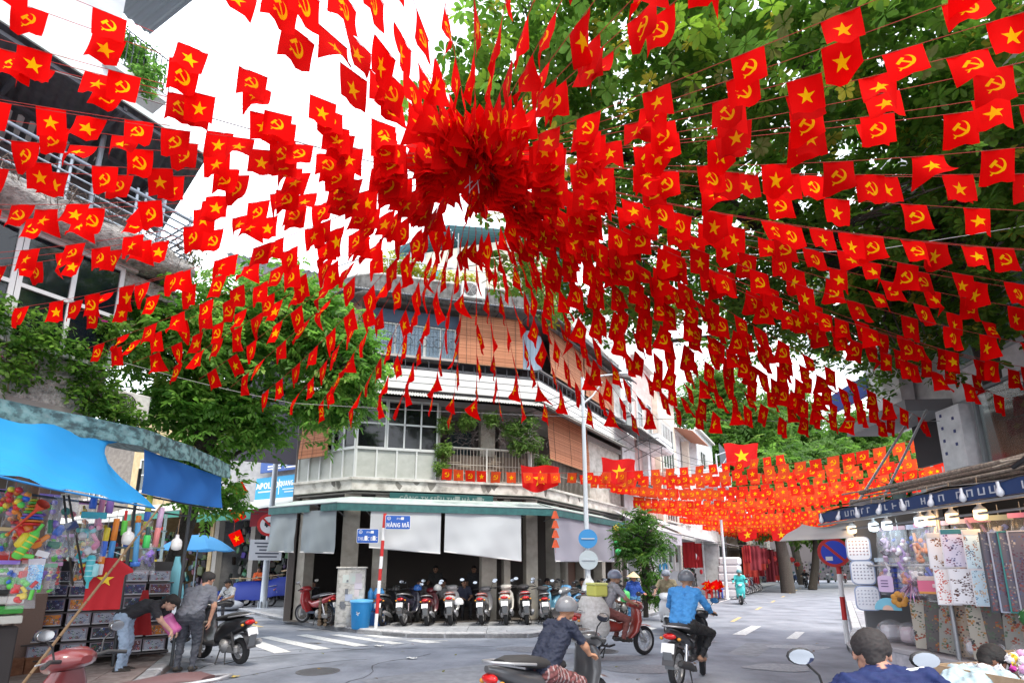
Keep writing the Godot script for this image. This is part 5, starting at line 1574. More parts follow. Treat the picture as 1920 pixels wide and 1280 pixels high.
func plate(parent: Node,called: String,p: Vector3,s: Vector2,m: Material,r:=0.02,d:=0.01) -> MeshInstance3D:
	var poly:=PackedVector2Array()
	for q in [[1,1,0],[-1,1,1],[-1,-1,2],[1,-1,3]]:
		for k in 4:
			var a: float=PI/2*q[2]+PI/6*k
			poly.append(Vector2(q[0]*(s.x/2 - r)+r*cos(a),q[1]*(s.y/2 - r)+r*sin(a)))
	var st:=S()
	prism(st,X(p),poly,d)
	return obj(called,st,m,parent)

func lamp_post(label: String,at: Vector3,h: float,turn: float) -> Node3D:
	var o:=thing("street_lamp",label,"street lamp",at,turn)
	var steel:=mat(0.5,0.54,0.58,0.45,0.3)
	var st:=S()
	lathe(st,X(),[Vector2(0.17,0),Vector2(0.17,0.04),Vector2(0.1,0.05),Vector2(0.1,0.9),Vector2(0.085,0.95),Vector2(0.05,h)],14)
	obj("pole",st,steel,o)
	for s in [[1.4,0.35,0.0],[0.8,-0.6,0.3]]:
		st=S()
		var pts:=[]
		for k in 8:
			var t:=k/7.0
			pts.append(Vector3(s[0]*t,h - 0.1+s[1]*sin(t*PI/2)*0.9 - (0.0 if s[1] > 0 else 0.0),s[2]*t))
		if s[1] < 0: pts=[Vector3(0,h - 0.9,0),Vector3(0.35,h - 0.6,0),Vector3(0.7,h - 0.1,0)]
		tube(st,pts,[0.035,0.025],8)
		obj("arm",st,steel,o)
	st=S()
	var rings:=[]
	for k in 5:
		var t:=k/4.0
		rings.append(oval(Vector3(1.3+0.6*t,h+0.24+0.05*t,0),0.03+0.05*sin(PI*clampf(t+0.15,0,1)),0.05+0.08*sin(PI*clampf(t+0.15,0,1)),10,Vector3.UP,Vector3.BACK))
	loft(st,rings)
	obj("lamp_head",st,mat(0.6,0.62,0.64,0.4),o)
	obj("lamp_glass",bx(Vector3(0.35,0.02,0.16),0.008,Vector3(1.6,h+0.2,0)),mat(0.7,0.7,0.68,0.2),o)
	return o

func build_street_furniture() -> void:
	var steel:=mat(0.42,0.46,0.5,0.45,0.3)
	var red:=mat(0.5,0.02,0.02,0.5)
	var white:=mat(0.72,0.73,0.75,0.5)
	var blue:=mat(0.01,0.09,0.42,0.45)
	lamp_post("tall grey street lamp on the cafe pavement behind the parked motorbikes",Vector3(2.3,0.1,-16.55),7.75,0.25)
	lamp_post("second street lamp farther down the main street at the red party goods",Vector3(11.9,0.1,-30.4),8.2,-0.2)
	var rs:=thing("round_sign","round blue sign seen from behind on the tall street lamp","sign",Vector3(2.32,2.62,-16.44))
	var st:=S()
	disc(st,Vector3(0,0,0),0.29,0.012)
	obj("disc",st,mat(0.03,0.22,0.5,0.45),rs)
	obj("bracket",bx(Vector3(0.4,0.035,0.02),0.0,Vector3(0,0,0.02)),steel,rs)
	rs=thing("round_sign","round pale grey sign back under the blue disc on the lamp","sign",Vector3(2.32,1.98,-16.44))
	st=S()
	disc(st,Vector3(0,0,0),0.29,0.012)
	obj("disc",st,mat(0.4,0.46,0.5,0.45),rs)
	obj("bracket",bx(Vector3(0.4,0.035,0.02),0.0,Vector3(0,0,0.02)),steel,rs)
	var bag:=thing("plastic_bag","white plastic bag hung on the tall street lamp below its signs","plastic bag",Vector3(2.3,1.3,-16.38))
	st=S()
	sheet(st,8,8,func(u,v): return Vector3(0.24*cos(TAU*u)*(0.25+v*(1.2 - 0.5*v)),0.36*(0.5 - v)+0.05*sin(u*12),0.1*sin(TAU*u)*(0.3+v)+0.03*sin(v*9+u*14)))
	obj("bag",st,cloth(0.6,0.62,0.64,0.4),bag)
	var o:=thing("sign_post","galvanised post on the far pavement carrying the no-truck sign","sign post",Vector3(-10.35,0.1,-22.9))
	st=S()
	lathe(st,X(),[Vector2(0.28,0),Vector2(0.28,0.05),Vector2(0.14,0.06),Vector2(0.13,1.2),Vector2(0.1,8.0)],14)
	obj("pole",st,steel,o)
	for k in 4: obj("gusset",bx(Vector3(0.03,0.3,0.14),0.0,Vector3(0.18*cos(k*PI/2),0.16,0.18*sin(k*PI/2))),steel,o)
	var ns:=thing("no_truck_sign","round red-ringed no-truck sign on the galvanised post","sign",Vector3(-10.3,3.55,-22.72),0.4)
	st=S()
	disc(st,Vector3.ZERO,0.48,0.015)
	obj("rim",st,red,ns)
	st=S()
	disc(st,Vector3(0,0,0.016),0.36,0.004)
	obj("face",st,white,ns)
	var ink:=mat(0.03,0.03,0.035)
	var tr:=S()
	box(tr,X(Vector3(-0.06,0.03,0.023)),Vector3(0.26,0.16,0.004))
	box(tr,X(Vector3(0.14,0.0,0.023)),Vector3(0.1,0.1,0.004))
	for x in [-0.1,0.12]: disc(tr,Vector3(x,-0.07,0.021),0.04,0.005,12)
	obj("truck_symbol",tr,ink,ns)
	obj("slash",bx(Vector3(0.74,0.07,0.006),0.0,Vector3.ZERO),red,ns).transform=X(Vector3(0,0,0.03),0,0,-PI/4)
	var np:=thing("notice_plate","white notice plate with small dark lines under the no-truck sign","sign",Vector3(-10.35,2.5,-22.7),0.4)
	plate(np,"board",Vector3.ZERO,Vector2(1.25,0.85),mat(0.6,0.62,0.66,0.5))
	for k in 5: obj("text_line",bx(Vector3(0.9 - 0.16*(k % 3),0.06,0.004),0.0,Vector3(0.02*k,0.28 - 0.14*k,0.014)),mat(0.08,0.09,0.12),np)
	var base:=Vector3(-3.72,0.1,-15.15)
	o=thing("street_name_pole","red and white banded pole carrying the street name plates","sign post",base)
	o.rotation.z=-0.035
	var bands:=[0.0,0.42,0.95,1.3,1.62,1.96,2.4,2.75,3.16]
	for k in 8:
		st=S()
		lathe(st,X(Vector3(0,bands[k],0)),[Vector2(0.048,0),Vector2(0.048,bands[k+1] - bands[k])],12)
		obj("band",st,white if k % 2 == 0 else red,o)
	st=S()
	lathe(st,X(),[Vector2(0.14,0),Vector2(0.14,0.02),Vector2(0.05,0.03)],12)
	obj("foot",st,white,o)
	for q in [["PHỐ","HÀNG MÃ",Vector3(0.5,2.9,0.06),0.16,Vector2(0.7,0.4),"right-hand blue street plate reading PHỐ HÀNG MÃ"],["PHỐ","THUỐC BẮC",Vector3(-0.33,2.52,0.06),0.1,Vector2(0.6,0.4),"left-hand blue street plate reading PHỐ THUỐC BẮC"]]:
		var s:=thing("street_name_plate",q[5],"street sign",base+(q[2] as Vector3),q[3],"street name plates on the banded pole")
		plate(s,"rim",Vector3.ZERO,q[4],white,0.03,0.012)
		plate(s,"face",Vector3(0,0,0.0125),q[4] - Vector2(0.024,0.024),blue,0.025,0.003)
		words("lettering",q[0],0.055,white,s,X(Vector3(0.06,0.1,0.018)),0.004,1.3,"Droid Sans",false)
		words("lettering",q[1],0.115 if q[4].x > 0.65 else 0.1,white,s,X(Vector3(0.0,-0.08,0.018)),0.004,0.84 if q[4].x > 0.65 else 0.7,"Droid Sans",q[4].x > 0.65)
		st=S()
		lathe(st,X(Vector3(-q[4].x/2+0.1,0.11,0.016),0,PI/2),[Vector2(0.038,0),Vector2(0.045,0.004),Vector2(0.05,0)],14,false)
		for k in 4: box(st,X(Vector3(-q[4].x/2+0.1,0.095+0.011*k,0.018)),Vector3(0.045 - 0.009*k,0.006,0.004))
		obj("crest",st,white,s)
	o=thing("electric_cabinet","grey electric cabinet plastered with torn notices","cabinet",Vector3(-4.62,0.1,-15.75),0.2)
	var cab:=worn("cabinet",[[0.1,0.3,0.29,0.26],[0.5,0.52,0.51,0.48],[1.0,0.62,0.61,0.58]],1.0,0.6)
	obj("body",bx(Vector3(0.76,1.6,0.45),0.015,Vector3(0,0.82,0)),cab,o)
	obj("top",bx(Vector3(0.84,0.05,0.52),0.015,Vector3(0,1.65,0)),cab,o)
	obj("door",bx(Vector3(0.68,0.95,0.02),0.006,Vector3(0,1.1,0.232)),cab,o)
	obj("lower_door",bx(Vector3(0.68,0.46,0.02),0.006,Vector3(0,0.36,0.232)),cab,o)
	for k in 7: obj("notice",bx(Vector3(rnd(0.12,0.24),rnd(0.14,0.3),0.003),0.0,Vector3(rnd(-0.2,0.24),rnd(0.75,1.42),0.244+0.002*k)),mat(rnd(0.4,0.62),rnd(0.42,0.6),rnd(0.45,0.62)),o)
	for k in 5: obj("stain",bx(Vector3(rnd(0.05,0.16),rnd(0.06,0.16),0.002),0.0,Vector3(rnd(-0.25,0.25),rnd(0.3,1.3),0.2595+0.002*k)),mat(0.16,0.17,0.19),o)
	o=thing("blue_bin","round blue plastic bin with lid beside the electric cabinet","bin",Vector3(-4.18,0.1,-15.3))
	var bb:=mat(0.015,0.26,0.62,0.4)
	st=S()
	lathe(st,X(),[Vector2(0.2,0),Vector2(0.235,0.02),Vector2(0.285,0.68),Vector2(0.3,0.7),Vector2(0.3,0.74),Vector2(0.285,0.74)],24)
	obj("tub",st,bb,o)
	st=S()
	lathe(st,X(Vector3(0,0.74,0)),[Vector2(0.315,-0.03),Vector2(0.32,0.0),Vector2(0.3,0.03),Vector2(0.1,0.055),Vector2(0.0,0.06)],24)
	obj("lid",st,mat(0.1,0.38,0.68,0.4),o)
	st=S()
	for k in 5: box(st,X(Vector3(-0.03+0.02*(k % 3),0.46 - 0.03*(k/2),0.262),0,0,0.4*k),Vector3(0.06,0.02,0.01))
	obj("printed_mark",st,mat(0.6,0.66,0.7),o)
	o=thing("water_bottles","blue water bottles stacked behind the blue bin","bottles",Vector3(-3.95,0.1,-15.95))
	for k in 6:
		st=S()
		lathe(st,X(Vector3(0.16*(k % 3) - 0.16,0.42+0.34*(k/3),0.0)),[Vector2(0.075,0),Vector2(0.08,0.02),Vector2(0.08,0.2),Vector2(0.03,0.27),Vector2(0.03,0.31)],12)
		obj("bottle",st,mat(0.05,0.24,0.55,0.25),o)
	obj("crate",bx(Vector3(0.56,0.4,0.36),0.02,Vector3(0,0.2,0)),mat(0.02,0.13,0.42,0.5),o)
	o=thing("sign_post","short red and white banded post by the right stall","sign post",Vector3(7.42,0.1,-12.35))
	bands=[0.0,0.5,1.0,1.5,2.0]
	for k in 4:
		st=S()
		lathe(st,X(Vector3(0,bands[k],0)),[Vector2(0.05,0),Vector2(0.05,0.5)],12)
		obj("band",st,white if k % 2 == 0 else red,o)
	ns=thing("no_parking_sign","round no-parking sign with red ring and slash on blue","sign",Vector3(7.3,2.08,-12.26),-0.35)
	st=S()
	disc(st,Vector3.ZERO,0.33,0.014)
	obj("rim",st,red,ns)
	st=S()
	disc(st,Vector3(0,0,0.015),0.262,0.004)
	obj("face",st,mat(0.01,0.05,0.55,0.45),ns)
	obj("slash",bx(Vector3(0.54,0.06,0.005),0.0,Vector3.ZERO),red,ns).transform=X(Vector3(0,0,0.023),0,0,-PI/4)
	obj("sticker",bx(Vector3(0.14,0.09,0.004),0.0,Vector3(-0.11,-0.14,0.022)),white,ns)
	for q in [[Vector3(-10.35,7.6,-22.9),Vector3(2.3,7.4,-16.55),"sagging black wires from the galvanised post to the street lamp"],[Vector3(2.3,7.2,-16.55),Vector3(11.9,7.8,-30.4),"sagging black wires between the two street lamps"],[Vector3(-10.35,7.4,-22.9),Vector3(-7.2,6.4,-10.2),"sagging black wires from the left house to the galvanised post"]]:
		st=S()
		for j in 3:
			var pts:=[]
			for k in 13: pts.append(sag_point(q[0] - Vector3(0,0.2*j,0),q[1] - Vector3(0,0.2*j,0),0.5+0.15*j,k/12.0))
			tube(st,pts,0.012,4,false)
		tag(obj("wires",st,mat(0.03,0.03,0.03)),q[2],"wires")

func wheel(o: Node3D,z: float,r: float,w: float,spokes: int,rimm: Material,turn:=0.0) -> void:
	var h:=Node3D.new()
	hang(h,"wheel",o)
	h.position=Vector3(0,r,z)
	h.rotation.y=turn
	var side:=X(Vector3.ZERO,0,0,PI/2)
	var st:=S()
	lathe(st,side,[Vector2(r - w*0.9,-w*0.4),Vector2(r - w*0.35,-w*0.52),Vector2(r - 0.008,-w*0.3),Vector2(r,0),Vector2(r - 0.008,w*0.3),Vector2(r - w*0.35,w*0.52),Vector2(r - w*0.9,w*0.4),Vector2(r - w*0.9,-w*0.4)],26,false)
	obj("tyre",st,mat(0.018,0.018,0.02,0.85),h)
	st=S()
	lathe(st,side,[Vector2(r - w*0.9 - 0.012,-w*0.36),Vector2(r - w*0.86,-w*0.4),Vector2(r - w*0.86,w*0.4),Vector2(r - w*0.9 - 0.012,w*0.36),Vector2(r - w*0.9 - 0.012,-w*0.36)],24,false)
	lathe(st,side,[Vector2(0.05,-0.05),Vector2(0.05,0.05)],12)
	for k in spokes:
		var a:=TAU*k/spokes
		var b:=a+(0.25 if spokes > 10 else 0.12)
		tube(st,[Vector3(0.03*(1 if k % 2 else -1),cos(a)*0.045,sin(a)*0.045),Vector3(0,cos(b)*(r - w*0.9),sin(b)*(r - w*0.9))],0.004 if spokes > 10 else 0.016,4,false)
	obj("rim",st,rimm,h)

func bike(label: String,at: Vector3,yaw: float,c: Color,seat: Color,under:=false,trim:=Color(0.05,0.05,0.055),lean:=-0.08,group:="") -> Node3D:
	var o:=thing("motorbike" if under else "scooter",label,"motorbike" if under else "scooter",at,yaw,group)
	o.rotation.z=lean
	var paint:=mat(c.r,c.g,c.b,0.28)
	paint.clearcoat_enabled=true
	paint.clearcoat=0.6
	paint.clearcoat_roughness=0.1
	var seatm:=mat(seat.r,seat.g,seat.b,0.6)
	var blk:=mat(trim.r,trim.g,trim.b,0.55)
	var dark:=mat(0.03,0.03,0.032,0.6)
	var alloy:=mat(0.42,0.42,0.43,0.4,0.6)
	var chrome:=mat(0.6,0.6,0.62,0.2,0.9)
	var r:=0.285 if under else 0.235
	var w:=0.085 if under else 0.11
	wheel(o,-0.68,r,w,28 if under else 5,alloy,0.25)
	wheel(o,0.58,r,w,28 if under else 5,alloy)
	var st:=S()
	var R:=func(list: Array) -> Array:
		var out:=[]
		for s in list: out.append(oval(Vector3(0,s[1],s[0]),s[2],s[3],14,Vector3.RIGHT,Vector3.UP,0.8))
		return out
	if under: loft(st,R.call([[0.9,0.84,0.03,0.03],[0.78,0.8,0.09,0.06],[0.5,0.7,0.125,0.1],[0.15,0.6,0.12,0.12],[-0.12,0.56,0.07,0.09],[-0.3,0.62,0.05,0.06]]))
	else: loft(st,R.call([[0.86,0.8,0.04,0.03],[0.8,0.76,0.12,0.08],[0.6,0.7,0.17,0.14],[0.3,0.62,0.19,0.18],[0.08,0.54,0.17,0.18],[-0.06,0.44,0.13,0.12]]))
	obj("body",st,paint,o)
	st=S()
	loft(st,R.call([[0.74,0.885,0.08,0.02],[0.6,0.88,0.13,0.045],[0.36,0.845,0.15,0.06],[0.12,0.8,0.14,0.055],[-0.08,0.775,0.09,0.045],[-0.13,0.76,0.05,0.02]]))
	obj("seat",st,seatm,o)
	st=S()
	var sh:=[]
	for s in [[0.3,-0.34,0.13,0.05],[0.42,-0.46,0.19,0.06],[0.62,-0.53,0.21,0.07],[0.8,-0.53,0.19,0.07],[0.92,-0.5,0.12,0.06]]:
		var kx: float=0.8 if under else 1.0
		sh.append(oval(Vector3(0,s[0]+(0.05 if under else 0.0),s[1]),s[2]*kx,s[3],14,Vector3.RIGHT,Vector3.BACK,0.75))
	loft(st,sh)
	obj("leg_shield",st,paint,o)
	obj("footboard",bx(Vector3(0.12 if under else 0.32,0.07,0.4),0.02,Vector3(0,0.33,-0.2)),blk,o)
	st=S()
	loft(st,R.call([[-0.66,0.93,0.07,0.05],[-0.6,0.97,0.15,0.085],[-0.48,1.0,0.19,0.09],[-0.38,1.0,0.13,0.06],[-0.34,1.0,0.05,0.03]]))
	obj("handlebar_cover",st,paint,o)
	st=S()
	ball(st,Vector3(0,0.945,-0.64),Vector3(0.085,0.06,0.05),14,8)
	obj("headlight",st,mat(0.7,0.72,0.75,0.12),o)
	for s in [-1,1]:
		st=S()
		tube(st,[Vector3(0.12*s,1.0,-0.43),Vector3(0.25*s,1.02,-0.4),Vector3(0.36*s,1.0,-0.33)],0.016,8)
		obj("grip",st,dark,o)
		st=S()
		tube(st,[Vector3(0.2*s,1.01,-0.44),Vector3(0.34*s,1.01,-0.42)],0.007,5)
		obj("lever",st,alloy,o)
		var mi:=Node3D.new()
		hang(mi,"mirror",o)
		st=S()
		tube(st,[Vector3(0.2*s,1.02,-0.42),Vector3(0.22*s,1.12,-0.43),Vector3(0.3*s,1.2,-0.42)],0.007,6)
		obj("stalk",st,dark,mi)
		st=S()
		ball(st,Vector3(0.31*s,1.22,-0.42),Vector3(0.075,0.048,0.02),12,6)
		obj("shell",st,dark,mi)
		st=S()
		lathe(st,Transform3D(Basis.from_scale(Vector3(1,0.62,1)),Vector3(0.31*s,1.22,-0.402))*X(Vector3.ZERO,0,PI/2),[Vector2(0.066,0),Vector2(0.066,0.004)],14)
		obj("mirror_glass",st,mat(0.75,0.78,0.8,0.05,1.0),mi)
		st=S()
		tube(st,[Vector3(0.075*s,0.62,-0.5),Vector3(0.075*s,r,-0.68)],0.022,7)
		obj("fork",st,alloy,o)
		st=S()
		tube(st,[Vector3(0.13*s,0.62,0.5),Vector3(0.13*s,r+0.03,0.58)],0.028,8)
		obj("shock_absorber",st,chrome if under else dark,o)
		st=S()
		ball(st,Vector3(0.13*s,0.72,0.83),Vector3(0.03,0.025,0.03),8,5)
		obj("indicator",st,mat(0.6,0.25,0.03,0.25),o)
	st=S()
	sheet(st,10,4,func(u,v):
		var a:=lerpf(-0.5,1.25,u)
		return Vector3((v - 0.5)*0.15,r+(r+0.035 - 0.02*pow(2*v - 1,2))*cos(a),-0.68+(r+0.035 - 0.02*pow(2*v - 1,2))*sin(a)))
	obj("front_fender",st,paint,o)
	st=S()
	sheet(st,8,4,func(u,v):
		var a:=lerpf(0.1,1.35,u)
		return Vector3((v - 0.5)*0.17,r+(r+0.09)*cos(a),0.6+(r+0.09)*sin(a)))
	obj("rear_fender",st,blk,o)
	st=S()
	box(st,X(Vector3(0,0.43,0.93),0,0.35),Vector3(0.13,0.26,0.012),0.004)
	obj("mud_flap",st,mat(0.16,0.17,0.18,0.5),o)
	st=S()
	box(st,X(Vector3(0,0.6,0.945),0,-0.3),Vector3(0.19,0.14,0.006),0.002)
	obj("number_plate",st,mat(0.74,0.75,0.76,0.5),o)
	st=S()
	ball(st,Vector3(0,0.755,0.86),Vector3(0.1,0.045,0.045),12,6)
	obj("tail_light",st,mat(0.5,0.012,0.012,0.18),o)
	st=S()
	tube(st,[Vector3(-0.15,0.84,0.42),Vector3(-0.15,0.88,0.72),Vector3(-0.07,0.9,0.88),Vector3(0.07,0.9,0.88),Vector3(0.15,0.88,0.72),Vector3(0.15,0.84,0.42)],0.014,7)
	obj("grab_rail",st,alloy,o)
	st=S()
	lathe(st,X(Vector3(-0.07,0.33,0.28),0,0,PI/2),[Vector2(0.03,-0.1),Vector2(0.1,-0.08),Vector2(0.11,0.0),Vector2(0.13,0.08),Vector2(0.04,0.14)],14)
	box(st,X(Vector3(-0.1,0.28,0.45)),Vector3(0.09,0.14,0.42),0.03)
	obj("engine",st,mat(0.3,0.3,0.3,0.5,0.5),o)
	st=S()
	tube(st,[Vector3(0.1,0.24,0.05),Vector3(0.16,0.22,0.2),Vector3(0.17,0.25,0.36)],0.022,8)
	tube(st,[Vector3(0.17,0.26,0.36),Vector3(0.17,0.32,0.5),Vector3(0.17,0.4,0.88),Vector3(0.17,0.41,0.93)],[0.04,0.058,0.055,0.03],12)
	obj("exhaust",st,dark if under else alloy,o)
	st=S()
	tube(st,[Vector3(-0.1,0.24,0.1),Vector3(-0.24,0.02,0.2)],0.012,6)
	tube(st,[Vector3(0.08,0.24,0.24),Vector3(0.15,0.02,0.34),Vector3(-0.15,0.02,0.34),Vector3(-0.08,0.24,0.24)],0.013,6)
	obj("stand",st,dark,o)
	return o

func helmet_on(at: Vector3,c: Color,label: String) -> void:
	var o:=thing("helmet",label,"helmet",at)
	helmet(o,Transform3D(),c)

func helmet(o: Node3D,x: Transform3D,c: Color) -> void:
	var st:=S()
	var prof:=[]
	for k in 8:
		var a:=lerpf(-0.35,PI/2,k/7.0)
		prof.append(Vector2(maxf(0.002,0.137*cos(a)),0.137*sin(a)))
	lathe(st,x*Transform3D(Basis.from_scale(Vector3(0.95,1.0,1.12)),Vector3(0,0.03,0.005)),prof,18,false)
	obj("helmet_shell" if o.has_meta("person") else "shell",st,mat(c.r,c.g,c.b,0.25),o)
	st=S()
	sheet(st,10,2,func(u,v):
		var a:=lerpf(-0.9,0.9,u)
		var rr: float=0.14+0.05*v
		return x*Vector3(rr*0.95*sin(a),0.03 - 0.02*v,-rr*1.12*cos(a)))
	obj("visor",st,mat(0.05,0.05,0.055,0.3),o)

func build_bikes() -> void:
	var k:=Color(0.02,0.021,0.024)
	var s0:=Color(0.03,0.028,0.028)
	var grp:="motorbikes parked in a row before the cafe"
	var row:=[[-3.62,k,s0,"black scooter parked first in the row next to the banded pole"],[-2.98,Color(0.03,0.03,0.06),s0,"black scooter with a blue helmet parked second from the banded pole"],[-2.4,Color(0.12,0.012,0.02),s0,"dark red scooter with a silver helmet parked third in the row"],[-1.76,Color(0.5,0.5,0.5),Color(0.3,0.06,0.04),"silver scooter with red seat and a white helmet on its side"],[-0.8,Color(0.2,0.2,0.21),Color(0.4,0.05,0.03),"grey scooter with a bright red seat and tail right of the gap"],[-0.13,Color(0.68,0.66,0.6),Color(0.36,0.07,0.05),"cream white scooter with a red seat"],[0.43,Color(0.05,0.05,0.055),Color(0.5,0.02,0.02),"black scooter with a shiny red tail box parked right of the cream one"],[1.02,Color(0.06,0.06,0.065),s0,"dark scooter parked last in the row towards the street lamp"]]
	for i in row.size():
		var q: Array=row[i]
		bike(q[3],Vector3(q[0],0.13,-16.25 - 0.1*(q[0]+3.6)+rnd(-0.08,0.08)),rnd(-0.16,0.12),q[1],q[2],i in [1,7],Color(0.05,0.05,0.055),0.07,grp).scale=Vector3.ONE*rnd(0.94,1.05)
	helmet_on(Vector3(-2.86,1.1,-16.6),Color(0.03,0.12,0.4),"blue helmet hung on the second scooter in the row")
	helmet_on(Vector3(-2.26,1.1,-16.65),Color(0.4,0.42,0.44),"silver grey helmet on the dark red scooter")
	helmet_on(Vector3(-1.5,0.75,-15.6),Color(0.7,0.7,0.7),"white helmet hanging at the silver scooter's side")
	helmet_on(Vector3(-3.5,1.08,-16.6),Color(0.05,0.05,0.05),"black helmet on the first scooter by the banded pole")
	bike("grey motorbike parked sideways at the kerb right of the scooter row",Vector3(1.95,0.13,-16.05),-1.15+PI,Color(0.18,0.19,0.2),s0,true,Color(0.05,0.05,0.055),0.08,grp)
	bike("light blue scooter parked behind the row near the street lamp",Vector3(1.3,0.13,-18.0),2.6,Color(0.16,0.42,0.6),s0,false,Color(0.5,0.5,0.5),0.07,grp)
	bike("blue and white scooter behind the row, left of the street lamp",Vector3(1.9,0.13,-18.2),2.7,Color(0.1,0.3,0.55),s0,false,Color(0.5,0.5,0.5),0.07,grp)
	bike("black and white sports motorbike behind the street lamp",Vector3(2.9,0.13,-18.2),2.2,Color(0.05,0.05,0.06),s0,true,Color(0.4,0.4,0.4),0.07,grp)
	bike("silver scooter parked between the street lamp and the bushy tree",Vector3(3.5,0.13,-18.6),2.5,Color(0.4,0.41,0.43),s0,false,Color(0.05,0.05,0.055),0.07,grp)
	bike("dark motorbike parked against the bushy tree by the cafe",Vector3(4.1,0.13,-19.6),2.2,Color(0.04,0.04,0.05),s0,true,Color(0.05,0.05,0.055),0.07,grp)
	bike("red motorbike half hidden between silver scooter and street lamp",Vector3(2.6,0.13,-17.3),-0.5,Color(0.3,0.02,0.02),s0,true,Color(0.05,0.05,0.055),0.07,grp)
	bike("red and blue motorbike parked at the kerb left of the electric cabinet",Vector3(-5.75,0.13,-16.3),0.95,Color(0.36,0.015,0.02),Color(0.04,0.04,0.05),true,Color(0.03,0.05,0.09),0.1)
	bike("black motorbike carrying a blue covered load by the galvanised post",Vector3(-11.0,0.13,-23.9),1.35,k,s0,true,Color(0.05,0.05,0.055),0.05)
	bike("black scooter parked by the man in the grey shirt",Vector3(-5.42,0.02,-10.5),1.02,k,s0,false,Color(0.04,0.04,0.045),0.08)
	bike("dusty pink scooter at the kerb in front of the toy stall",Vector3(-3.05,0.0,-4.45),1.42,Color(0.17,0.03,0.032),Color(0.1,0.05,0.05),false,Color(0.12,0.05,0.05),0.02)
	bike("black motorbike ridden away by the rider in the bright blue jacket",Vector3(2.75,0,-8.75),-0.62,k,s0,true,Color(0.05,0.05,0.055),-0.03)
	bike("dark motorbike ridden by the person in plaid trousers",Vector3(0.42,0,-5.6),-0.8,Color(0.06,0.06,0.065),s0,true,Color(0.05,0.05,0.055),0.0)
	bike("motorbike loaded with a big white sack crossing to the right",Vector3(2.05,0,-11.2),-1.25,Color(0.3,0.04,0.03),s0,true,Color(0.05,0.05,0.055),0.0)
	bike("white fronted scooter coming towards the crossing",Vector3(4.35,0,-15.4),2.8,Color(0.62,0.64,0.66),s0,false,Color(0.05,0.05,0.055),0.0)
	bike("turquoise scooter coming up the main street",Vector3(11.5,0,-27.6),2.75,Color(0.05,0.5,0.5),s0,false,Color(0.04,0.3,0.3),0.0)
	bike("pale scooter far down the main street, ridden by a person in beige",Vector3(24.6,0,-49.5),2.6,Color(0.5,0.5,0.46),s0,false,Color(0.05,0.05,0.055),0.0)
	bike("black scooter far down the main street, left of the walker",Vector3(28.2,0,-52.5),2.6,k,s0,false,Color(0.05,0.05,0.055),0.0)
	for i in 7:
		bike("motorbike parked down the main street's left kerb, %s from the white covered stack" % ORD[i],Vector3(13.6,0.1,-33.0)+HALL*(2.2+1.15*i)+SIDE*-0.4,-1.5+rnd(-0.1,0.1),[k,Color(0.3,0.3,0.32),Color(0.25,0.03,0.03),Color(0.08,0.09,0.12)][i % 4],s0,i % 2 == 0,Color(0.05,0.05,0.055),0.07,"motorbikes parked along the main street")
	for i in 10:
		bike("motorbike parked at the bend of the main street, %s from the left" % ORD[i],Vector3(31+1.5*i,0.1,-71+0.9*i),rnd(2.2,2.6),[k,Color(0.3,0.3,0.32),Color(0.25,0.03,0.03),Color(0.05,0.08,0.2)][i % 4],s0,i % 2 == 0,Color(0.05,0.05,0.055),0.07,"motorbikes parked at the bend")
var cloth_noise:=FastNoiseLite.new()

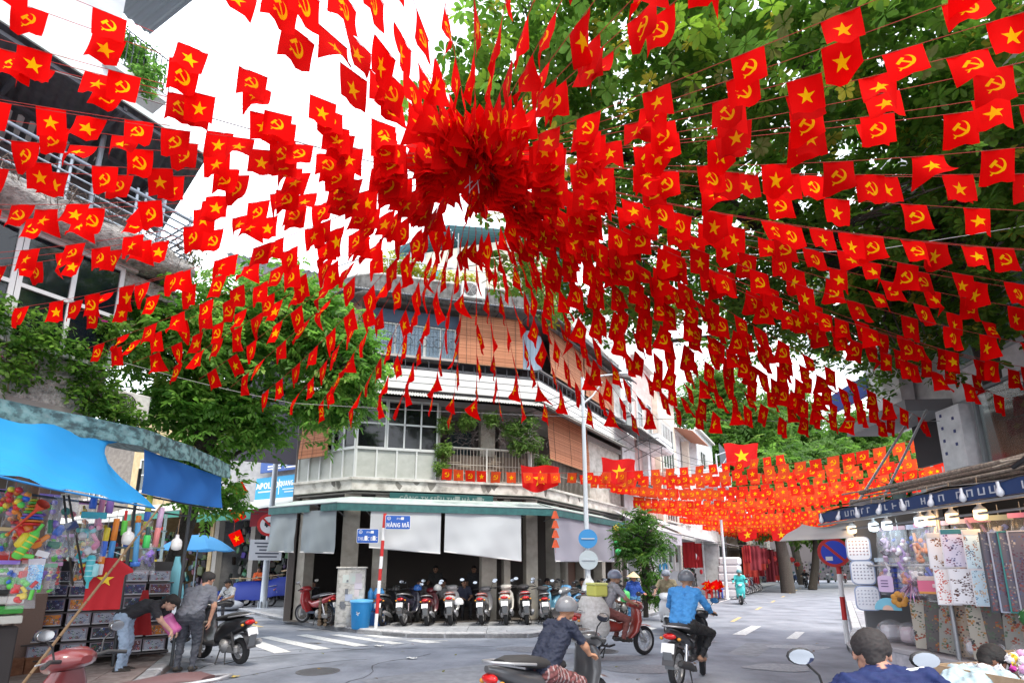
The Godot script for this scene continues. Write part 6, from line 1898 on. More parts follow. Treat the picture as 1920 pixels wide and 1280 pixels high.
func field_mesh(bones: Array,cell: float,k: float,into: ArrayMesh,skin:=Color(-1,0,0),plaid:=false) -> void:
	var lo:=Vector3.ONE*1e9
	var hi:=-lo
	for b in bones:
		var m: float=maxf(b[2],b[3])+cell*2.0
		lo=lo.min((b[0] as Vector3).min(b[1]) - Vector3.ONE*m)
		hi=hi.max((b[0] as Vector3).max(b[1])+Vector3.ONE*m)
	var nx:=int((hi.x - lo.x)/cell)+2
	var ny:=int((hi.y - lo.y)/cell)+2
	var nz:=int((hi.z - lo.z)/cell)+2
	var f:=PackedFloat32Array()
	f.resize(nx*ny*nz)
	f.fill(1.0)
	var best:=f.duplicate()
	var who:=PackedByteArray()
	who.resize(nx*ny*nz)
	for bi in bones.size():
		var a: Vector3=bones[bi][0]
		var e: Vector3=bones[bi][1]
		var ra: float=bones[bi][2]
		var rb: float=bones[bi][3]
		var ba:=e - a
		var inv:=1.0/maxf(ba.length_squared(),1e-9)
		var m: float=maxf(ra,rb)+k+cell*1.5
		var p0:=(a.min(e) - Vector3.ONE*m - lo)/cell
		var p1:=(a.max(e)+Vector3.ONE*m - lo)/cell
		for z in range(maxi(0,int(p0.z)),mini(nz,int(p1.z)+1)):
			for y in range(maxi(0,int(p0.y)),mini(ny,int(p1.y)+1)):
				var at:=(z*ny+y)*nx
				for x in range(maxi(0,int(p0.x)),mini(nx,int(p1.x)+1)):
					var pa:=Vector3(lo.x+x*cell,lo.y+y*cell,lo.z+z*cell) - a
					var h:=clampf(pa.dot(ba)*inv,0.0,1.0)
					var d:=(pa - ba*h).length() - ra - (rb - ra)*h
					var i:=at+x
					if d < best[i]:
						best[i]=d
						who[i]=bi
					var o:=f[i]
					var q:=maxf(k - absf(o - d),0.0)
					f[i]=minf(o,d) - q*q*0.25/k
	var verts:=PackedVector3Array()
	var cols:=PackedColorArray()
	var idx:=PackedInt32Array()
	var cellv:={}
	var off:=[0,1,nx,nx+1,nx*ny,nx*ny+1,nx*ny+nx,nx*ny+nx+1]
	var edges:=[[0,1],[2,3],[4,5],[6,7],[0,2],[1,3],[4,6],[5,7],[0,4],[1,5],[2,6],[3,7]]
	var lim:=cell*1.8
	for z in nz - 1:
		for y in ny - 1:
			var at:=(z*ny+y)*nx
			for x in nx - 1:
				var i:=at+x
				if absf(f[i]) > lim: continue
				var mask:=0
				for c in 8:
					if f[i+off[c]] < 0.0: mask |= 1 << c
				if mask == 0 or mask == 255: continue
				var s:=Vector3.ZERO
				var n:=0
				for e in edges:
					var fa:=f[i+off[e[0]]]
					var fb:=f[i+off[e[1]]]
					if (fa < 0.0) != (fb < 0.0):
						var t:=fa/(fa - fb)
						var ca: int=e[0]
						var cb: int=e[1]
						s += Vector3(lerpf(ca & 1,cb & 1,t),lerpf((ca >> 1) & 1,(cb >> 1) & 1,t),lerpf(ca >> 2,cb >> 2,t))
						n += 1
				cellv[i]=verts.size()
				verts.append(lo+(Vector3(x,y,z)+s/n)*cell)
				var wi:=i
				for c in 8:
					if absf(best[i+off[c]]) < absf(best[wi]): wi=i+off[c]
				cols.append(bones[who[wi]][4])
	var sx:=[1,nx,nx*ny]
	for i in cellv.keys():
		for ax in 3:
			var j: int=i+sx[ax]
			if (f[i] < 0.0) == (f[j] < 0.0): continue
			var u: int=sx[(ax+1) % 3]
			var v: int=sx[(ax+2) % 3]
			if not (cellv.has(i - u) and cellv.has(i - v) and cellv.has(i - u - v)): continue
			var q:=[cellv[i],cellv[i - u],cellv[i - u - v],cellv[i - v]]
			if f[i] < 0.0: q=[q[0],q[3],q[2],q[1]]
			idx.append_array([q[0],q[1],q[2],q[0],q[2],q[3]])
	var nor:=normals_of(verts,idx)
	if skin.r >= 0.0:
		cloth_noise.frequency=7.0 if skin.r < 5.0 else 26.0
		for i in verts.size():
			var v:=verts[i]
			var c:=cols[i]
			if c.is_equal_approx(skin):
				cols[i]=c*(0.92+0.16*cloth_noise.get_noise_3dv(v*2.0))
				continue
			var n:=cloth_noise.get_noise_3d(v.x*1.3+v.y,v.y*2.6+v.z,v.z*1.3)+0.5*cloth_noise.get_noise_3d(v.y*5.0,v.x*3.0,v.z*3.0)
			verts[i]=v+nor[i]*n*(0.02 if skin.r < 5.0 else 0.006)
			if plaid and c.r > c.b*2.0:
				c=c.darkened(0.5*float(fposmod(v.y*14.0+v.z*6.0,1.0) < 0.4)).lightened(0.25*float(fposmod(v.z*17.0,1.0) < 0.2))
			cols[i]=c*(1.0+0.22*n)
		nor=normals_of(verts,idx)
	var arr:=[]
	arr.resize(Mesh.ARRAY_MAX)
	arr[Mesh.ARRAY_VERTEX]=verts
	arr[Mesh.ARRAY_NORMAL]=nor
	arr[Mesh.ARRAY_COLOR]=cols
	arr[Mesh.ARRAY_INDEX]=idx
	if verts.size(): into.add_surface_from_arrays(Mesh.PRIMITIVE_TRIANGLES,arr)

func normals_of(verts: PackedVector3Array,idx: PackedInt32Array) -> PackedVector3Array:
	var nor:=PackedVector3Array()
	nor.resize(verts.size())
	for t in range(0,idx.size(),3):
		var nn:=(verts[idx[t+2]] - verts[idx[t]]).cross(verts[idx[t+1]] - verts[idx[t]])
		for c in 3: nor[idx[t+c]] += nn
	for i in nor.size(): nor[i]=nor[i].normalized()
	return nor

func hand(b: Array,wrist: Vector3,dir: Vector3,back: Vector3,side: float,curl: float,c: Color) -> void:
	var d:=dir.normalized()
	var up:=(back - d*back.dot(d)).normalized()
	var ac:=d.cross(up)*side
	var palm:=wrist+d*0.075
	for k in 4: b.append([wrist+d*0.01+ac*(0.018 - 0.012*k),palm+ac*(0.03 - 0.02*k),0.017,0.0125,c])
	var ls:=[0.072,0.082,0.076,0.058]
	for k in 4:
		var p:=palm+ac*(0.031 - 0.021*k)
		var dd:=d
		for j in 3:
			dd=(dd*cos(curl*(0.6+0.4*j)) - up*sin(curl*(0.6+0.4*j))).normalized()
			var q: Vector3=p+dd*ls[k]*[0.45,0.32,0.23][j]
			b.append([p,q,0.0095 - 0.001*j,0.0085 - 0.001*j,c])
			p=q
	var t0:=wrist+d*0.025+ac*0.03
	var t1:=t0+(d*0.6+ac*0.75 - up*0.25).normalized()*0.045
	b.append([t0,t1,0.014,0.0115,c])
	b.append([t1,t1+(d*0.9+ac*0.2 - up*0.5*(1+curl)).normalized()*0.035,0.011,0.009,c])

func v3(a: Array) -> Vector3:
	return Vector3(a[0],a[1],a[2])

func person(label: String,at: Vector3,yaw: float,J: Dictionary,look: Dictionary,cell:=0.018,scale:=1.0) -> Node3D:
	var o:=thing("person",label,"person",at,yaw)
	o.scale=Vector3.ONE*scale
	o.set_meta("person",true)
	var skin: Color=look.get("skin",Color(0.36,0.2,0.13))
	var shirt: Color=look.shirt
	var legs: Color=look.legs
	var shoe: Color=look.get("shoe",Color(0.04,0.035,0.03))
	var sleeve: Color=shirt if look.get("long",false) else skin
	var shank: Color=skin if look.get("shorts",false) else legs
	var foot: Color=skin if look.get("bare",false) else shoe
	var g: float=look.get("girth",1.0)
	var P:=func(n): return v3(J[n])
	var b:=[]
	var pel: Vector3=P.call("pelvis")
	var che: Vector3=P.call("chest")
	var nec: Vector3=P.call("neck")
	var hea: Vector3=P.call("head")
	var sl: Vector3=P.call("shl")
	var sr: Vector3=P.call("shr")
	var hl: Vector3=P.call("hipl")
	var hr: Vector3=P.call("hipr")
	var across:=(sr - sl).normalized()
	var mid:=pel.lerp(che,0.5)
	b.append([hl,hr,0.125*g,0.125*g,legs])
	for s in [-1,1]:
		b.append([pel+across*0.07*s,mid+across*0.065*s*g,0.115*g,0.108*g,legs if look.get("tucked",false) else shirt])
		b.append([mid+across*0.065*s*g,che+across*0.085*s,0.108*g,0.115*g,shirt])
		b.append([che+across*0.08*s,(sl if s < 0 else sr).lerp(nec,0.3)+Vector3(0,-0.03,0),0.105,0.06,shirt])
	b.append([sl,sr,0.068,0.068,shirt])
	b.append([sl.lerp(nec,0.5),nec+(nec - che)*0.05,0.055,0.05,shirt])
	b.append([sr.lerp(nec,0.5),nec+(nec - che)*0.05,0.055,0.05,shirt])
	b.append([nec,nec.lerp(hea,0.55),0.055,0.052,skin])
	for s in [["l",sl,hl],["r",sr,hr]]:
		var el: Vector3=P.call("el"+s[0])
		var wr: Vector3=P.call("wr"+s[0])
		var kn: Vector3=P.call("kn"+s[0])
		var an: Vector3=P.call("an"+s[0])
		var to: Vector3=P.call("to"+s[0])
		var cuff: float=1.0 if look.get("long",false) else 0.72
		b.append([s[1],(s[1] as Vector3).lerp(el,cuff),0.064,0.052,shirt])
		b.append([s[1],el,0.05,0.041,sleeve])
		b.append([el,wr,0.046 if look.get("long",false) else 0.04,0.036 if look.get("long",false) else 0.028,sleeve])
		var hm: Vector3=s[2]
		var kend: Vector3=hm.lerp(kn,0.92) if look.get("shorts",false) else kn
		b.append([hm,kend,0.098*g,0.07,legs])
		b.append([hm.lerp(kn,0.5),kn,0.068,0.056,shank])
		b.append([kn,kn.lerp(an,0.4),0.058,0.056,shank])
		b.append([kn.lerp(an,0.4),an,0.056,0.045 if shank == legs else 0.036,shank])
		b.append([an+Vector3(0,-0.02,0),to,0.043,0.033,foot])
		b.append([an+Vector3(0,-0.025,0),an+(an - to).normalized()*0.05+Vector3(0,-0.03,0),0.04,0.036,foot])
		if cell > 0.02: b.append([wr,wr+(wr - el).normalized()*0.12,0.032,0.02,skin])
	var mesh:=ArrayMesh.new()
	field_mesh(b,cell,0.03,mesh,skin,look.get("plaid",false))
	if cell <= 0.02:
		for s in [["l",-1.0],["r",1.0]]:
			var hb:=[]
			var wr: Vector3=P.call("wr"+s[0])
			var el: Vector3=P.call("el"+s[0])
			var dir: Vector3=v3(J["hand"+s[0]]) if J.has("hand"+s[0]) else (wr - el)
			hb.append([wr - (wr - el).normalized()*0.05,wr,0.03,0.026,sleeve if look.get("long",false) else skin])
			hand(hb,wr,dir,v3(J.get("back"+s[0],[0,1,0])),s[1],look.get("curl",0.5),skin)
			field_mesh(hb,0.006,0.008,mesh)
	var face:=Basis.from_euler(v3(J.get("gaze",[0,0,0])))
	var x:=Transform3D(face,hea)
	var hd:=[]
	for q in [[0,0.03,0.025,0,0.045,-0.025,0.084,0.082,0],[0,-0.01,0.03,0,-0.02,-0.02,0.074,0.07,0],[0,-0.03,-0.04,0,-0.075,-0.05,0.056,0.044,0],[-0.03,-0.06,-0.03,0.03,-0.06,-0.03,0.045,0.045,0],[0,-0.095,-0.062,0,-0.1,-0.06,0.024,0.024,0],[0,0.0,-0.1,0,-0.038,-0.118,0.009,0.014,0],[-0.014,-0.04,-0.103,0.014,-0.04,-0.103,0.01,0.01,0],[-0.045,0.018,-0.088,0.045,0.018,-0.088,0.013,0.013,0],[-0.084,0.0,0.005,-0.09,-0.035,0.0,0.016,0.011,0],[0.084,0.0,0.005,0.09,-0.035,0.0,0.016,0.011,0],[-0.033,-0.002,-0.098,-0.031,-0.002,-0.098,0.0095,0.0095,1],[0.033,-0.002,-0.098,0.031,-0.002,-0.098,0.0095,0.0095,1],[-0.02,-0.072,-0.099,0.02,-0.072,-0.099,0.0075,0.0075,2],[0,-0.08,0.02,0,-0.11,0.035,0.05,0.05,0],[-0.052,0.026,-0.092,-0.02,0.028,-0.1,0.006,0.006,1],[0.052,0.026,-0.092,0.02,0.028,-0.1,0.006,0.006,1]]:
		hd.append([x*Vector3(q[0],q[1],q[2]),x*Vector3(q[3],q[4],q[5]),q[6],q[7],[skin,Color(0.02,0.015,0.012),skin*Color(0.8,0.5,0.5)][q[8]]])
	field_mesh(hd,0.0085 if cell <= 0.02 else 0.016,0.014,mesh)
	var m: StandardMaterial3D=mats.get("people",StandardMaterial3D.new())
	m.vertex_color_use_as_albedo=true
	m.roughness=0.8
	mats["people"]=m
	var body:=obj("body",mesh,m,o)
	body.material_override=m
	var top: String=look.get("top","short")
	var hair: Color=look.get("hair",Color(0.012,0.01,0.01))
	if top == "helmet":
		helmet(o,x,look.get("helmet",Color(0.2,0.2,0.22)))
	elif top == "cone":
		var st:=S()
		lathe(st,x*X(Vector3(0,0.06,0)),[Vector2(0.23,-0.03),Vector2(0.225,-0.028),Vector2(0.12,0.06),Vector2(0.005,0.15)],22,false)
		obj("conical_hat",st,mat(0.62,0.46,0.28,0.7),o)
	else:
		var hb:=[]
		for q in [[0,0.05,0.04,0,0.062,-0.03,0.09,0.082],[0,0.0,0.06,0,-0.05,0.06,0.07,0.05],[-0.04,0.05,0.0,-0.05,0.02,0.03,0.06,0.052],[0.04,0.05,0.0,0.05,0.02,0.03,0.06,0.052]]:
			hb.append([x*Vector3(q[0],q[1],q[2]),x*Vector3(q[3],q[4],q[5]),q[6],q[7],hair])
		if top == "long": hb.append([x*Vector3(0,0.0,0.07),x*Vector3(0,-0.2,0.09),0.065,0.045,hair])
		if top == "cap": hb.append([x*Vector3(-0.03,0.05,-0.09),x*Vector3(0.03,0.045,-0.15),0.03,0.02,hair])
		var hm:=ArrayMesh.new()
		field_mesh(hb,0.009 if cell <= 0.02 else 0.018,0.02,hm,Color(9,9,9))
		obj("cap" if top == "cap" else "hair",hm,m,o)
	return o

func ride(lean:=0.0,twist:=0.0,knee:=0.16) -> Dictionary:
	return {"pelvis": [0,0.9,0.22],"chest": [0.02*twist,1.22,0.12 - lean],"neck": [0.03*twist,1.4,0.08 - lean*1.6],"head": [0.03*twist,1.54,0.03 - lean*2.0],"shl": [-0.185,1.35,0.1 - lean*1.5],"shr": [0.185,1.35,0.1 - lean*1.5],"ell": [-0.3,1.13,-0.08 - lean],"elr": [0.3,1.13,-0.08 - lean],"wrl": [-0.31,1.04,-0.28],"wrr": [0.31,1.04,-0.28],"handl": [0.05,-0.1,-1],"handr": [-0.05,-0.1,-1],"hipl": [-0.09,0.87,0.2],"hipr": [0.09,0.87,0.2],"knl": [-knee,0.72,-0.24],"knr": [knee,0.72,-0.24],"anl": [-0.15,0.36,-0.12],"anr": [0.15,0.36,-0.12],"tol": [-0.16,0.31,-0.3],"tor": [0.16,0.31,-0.3]}

func stand(arm:=0.0) -> Dictionary:
	return {"pelvis": [0,0.95,0],"chest": [0,1.25,0],"neck": [0,1.45,0.01],"head": [0,1.59,-0.02],"shl": [-0.18,1.39,0],"shr": [0.18,1.39,0],"ell": [-0.25,1.12,0.02 - arm*0.1],"elr": [0.25,1.12,0.02 - arm*0.1],"wrl": [-0.23,0.9+arm*0.2,-0.06 - arm*0.25],"wrr": [0.23,0.9+arm*0.2,-0.06 - arm*0.25],"hipl": [-0.09,0.9,0],"hipr": [0.09,0.9,0],"knl": [-0.11,0.5,-0.03],"knr": [0.11,0.5,-0.03],"anl": [-0.12,0.08,0.02],"anr": [0.12,0.08,0.02],"tol": [-0.13,0.035,-0.14],"tor": [0.13,0.035,-0.14]}

func sit(seat:=0.45) -> Dictionary:
	var y:=seat
	return {"pelvis": [0,y+0.1,0.05],"chest": [0,y+0.42,0.0],"neck": [0,y+0.6,-0.03],"head": [0,y+0.73,-0.08],"shl": [-0.18,y+0.55,0],"shr": [0.18,y+0.55,0],"ell": [-0.25,y+0.3,-0.12],"elr": [0.25,y+0.3,-0.12],"wrl": [-0.1,y+0.22,-0.33],"wrr": [0.12,y+0.24,-0.33],"hipl": [-0.09,y+0.08,0],"hipr": [0.09,y+0.08,0],"knl": [-0.14,y+0.08,-0.4],"knr": [0.14,y+0.08,-0.4],"anl": [-0.14,0.1,-0.36],"anr": [0.14,0.1,-0.36],"tol": [-0.14,0.04,-0.52],"tor": [0.14,0.04,-0.52]}

func build_people() -> void:
	var tan:=Color(0.36,0.2,0.13)
	var brown:=Color(0.25,0.13,0.08)
	person("motorbike rider in a bright blue jacket and black trousers, seen from behind",Vector3(2.75,0,-8.75),-0.62,ride(0.06,0.5,0.3),{"shirt": Color(0.05,0.24,0.55),"legs": Color(0.016,0.016,0.018),"skin": tan,"long": true,"bare": true,"top": "helmet","helmet": Color(0.12,0.13,0.15),"curl": 1.0,"girth": 1.08},0.016)
	person("rider in a navy top and dark red plaid trousers with a grey helmet",Vector3(0.42,0,-5.6),-0.8,ride(0.14,0.0,0.2),{"shirt": Color(0.012,0.016,0.035),"legs": Color(0.17,0.055,0.055),"skin": Color(0.4,0.2,0.12),"bare": true,"top": "helmet","helmet": Color(0.16,0.16,0.17),"curl": 1.0,"girth": 1.1,"plaid": true},0.014,0.84)
	person("rider with a cap on the motorbike loaded with the white sack",Vector3(2.05,0,-11.2),-1.25,ride(0.05),{"shirt": Color(0.26,0.26,0.28),"legs": Color(0.2,0.07,0.06),"skin": tan,"top": "helmet","helmet": Color(0.16,0.18,0.24),"curl": 1.0},0.018)
	person("rider in a checked olive shirt on the white fronted scooter",Vector3(4.35,0,-15.4),2.8,ride(0.0),{"shirt": Color(0.25,0.21,0.13),"legs": Color(0.03,0.09,0.13),"skin": Color(0.45,0.26,0.19),"top": "helmet","helmet": Color(0.24,0.27,0.33),"curl": 1.0},0.018)
	person("rider wrapped in a turquoise rain cape on the turquoise scooter",Vector3(11.5,0,-27.6),2.75,ride(0.0),{"shirt": Color(0.06,0.5,0.5),"legs": Color(0.05,0.45,0.45),"skin": tan,"long": true,"top": "helmet","helmet": Color(0.1,0.3,0.34),"girth": 1.2},0.026)
	person("rider in beige on the pale scooter far down the main street",Vector3(24.6,0,-49.5),2.6,ride(0.0),{"shirt": Color(0.42,0.38,0.35),"legs": Color(0.4,0.36,0.28),"skin": tan,"top": "short"},0.03)
	person("rider in black on the black scooter far down the main street",Vector3(28.2,0,-52.5),2.6,ride(0.0),{"shirt": Color(0.03,0.03,0.035),"legs": Color(0.03,0.03,0.035),"skin": tan,"top": "helmet","helmet": Color(0.3,0.04,0.04)},0.03)
	var J:=stand(0.6)
	J.merge({"elr": [0.32,1.2,-0.1],"wrr": [0.2,1.42,-0.2],"ell": [-0.32,1.2,-0.1],"wrl": [-0.2,1.42,-0.2]},true)
	person("walker in dark shorts in the middle of the far main street",Vector3(32.3,0,-57.8),2.6,J,{"shirt": Color(0.03,0.035,0.06),"legs": Color(0.03,0.035,0.06),"skin": Color(0.5,0.26,0.18),"shorts": true,"bare": true,"top": "short"},0.03)
	J=stand(0.8)
	J.merge({"wrl": [-0.22,1.08,-0.28],"ell": [-0.26,1.12,-0.05],"wrr": [0.3,0.98,-0.1],"elr": [0.28,1.15,0.05],"anr": [0.24,0.08,0.1],"tor": [0.28,0.035,-0.06],"knr": [0.17,0.5,0.0],"gaze": [-0.1,0.1,0]},true)
	person("street seller in a conical hat, blue jacket and jeans walking by the bushy tree",Vector3(3.75,0.02,-16.9),PI+0.35,J,{"shirt": Color(0.015,0.06,0.3),"legs": Color(0.06,0.19,0.36),"skin": Color(0.4,0.18,0.12),"long": true,"top": "cone","girth": 1.1},0.018,0.9)
	J={"pelvis": [0,0.92,0.12],"chest": [0,1.08,-0.2],"neck": [0,1.12,-0.42],"head": [0.02,1.13,-0.57],"shl": [-0.18,1.1,-0.36],"shr": [0.18,1.1,-0.36],"ell": [-0.24,0.85,-0.5],"elr": [0.24,0.85,-0.5],"wrl": [-0.16,0.66,-0.66],"wrr": [0.16,0.66,-0.66],"handl": [0,-1,-0.3],"handr": [0,-1,-0.3],"hipl": [-0.1,0.88,0.1],"hipr": [0.1,0.88,0.1],"knl": [-0.12,0.48,0.02],"knr": [0.12,0.48,0.02],"anl": [-0.12,0.08,0.06],"anr": [0.12,0.08,0.06],"tol": [-0.12,0.035,-0.1],"tor": [0.12,0.035,-0.1],"gaze": [-0.9,0,0]}
	person("woman in a black T-shirt and light jeans bending over the boxes",Vector3(-6.15,0.1,-8.95),-1.25,J,{"shirt": Color(0.02,0.02,0.025),"legs": Color(0.32,0.42,0.55),"skin": Color(0.5,0.3,0.22),"top": "long"},0.017,0.94)
	J={"pelvis": [0,0.95,0.15],"chest": [0.03,1.2,-0.02],"neck": [0.06,1.38,-0.18],"head": [0.07,1.5,-0.28],"shl": [-0.16,1.3,-0.1],"shr": [0.22,1.33,-0.14],"ell": [-0.25,1.06,-0.25],"elr": [0.3,1.05,-0.05],"wrl": [-0.15,0.9,-0.45],"wrr": [0.26,0.8,-0.02],"hipl": [-0.1,0.9,0.14],"hipr": [0.1,0.9,0.14],"knl": [-0.12,0.5,0.06],"knr": [0.12,0.5,0.06],"anl": [-0.12,0.08,0.14],"anr": [0.12,0.08,0.14],"tol": [-0.12,0.035,-0.02],"tor": [0.12,0.035,-0.02],"handr": [0,-1,-0.1],"backr": [1,0,0],"gaze": [-0.3,-0.3,0]}
	person("man in a grey T-shirt with cropped hair leaning forward beside the black scooter",Vector3(-5.5,0.02,-9.55),0.15,J,{"shirt": Color(0.13,0.14,0.17),"legs": Color(0.05,0.055,0.07),"skin": Color(0.46,0.25,0.17),"top": "short","hair": Color(0.03,0.028,0.028),"girth": 1.1},0.016,1.0)
	J=sit(0.4)
	person("man in a black T-shirt sitting behind the grey-shirted man",Vector3(-7.6,0.02,-13.4),PI - 0.3,J,{"shirt": Color(0.015,0.015,0.018),"legs": Color(0.03,0.03,0.04),"skin": brown,"top": "short"},0.018)
	person("seated person in a white top farther back on the side street",Vector3(-9.6,0.1,-18.6),PI - 0.2,J,{"shirt": Color(0.5,0.52,0.55),"legs": Color(0.04,0.04,0.05),"skin": tan,"top": "cap","hair": Color(0.015,0.015,0.018)},0.024)
	person("person in an orange shirt among the goods of the open hardware shop",Vector3(-11.6,0.1,-25.0),PI,stand(0.3),{"shirt": Color(0.6,0.1,0.02),"legs": Color(0.04,0.04,0.05),"skin": tan,"top": "short"},0.026)
	person("man in black bent over a low table behind the red motorbike",Vector3(-6.7,0.1,-18.3),PI+0.8,J,{"shirt": Color(0.015,0.015,0.02),"legs": Color(0.03,0.03,0.04),"skin": Color(0.42,0.22,0.14),"top": "short"},0.02)
	var who:=[[-3.0,-17.9,Color(0.1,0.09,0.09),"cafe guest in grey seated at the left by the banded pole"],[-2.3,-18.6,Color(0.3,0.3,0.3),"cafe guest in a light shirt seated in the dim room's middle"],[-1.6,-18.0,Color(0.05,0.06,0.1),"cafe guest in dark blue facing the street"],[1.2,-19.0,Color(0.06,0.02,0.02),"guest in maroon seated behind the parked scooters at the right"],[2.5,-19.4,Color(0.02,0.05,0.06),"guest in dark teal seated beside the street lamp"]]
	for w in who:
		person(w[3],Vector3(w[0],0.12,w[1]),PI+rnd(-0.6,0.6),sit(0.42),{"shirt": w[2],"legs": Color(0.03,0.03,0.035),"skin": tan,"top": "short"},0.024)
	person("cafe guest with a phone standing in the dim room",Vector3(-2.75,0.12,-19.6),PI,stand(0.9),{"shirt": Color(0.03,0.03,0.03),"legs": Color(0.03,0.03,0.035),"skin": tan,"top": "short"},0.024)
	person("cafe worker standing before the lit counter",Vector3(-1.4,0.12,-20.0),PI,stand(0.4),{"shirt": Color(0.04,0.04,0.045),"legs": Color(0.03,0.03,0.035),"skin": tan,"top": "short"},0.024)
	J=ride(0.2,0.4,0.2)
	J.merge({"elr": [0.46,1.1,-0.16],"wrr": [0.72,1.02,-0.2],"shr": [0.22,1.28,-0.18],"shl": [-0.18,1.24,-0.2],"chest": [0.01,1.12,-0.1],"neck": [0.02,1.3,-0.26],"head": [0.02,1.4,-0.36],"handr": [1,-0.15,-0.1],"gaze": [-0.35,-0.2,0]},true)
	var nm:=person("man in a navy polo shirt on a motorbike, reaching right towards the boxes",Vector3(1.85,0.0,-2.7),-0.2,J,{"shirt": Color(0.007,0.016,0.085),"legs": Color(0.03,0.03,0.04),"skin": Color(0.45,0.24,0.17),"top": "short","hair": Color(0.03,0.025,0.025),"girth": 1.15},0.013,0.9)
	var st:=S()
	tube(st,[Vector3(0.12,1.335,-0.19),Vector3(0.2,1.352,-0.18),Vector3(0.3,1.272,-0.17),Vector3(0.4,1.2,-0.165)],0.0095,6)
	obj("shoulder_stripe",st,mat(0.75,0.76,0.78),nm)
	bike("motorbike carrying the man in the navy polo shirt",Vector3(1.85,0.0,-2.7),-0.2,Color(0.03,0.03,0.035),Color(0.03,0.03,0.03),false,Color(0.05,0.05,0.055),0.0)
	J={"pelvis": [0,0.92,0.2],"chest": [0,1.05,-0.08],"neck": [0,1.14,-0.26],"head": [0,1.2,-0.38],"shl": [-0.18,1.1,-0.2],"shr": [0.18,1.1,-0.2],"ell": [-0.24,0.95,-0.42],"elr": [0.26,0.98,-0.44],"wrl": [-0.16,0.9,-0.62],"wrr": [0.2,0.92,-0.7],"handr": [0,-0.3,-1],"handl": [0,-0.3,-1],"hipl": [-0.1,0.88,0.18],"hipr": [0.1,0.88,0.18],"knl": [-0.12,0.48,0.1],"knr": [0.12,0.48,0.1],"anl": [-0.12,0.08,0.16],"anr": [0.12,0.08,0.16],"tol": [-0.12,0.035,0.0],"tor": [0.12,0.035,0.0],"gaze": [-0.8,0,0]}
	person("shopper in a pale blue shirt bending over the pompom boxes",Vector3(2.95,0.1,-3.7),-1.25,J,{"shirt": Color(0.36,0.47,0.52),"legs": Color(0.05,0.06,0.09),"skin": Color(0.17,0.075,0.045),"top": "short"},0.014,0.82)
	st=S()
	var sack:=thing("sack","big white woven sack strapped behind the rider crossing to the right","sack",Vector3(1.62,0.72,-11.05),-1.25)
	var rings:=[]
	for k in 9:
		var t:=k/8.0
		rings.append(oval(Vector3(0.02*sin(k*2.0),-0.35+0.8*t,0.03*cos(k*1.7)),0.37*pow(sin(PI*clampf(0.12+0.8*t,0,1)),0.35),0.3*pow(sin(PI*clampf(0.12+0.8*t,0,1)),0.35),16,Vector3.RIGHT,Vector3.BACK,0.8))
	loft(st,rings)
	obj("sack",st,worn("sack",[[0.2,0.45,0.43,0.4],[0.8,0.66,0.65,0.63]],0.5),sack)
	var yb:=thing("yellow_box","yellow insulated box on the load behind the rider with the sack","box",Vector3(1.72,1.28,-11.1),-1.25)
	obj("box",bx(Vector3(0.4,0.22,0.3),0.03),mat(0.55,0.55,0.12),yb)
	obj("lid",bx(Vector3(0.42,0.05,0.32),0.02,Vector3(0,0.13,0)),mat(0.6,0.6,0.2),yb)
	var bk:=thing("green_bag","bright green bag held by the seller in the conical hat","bag",Vector3(3.42,0.72,-16.62))
	st=S()
	lathe(st,X(),[Vector2(0.1,0),Vector2(0.14,0.05),Vector2(0.15,0.26),Vector2(0.13,0.32),Vector2(0.03,0.36)],12)
	obj("bag",st,mat(0.08,0.5,0.12,0.5),bk)
	st=S()
	tube(st,[Vector3(-0.05,0.33,0),Vector3(0,0.42,0),Vector3(0.05,0.33,0)],0.01,5)
	obj("handle",st,mat(0.06,0.4,0.1),bk)

func bagged(label: String,at: Vector3,yaw: float,s: Vector3,cols: Array,n:=9,head:=Color(0,0,0)) -> Node3D:
	var o:=thing("toy_bag",label,"toy bag",at,yaw,"toy bags hung for sale")
	for k in n:
		var st:=S()
		var c: Color=cols[k % cols.size()]
		var p:=Vector3(rnd(-0.32,0.32)*s.x,rnd(-0.9,-0.25)*s.y,rnd(-0.2,0.2)*s.z)
		match k % 3:
			0: ball(st,p,Vector3.ONE*rnd(0.1,0.17)*s.x,8,5)
			1: box(st,X(p,rnd(0,3),rnd(-0.5,0.5),rnd(-0.8,0.8)),Vector3(rnd(0.2,0.4)*s.x,rnd(0.08,0.22)*s.y,0.16*s.x),0.01)
			2: tube(st,[p,p+Vector3(rnd(-0.2,0.2)*s.x,rnd(0.1,0.25)*s.y,0)],0.08*s.x,8)
		obj("toy",st,mat(c.r,c.g,c.b,0.4),o)
	var st:=S()
	sheet(st,14,10,func(u,v):
		var puff: float=0.5*s.z*sin(PI*clampf(v*0.9+0.08,0,1))
		var a: float=TAU*u
		return Vector3(0.5*s.x*cos(a)*(0.75+0.25*v),-s.y*v,puff*sin(a)+0.02*s.x*sin(u*31+v*12)))
	obj("pouch",st,glass(0.9,0.92,0.95,0.05),o)
	if head.a > 0 and head != Color(0,0,0): obj("header_card",bx(Vector3(s.x*0.9,s.y*0.14,0.006),0.0,Vector3(0,-s.y*0.04,0.02)),mat(head.r,head.g,head.b,0.5),o)
	st=S()
	tube(st,[Vector3(0,0,0),Vector3(0,0.12,0)],0.004,4)
	obj("hook",st,mat(0.3,0.3,0.3),o)
	return o

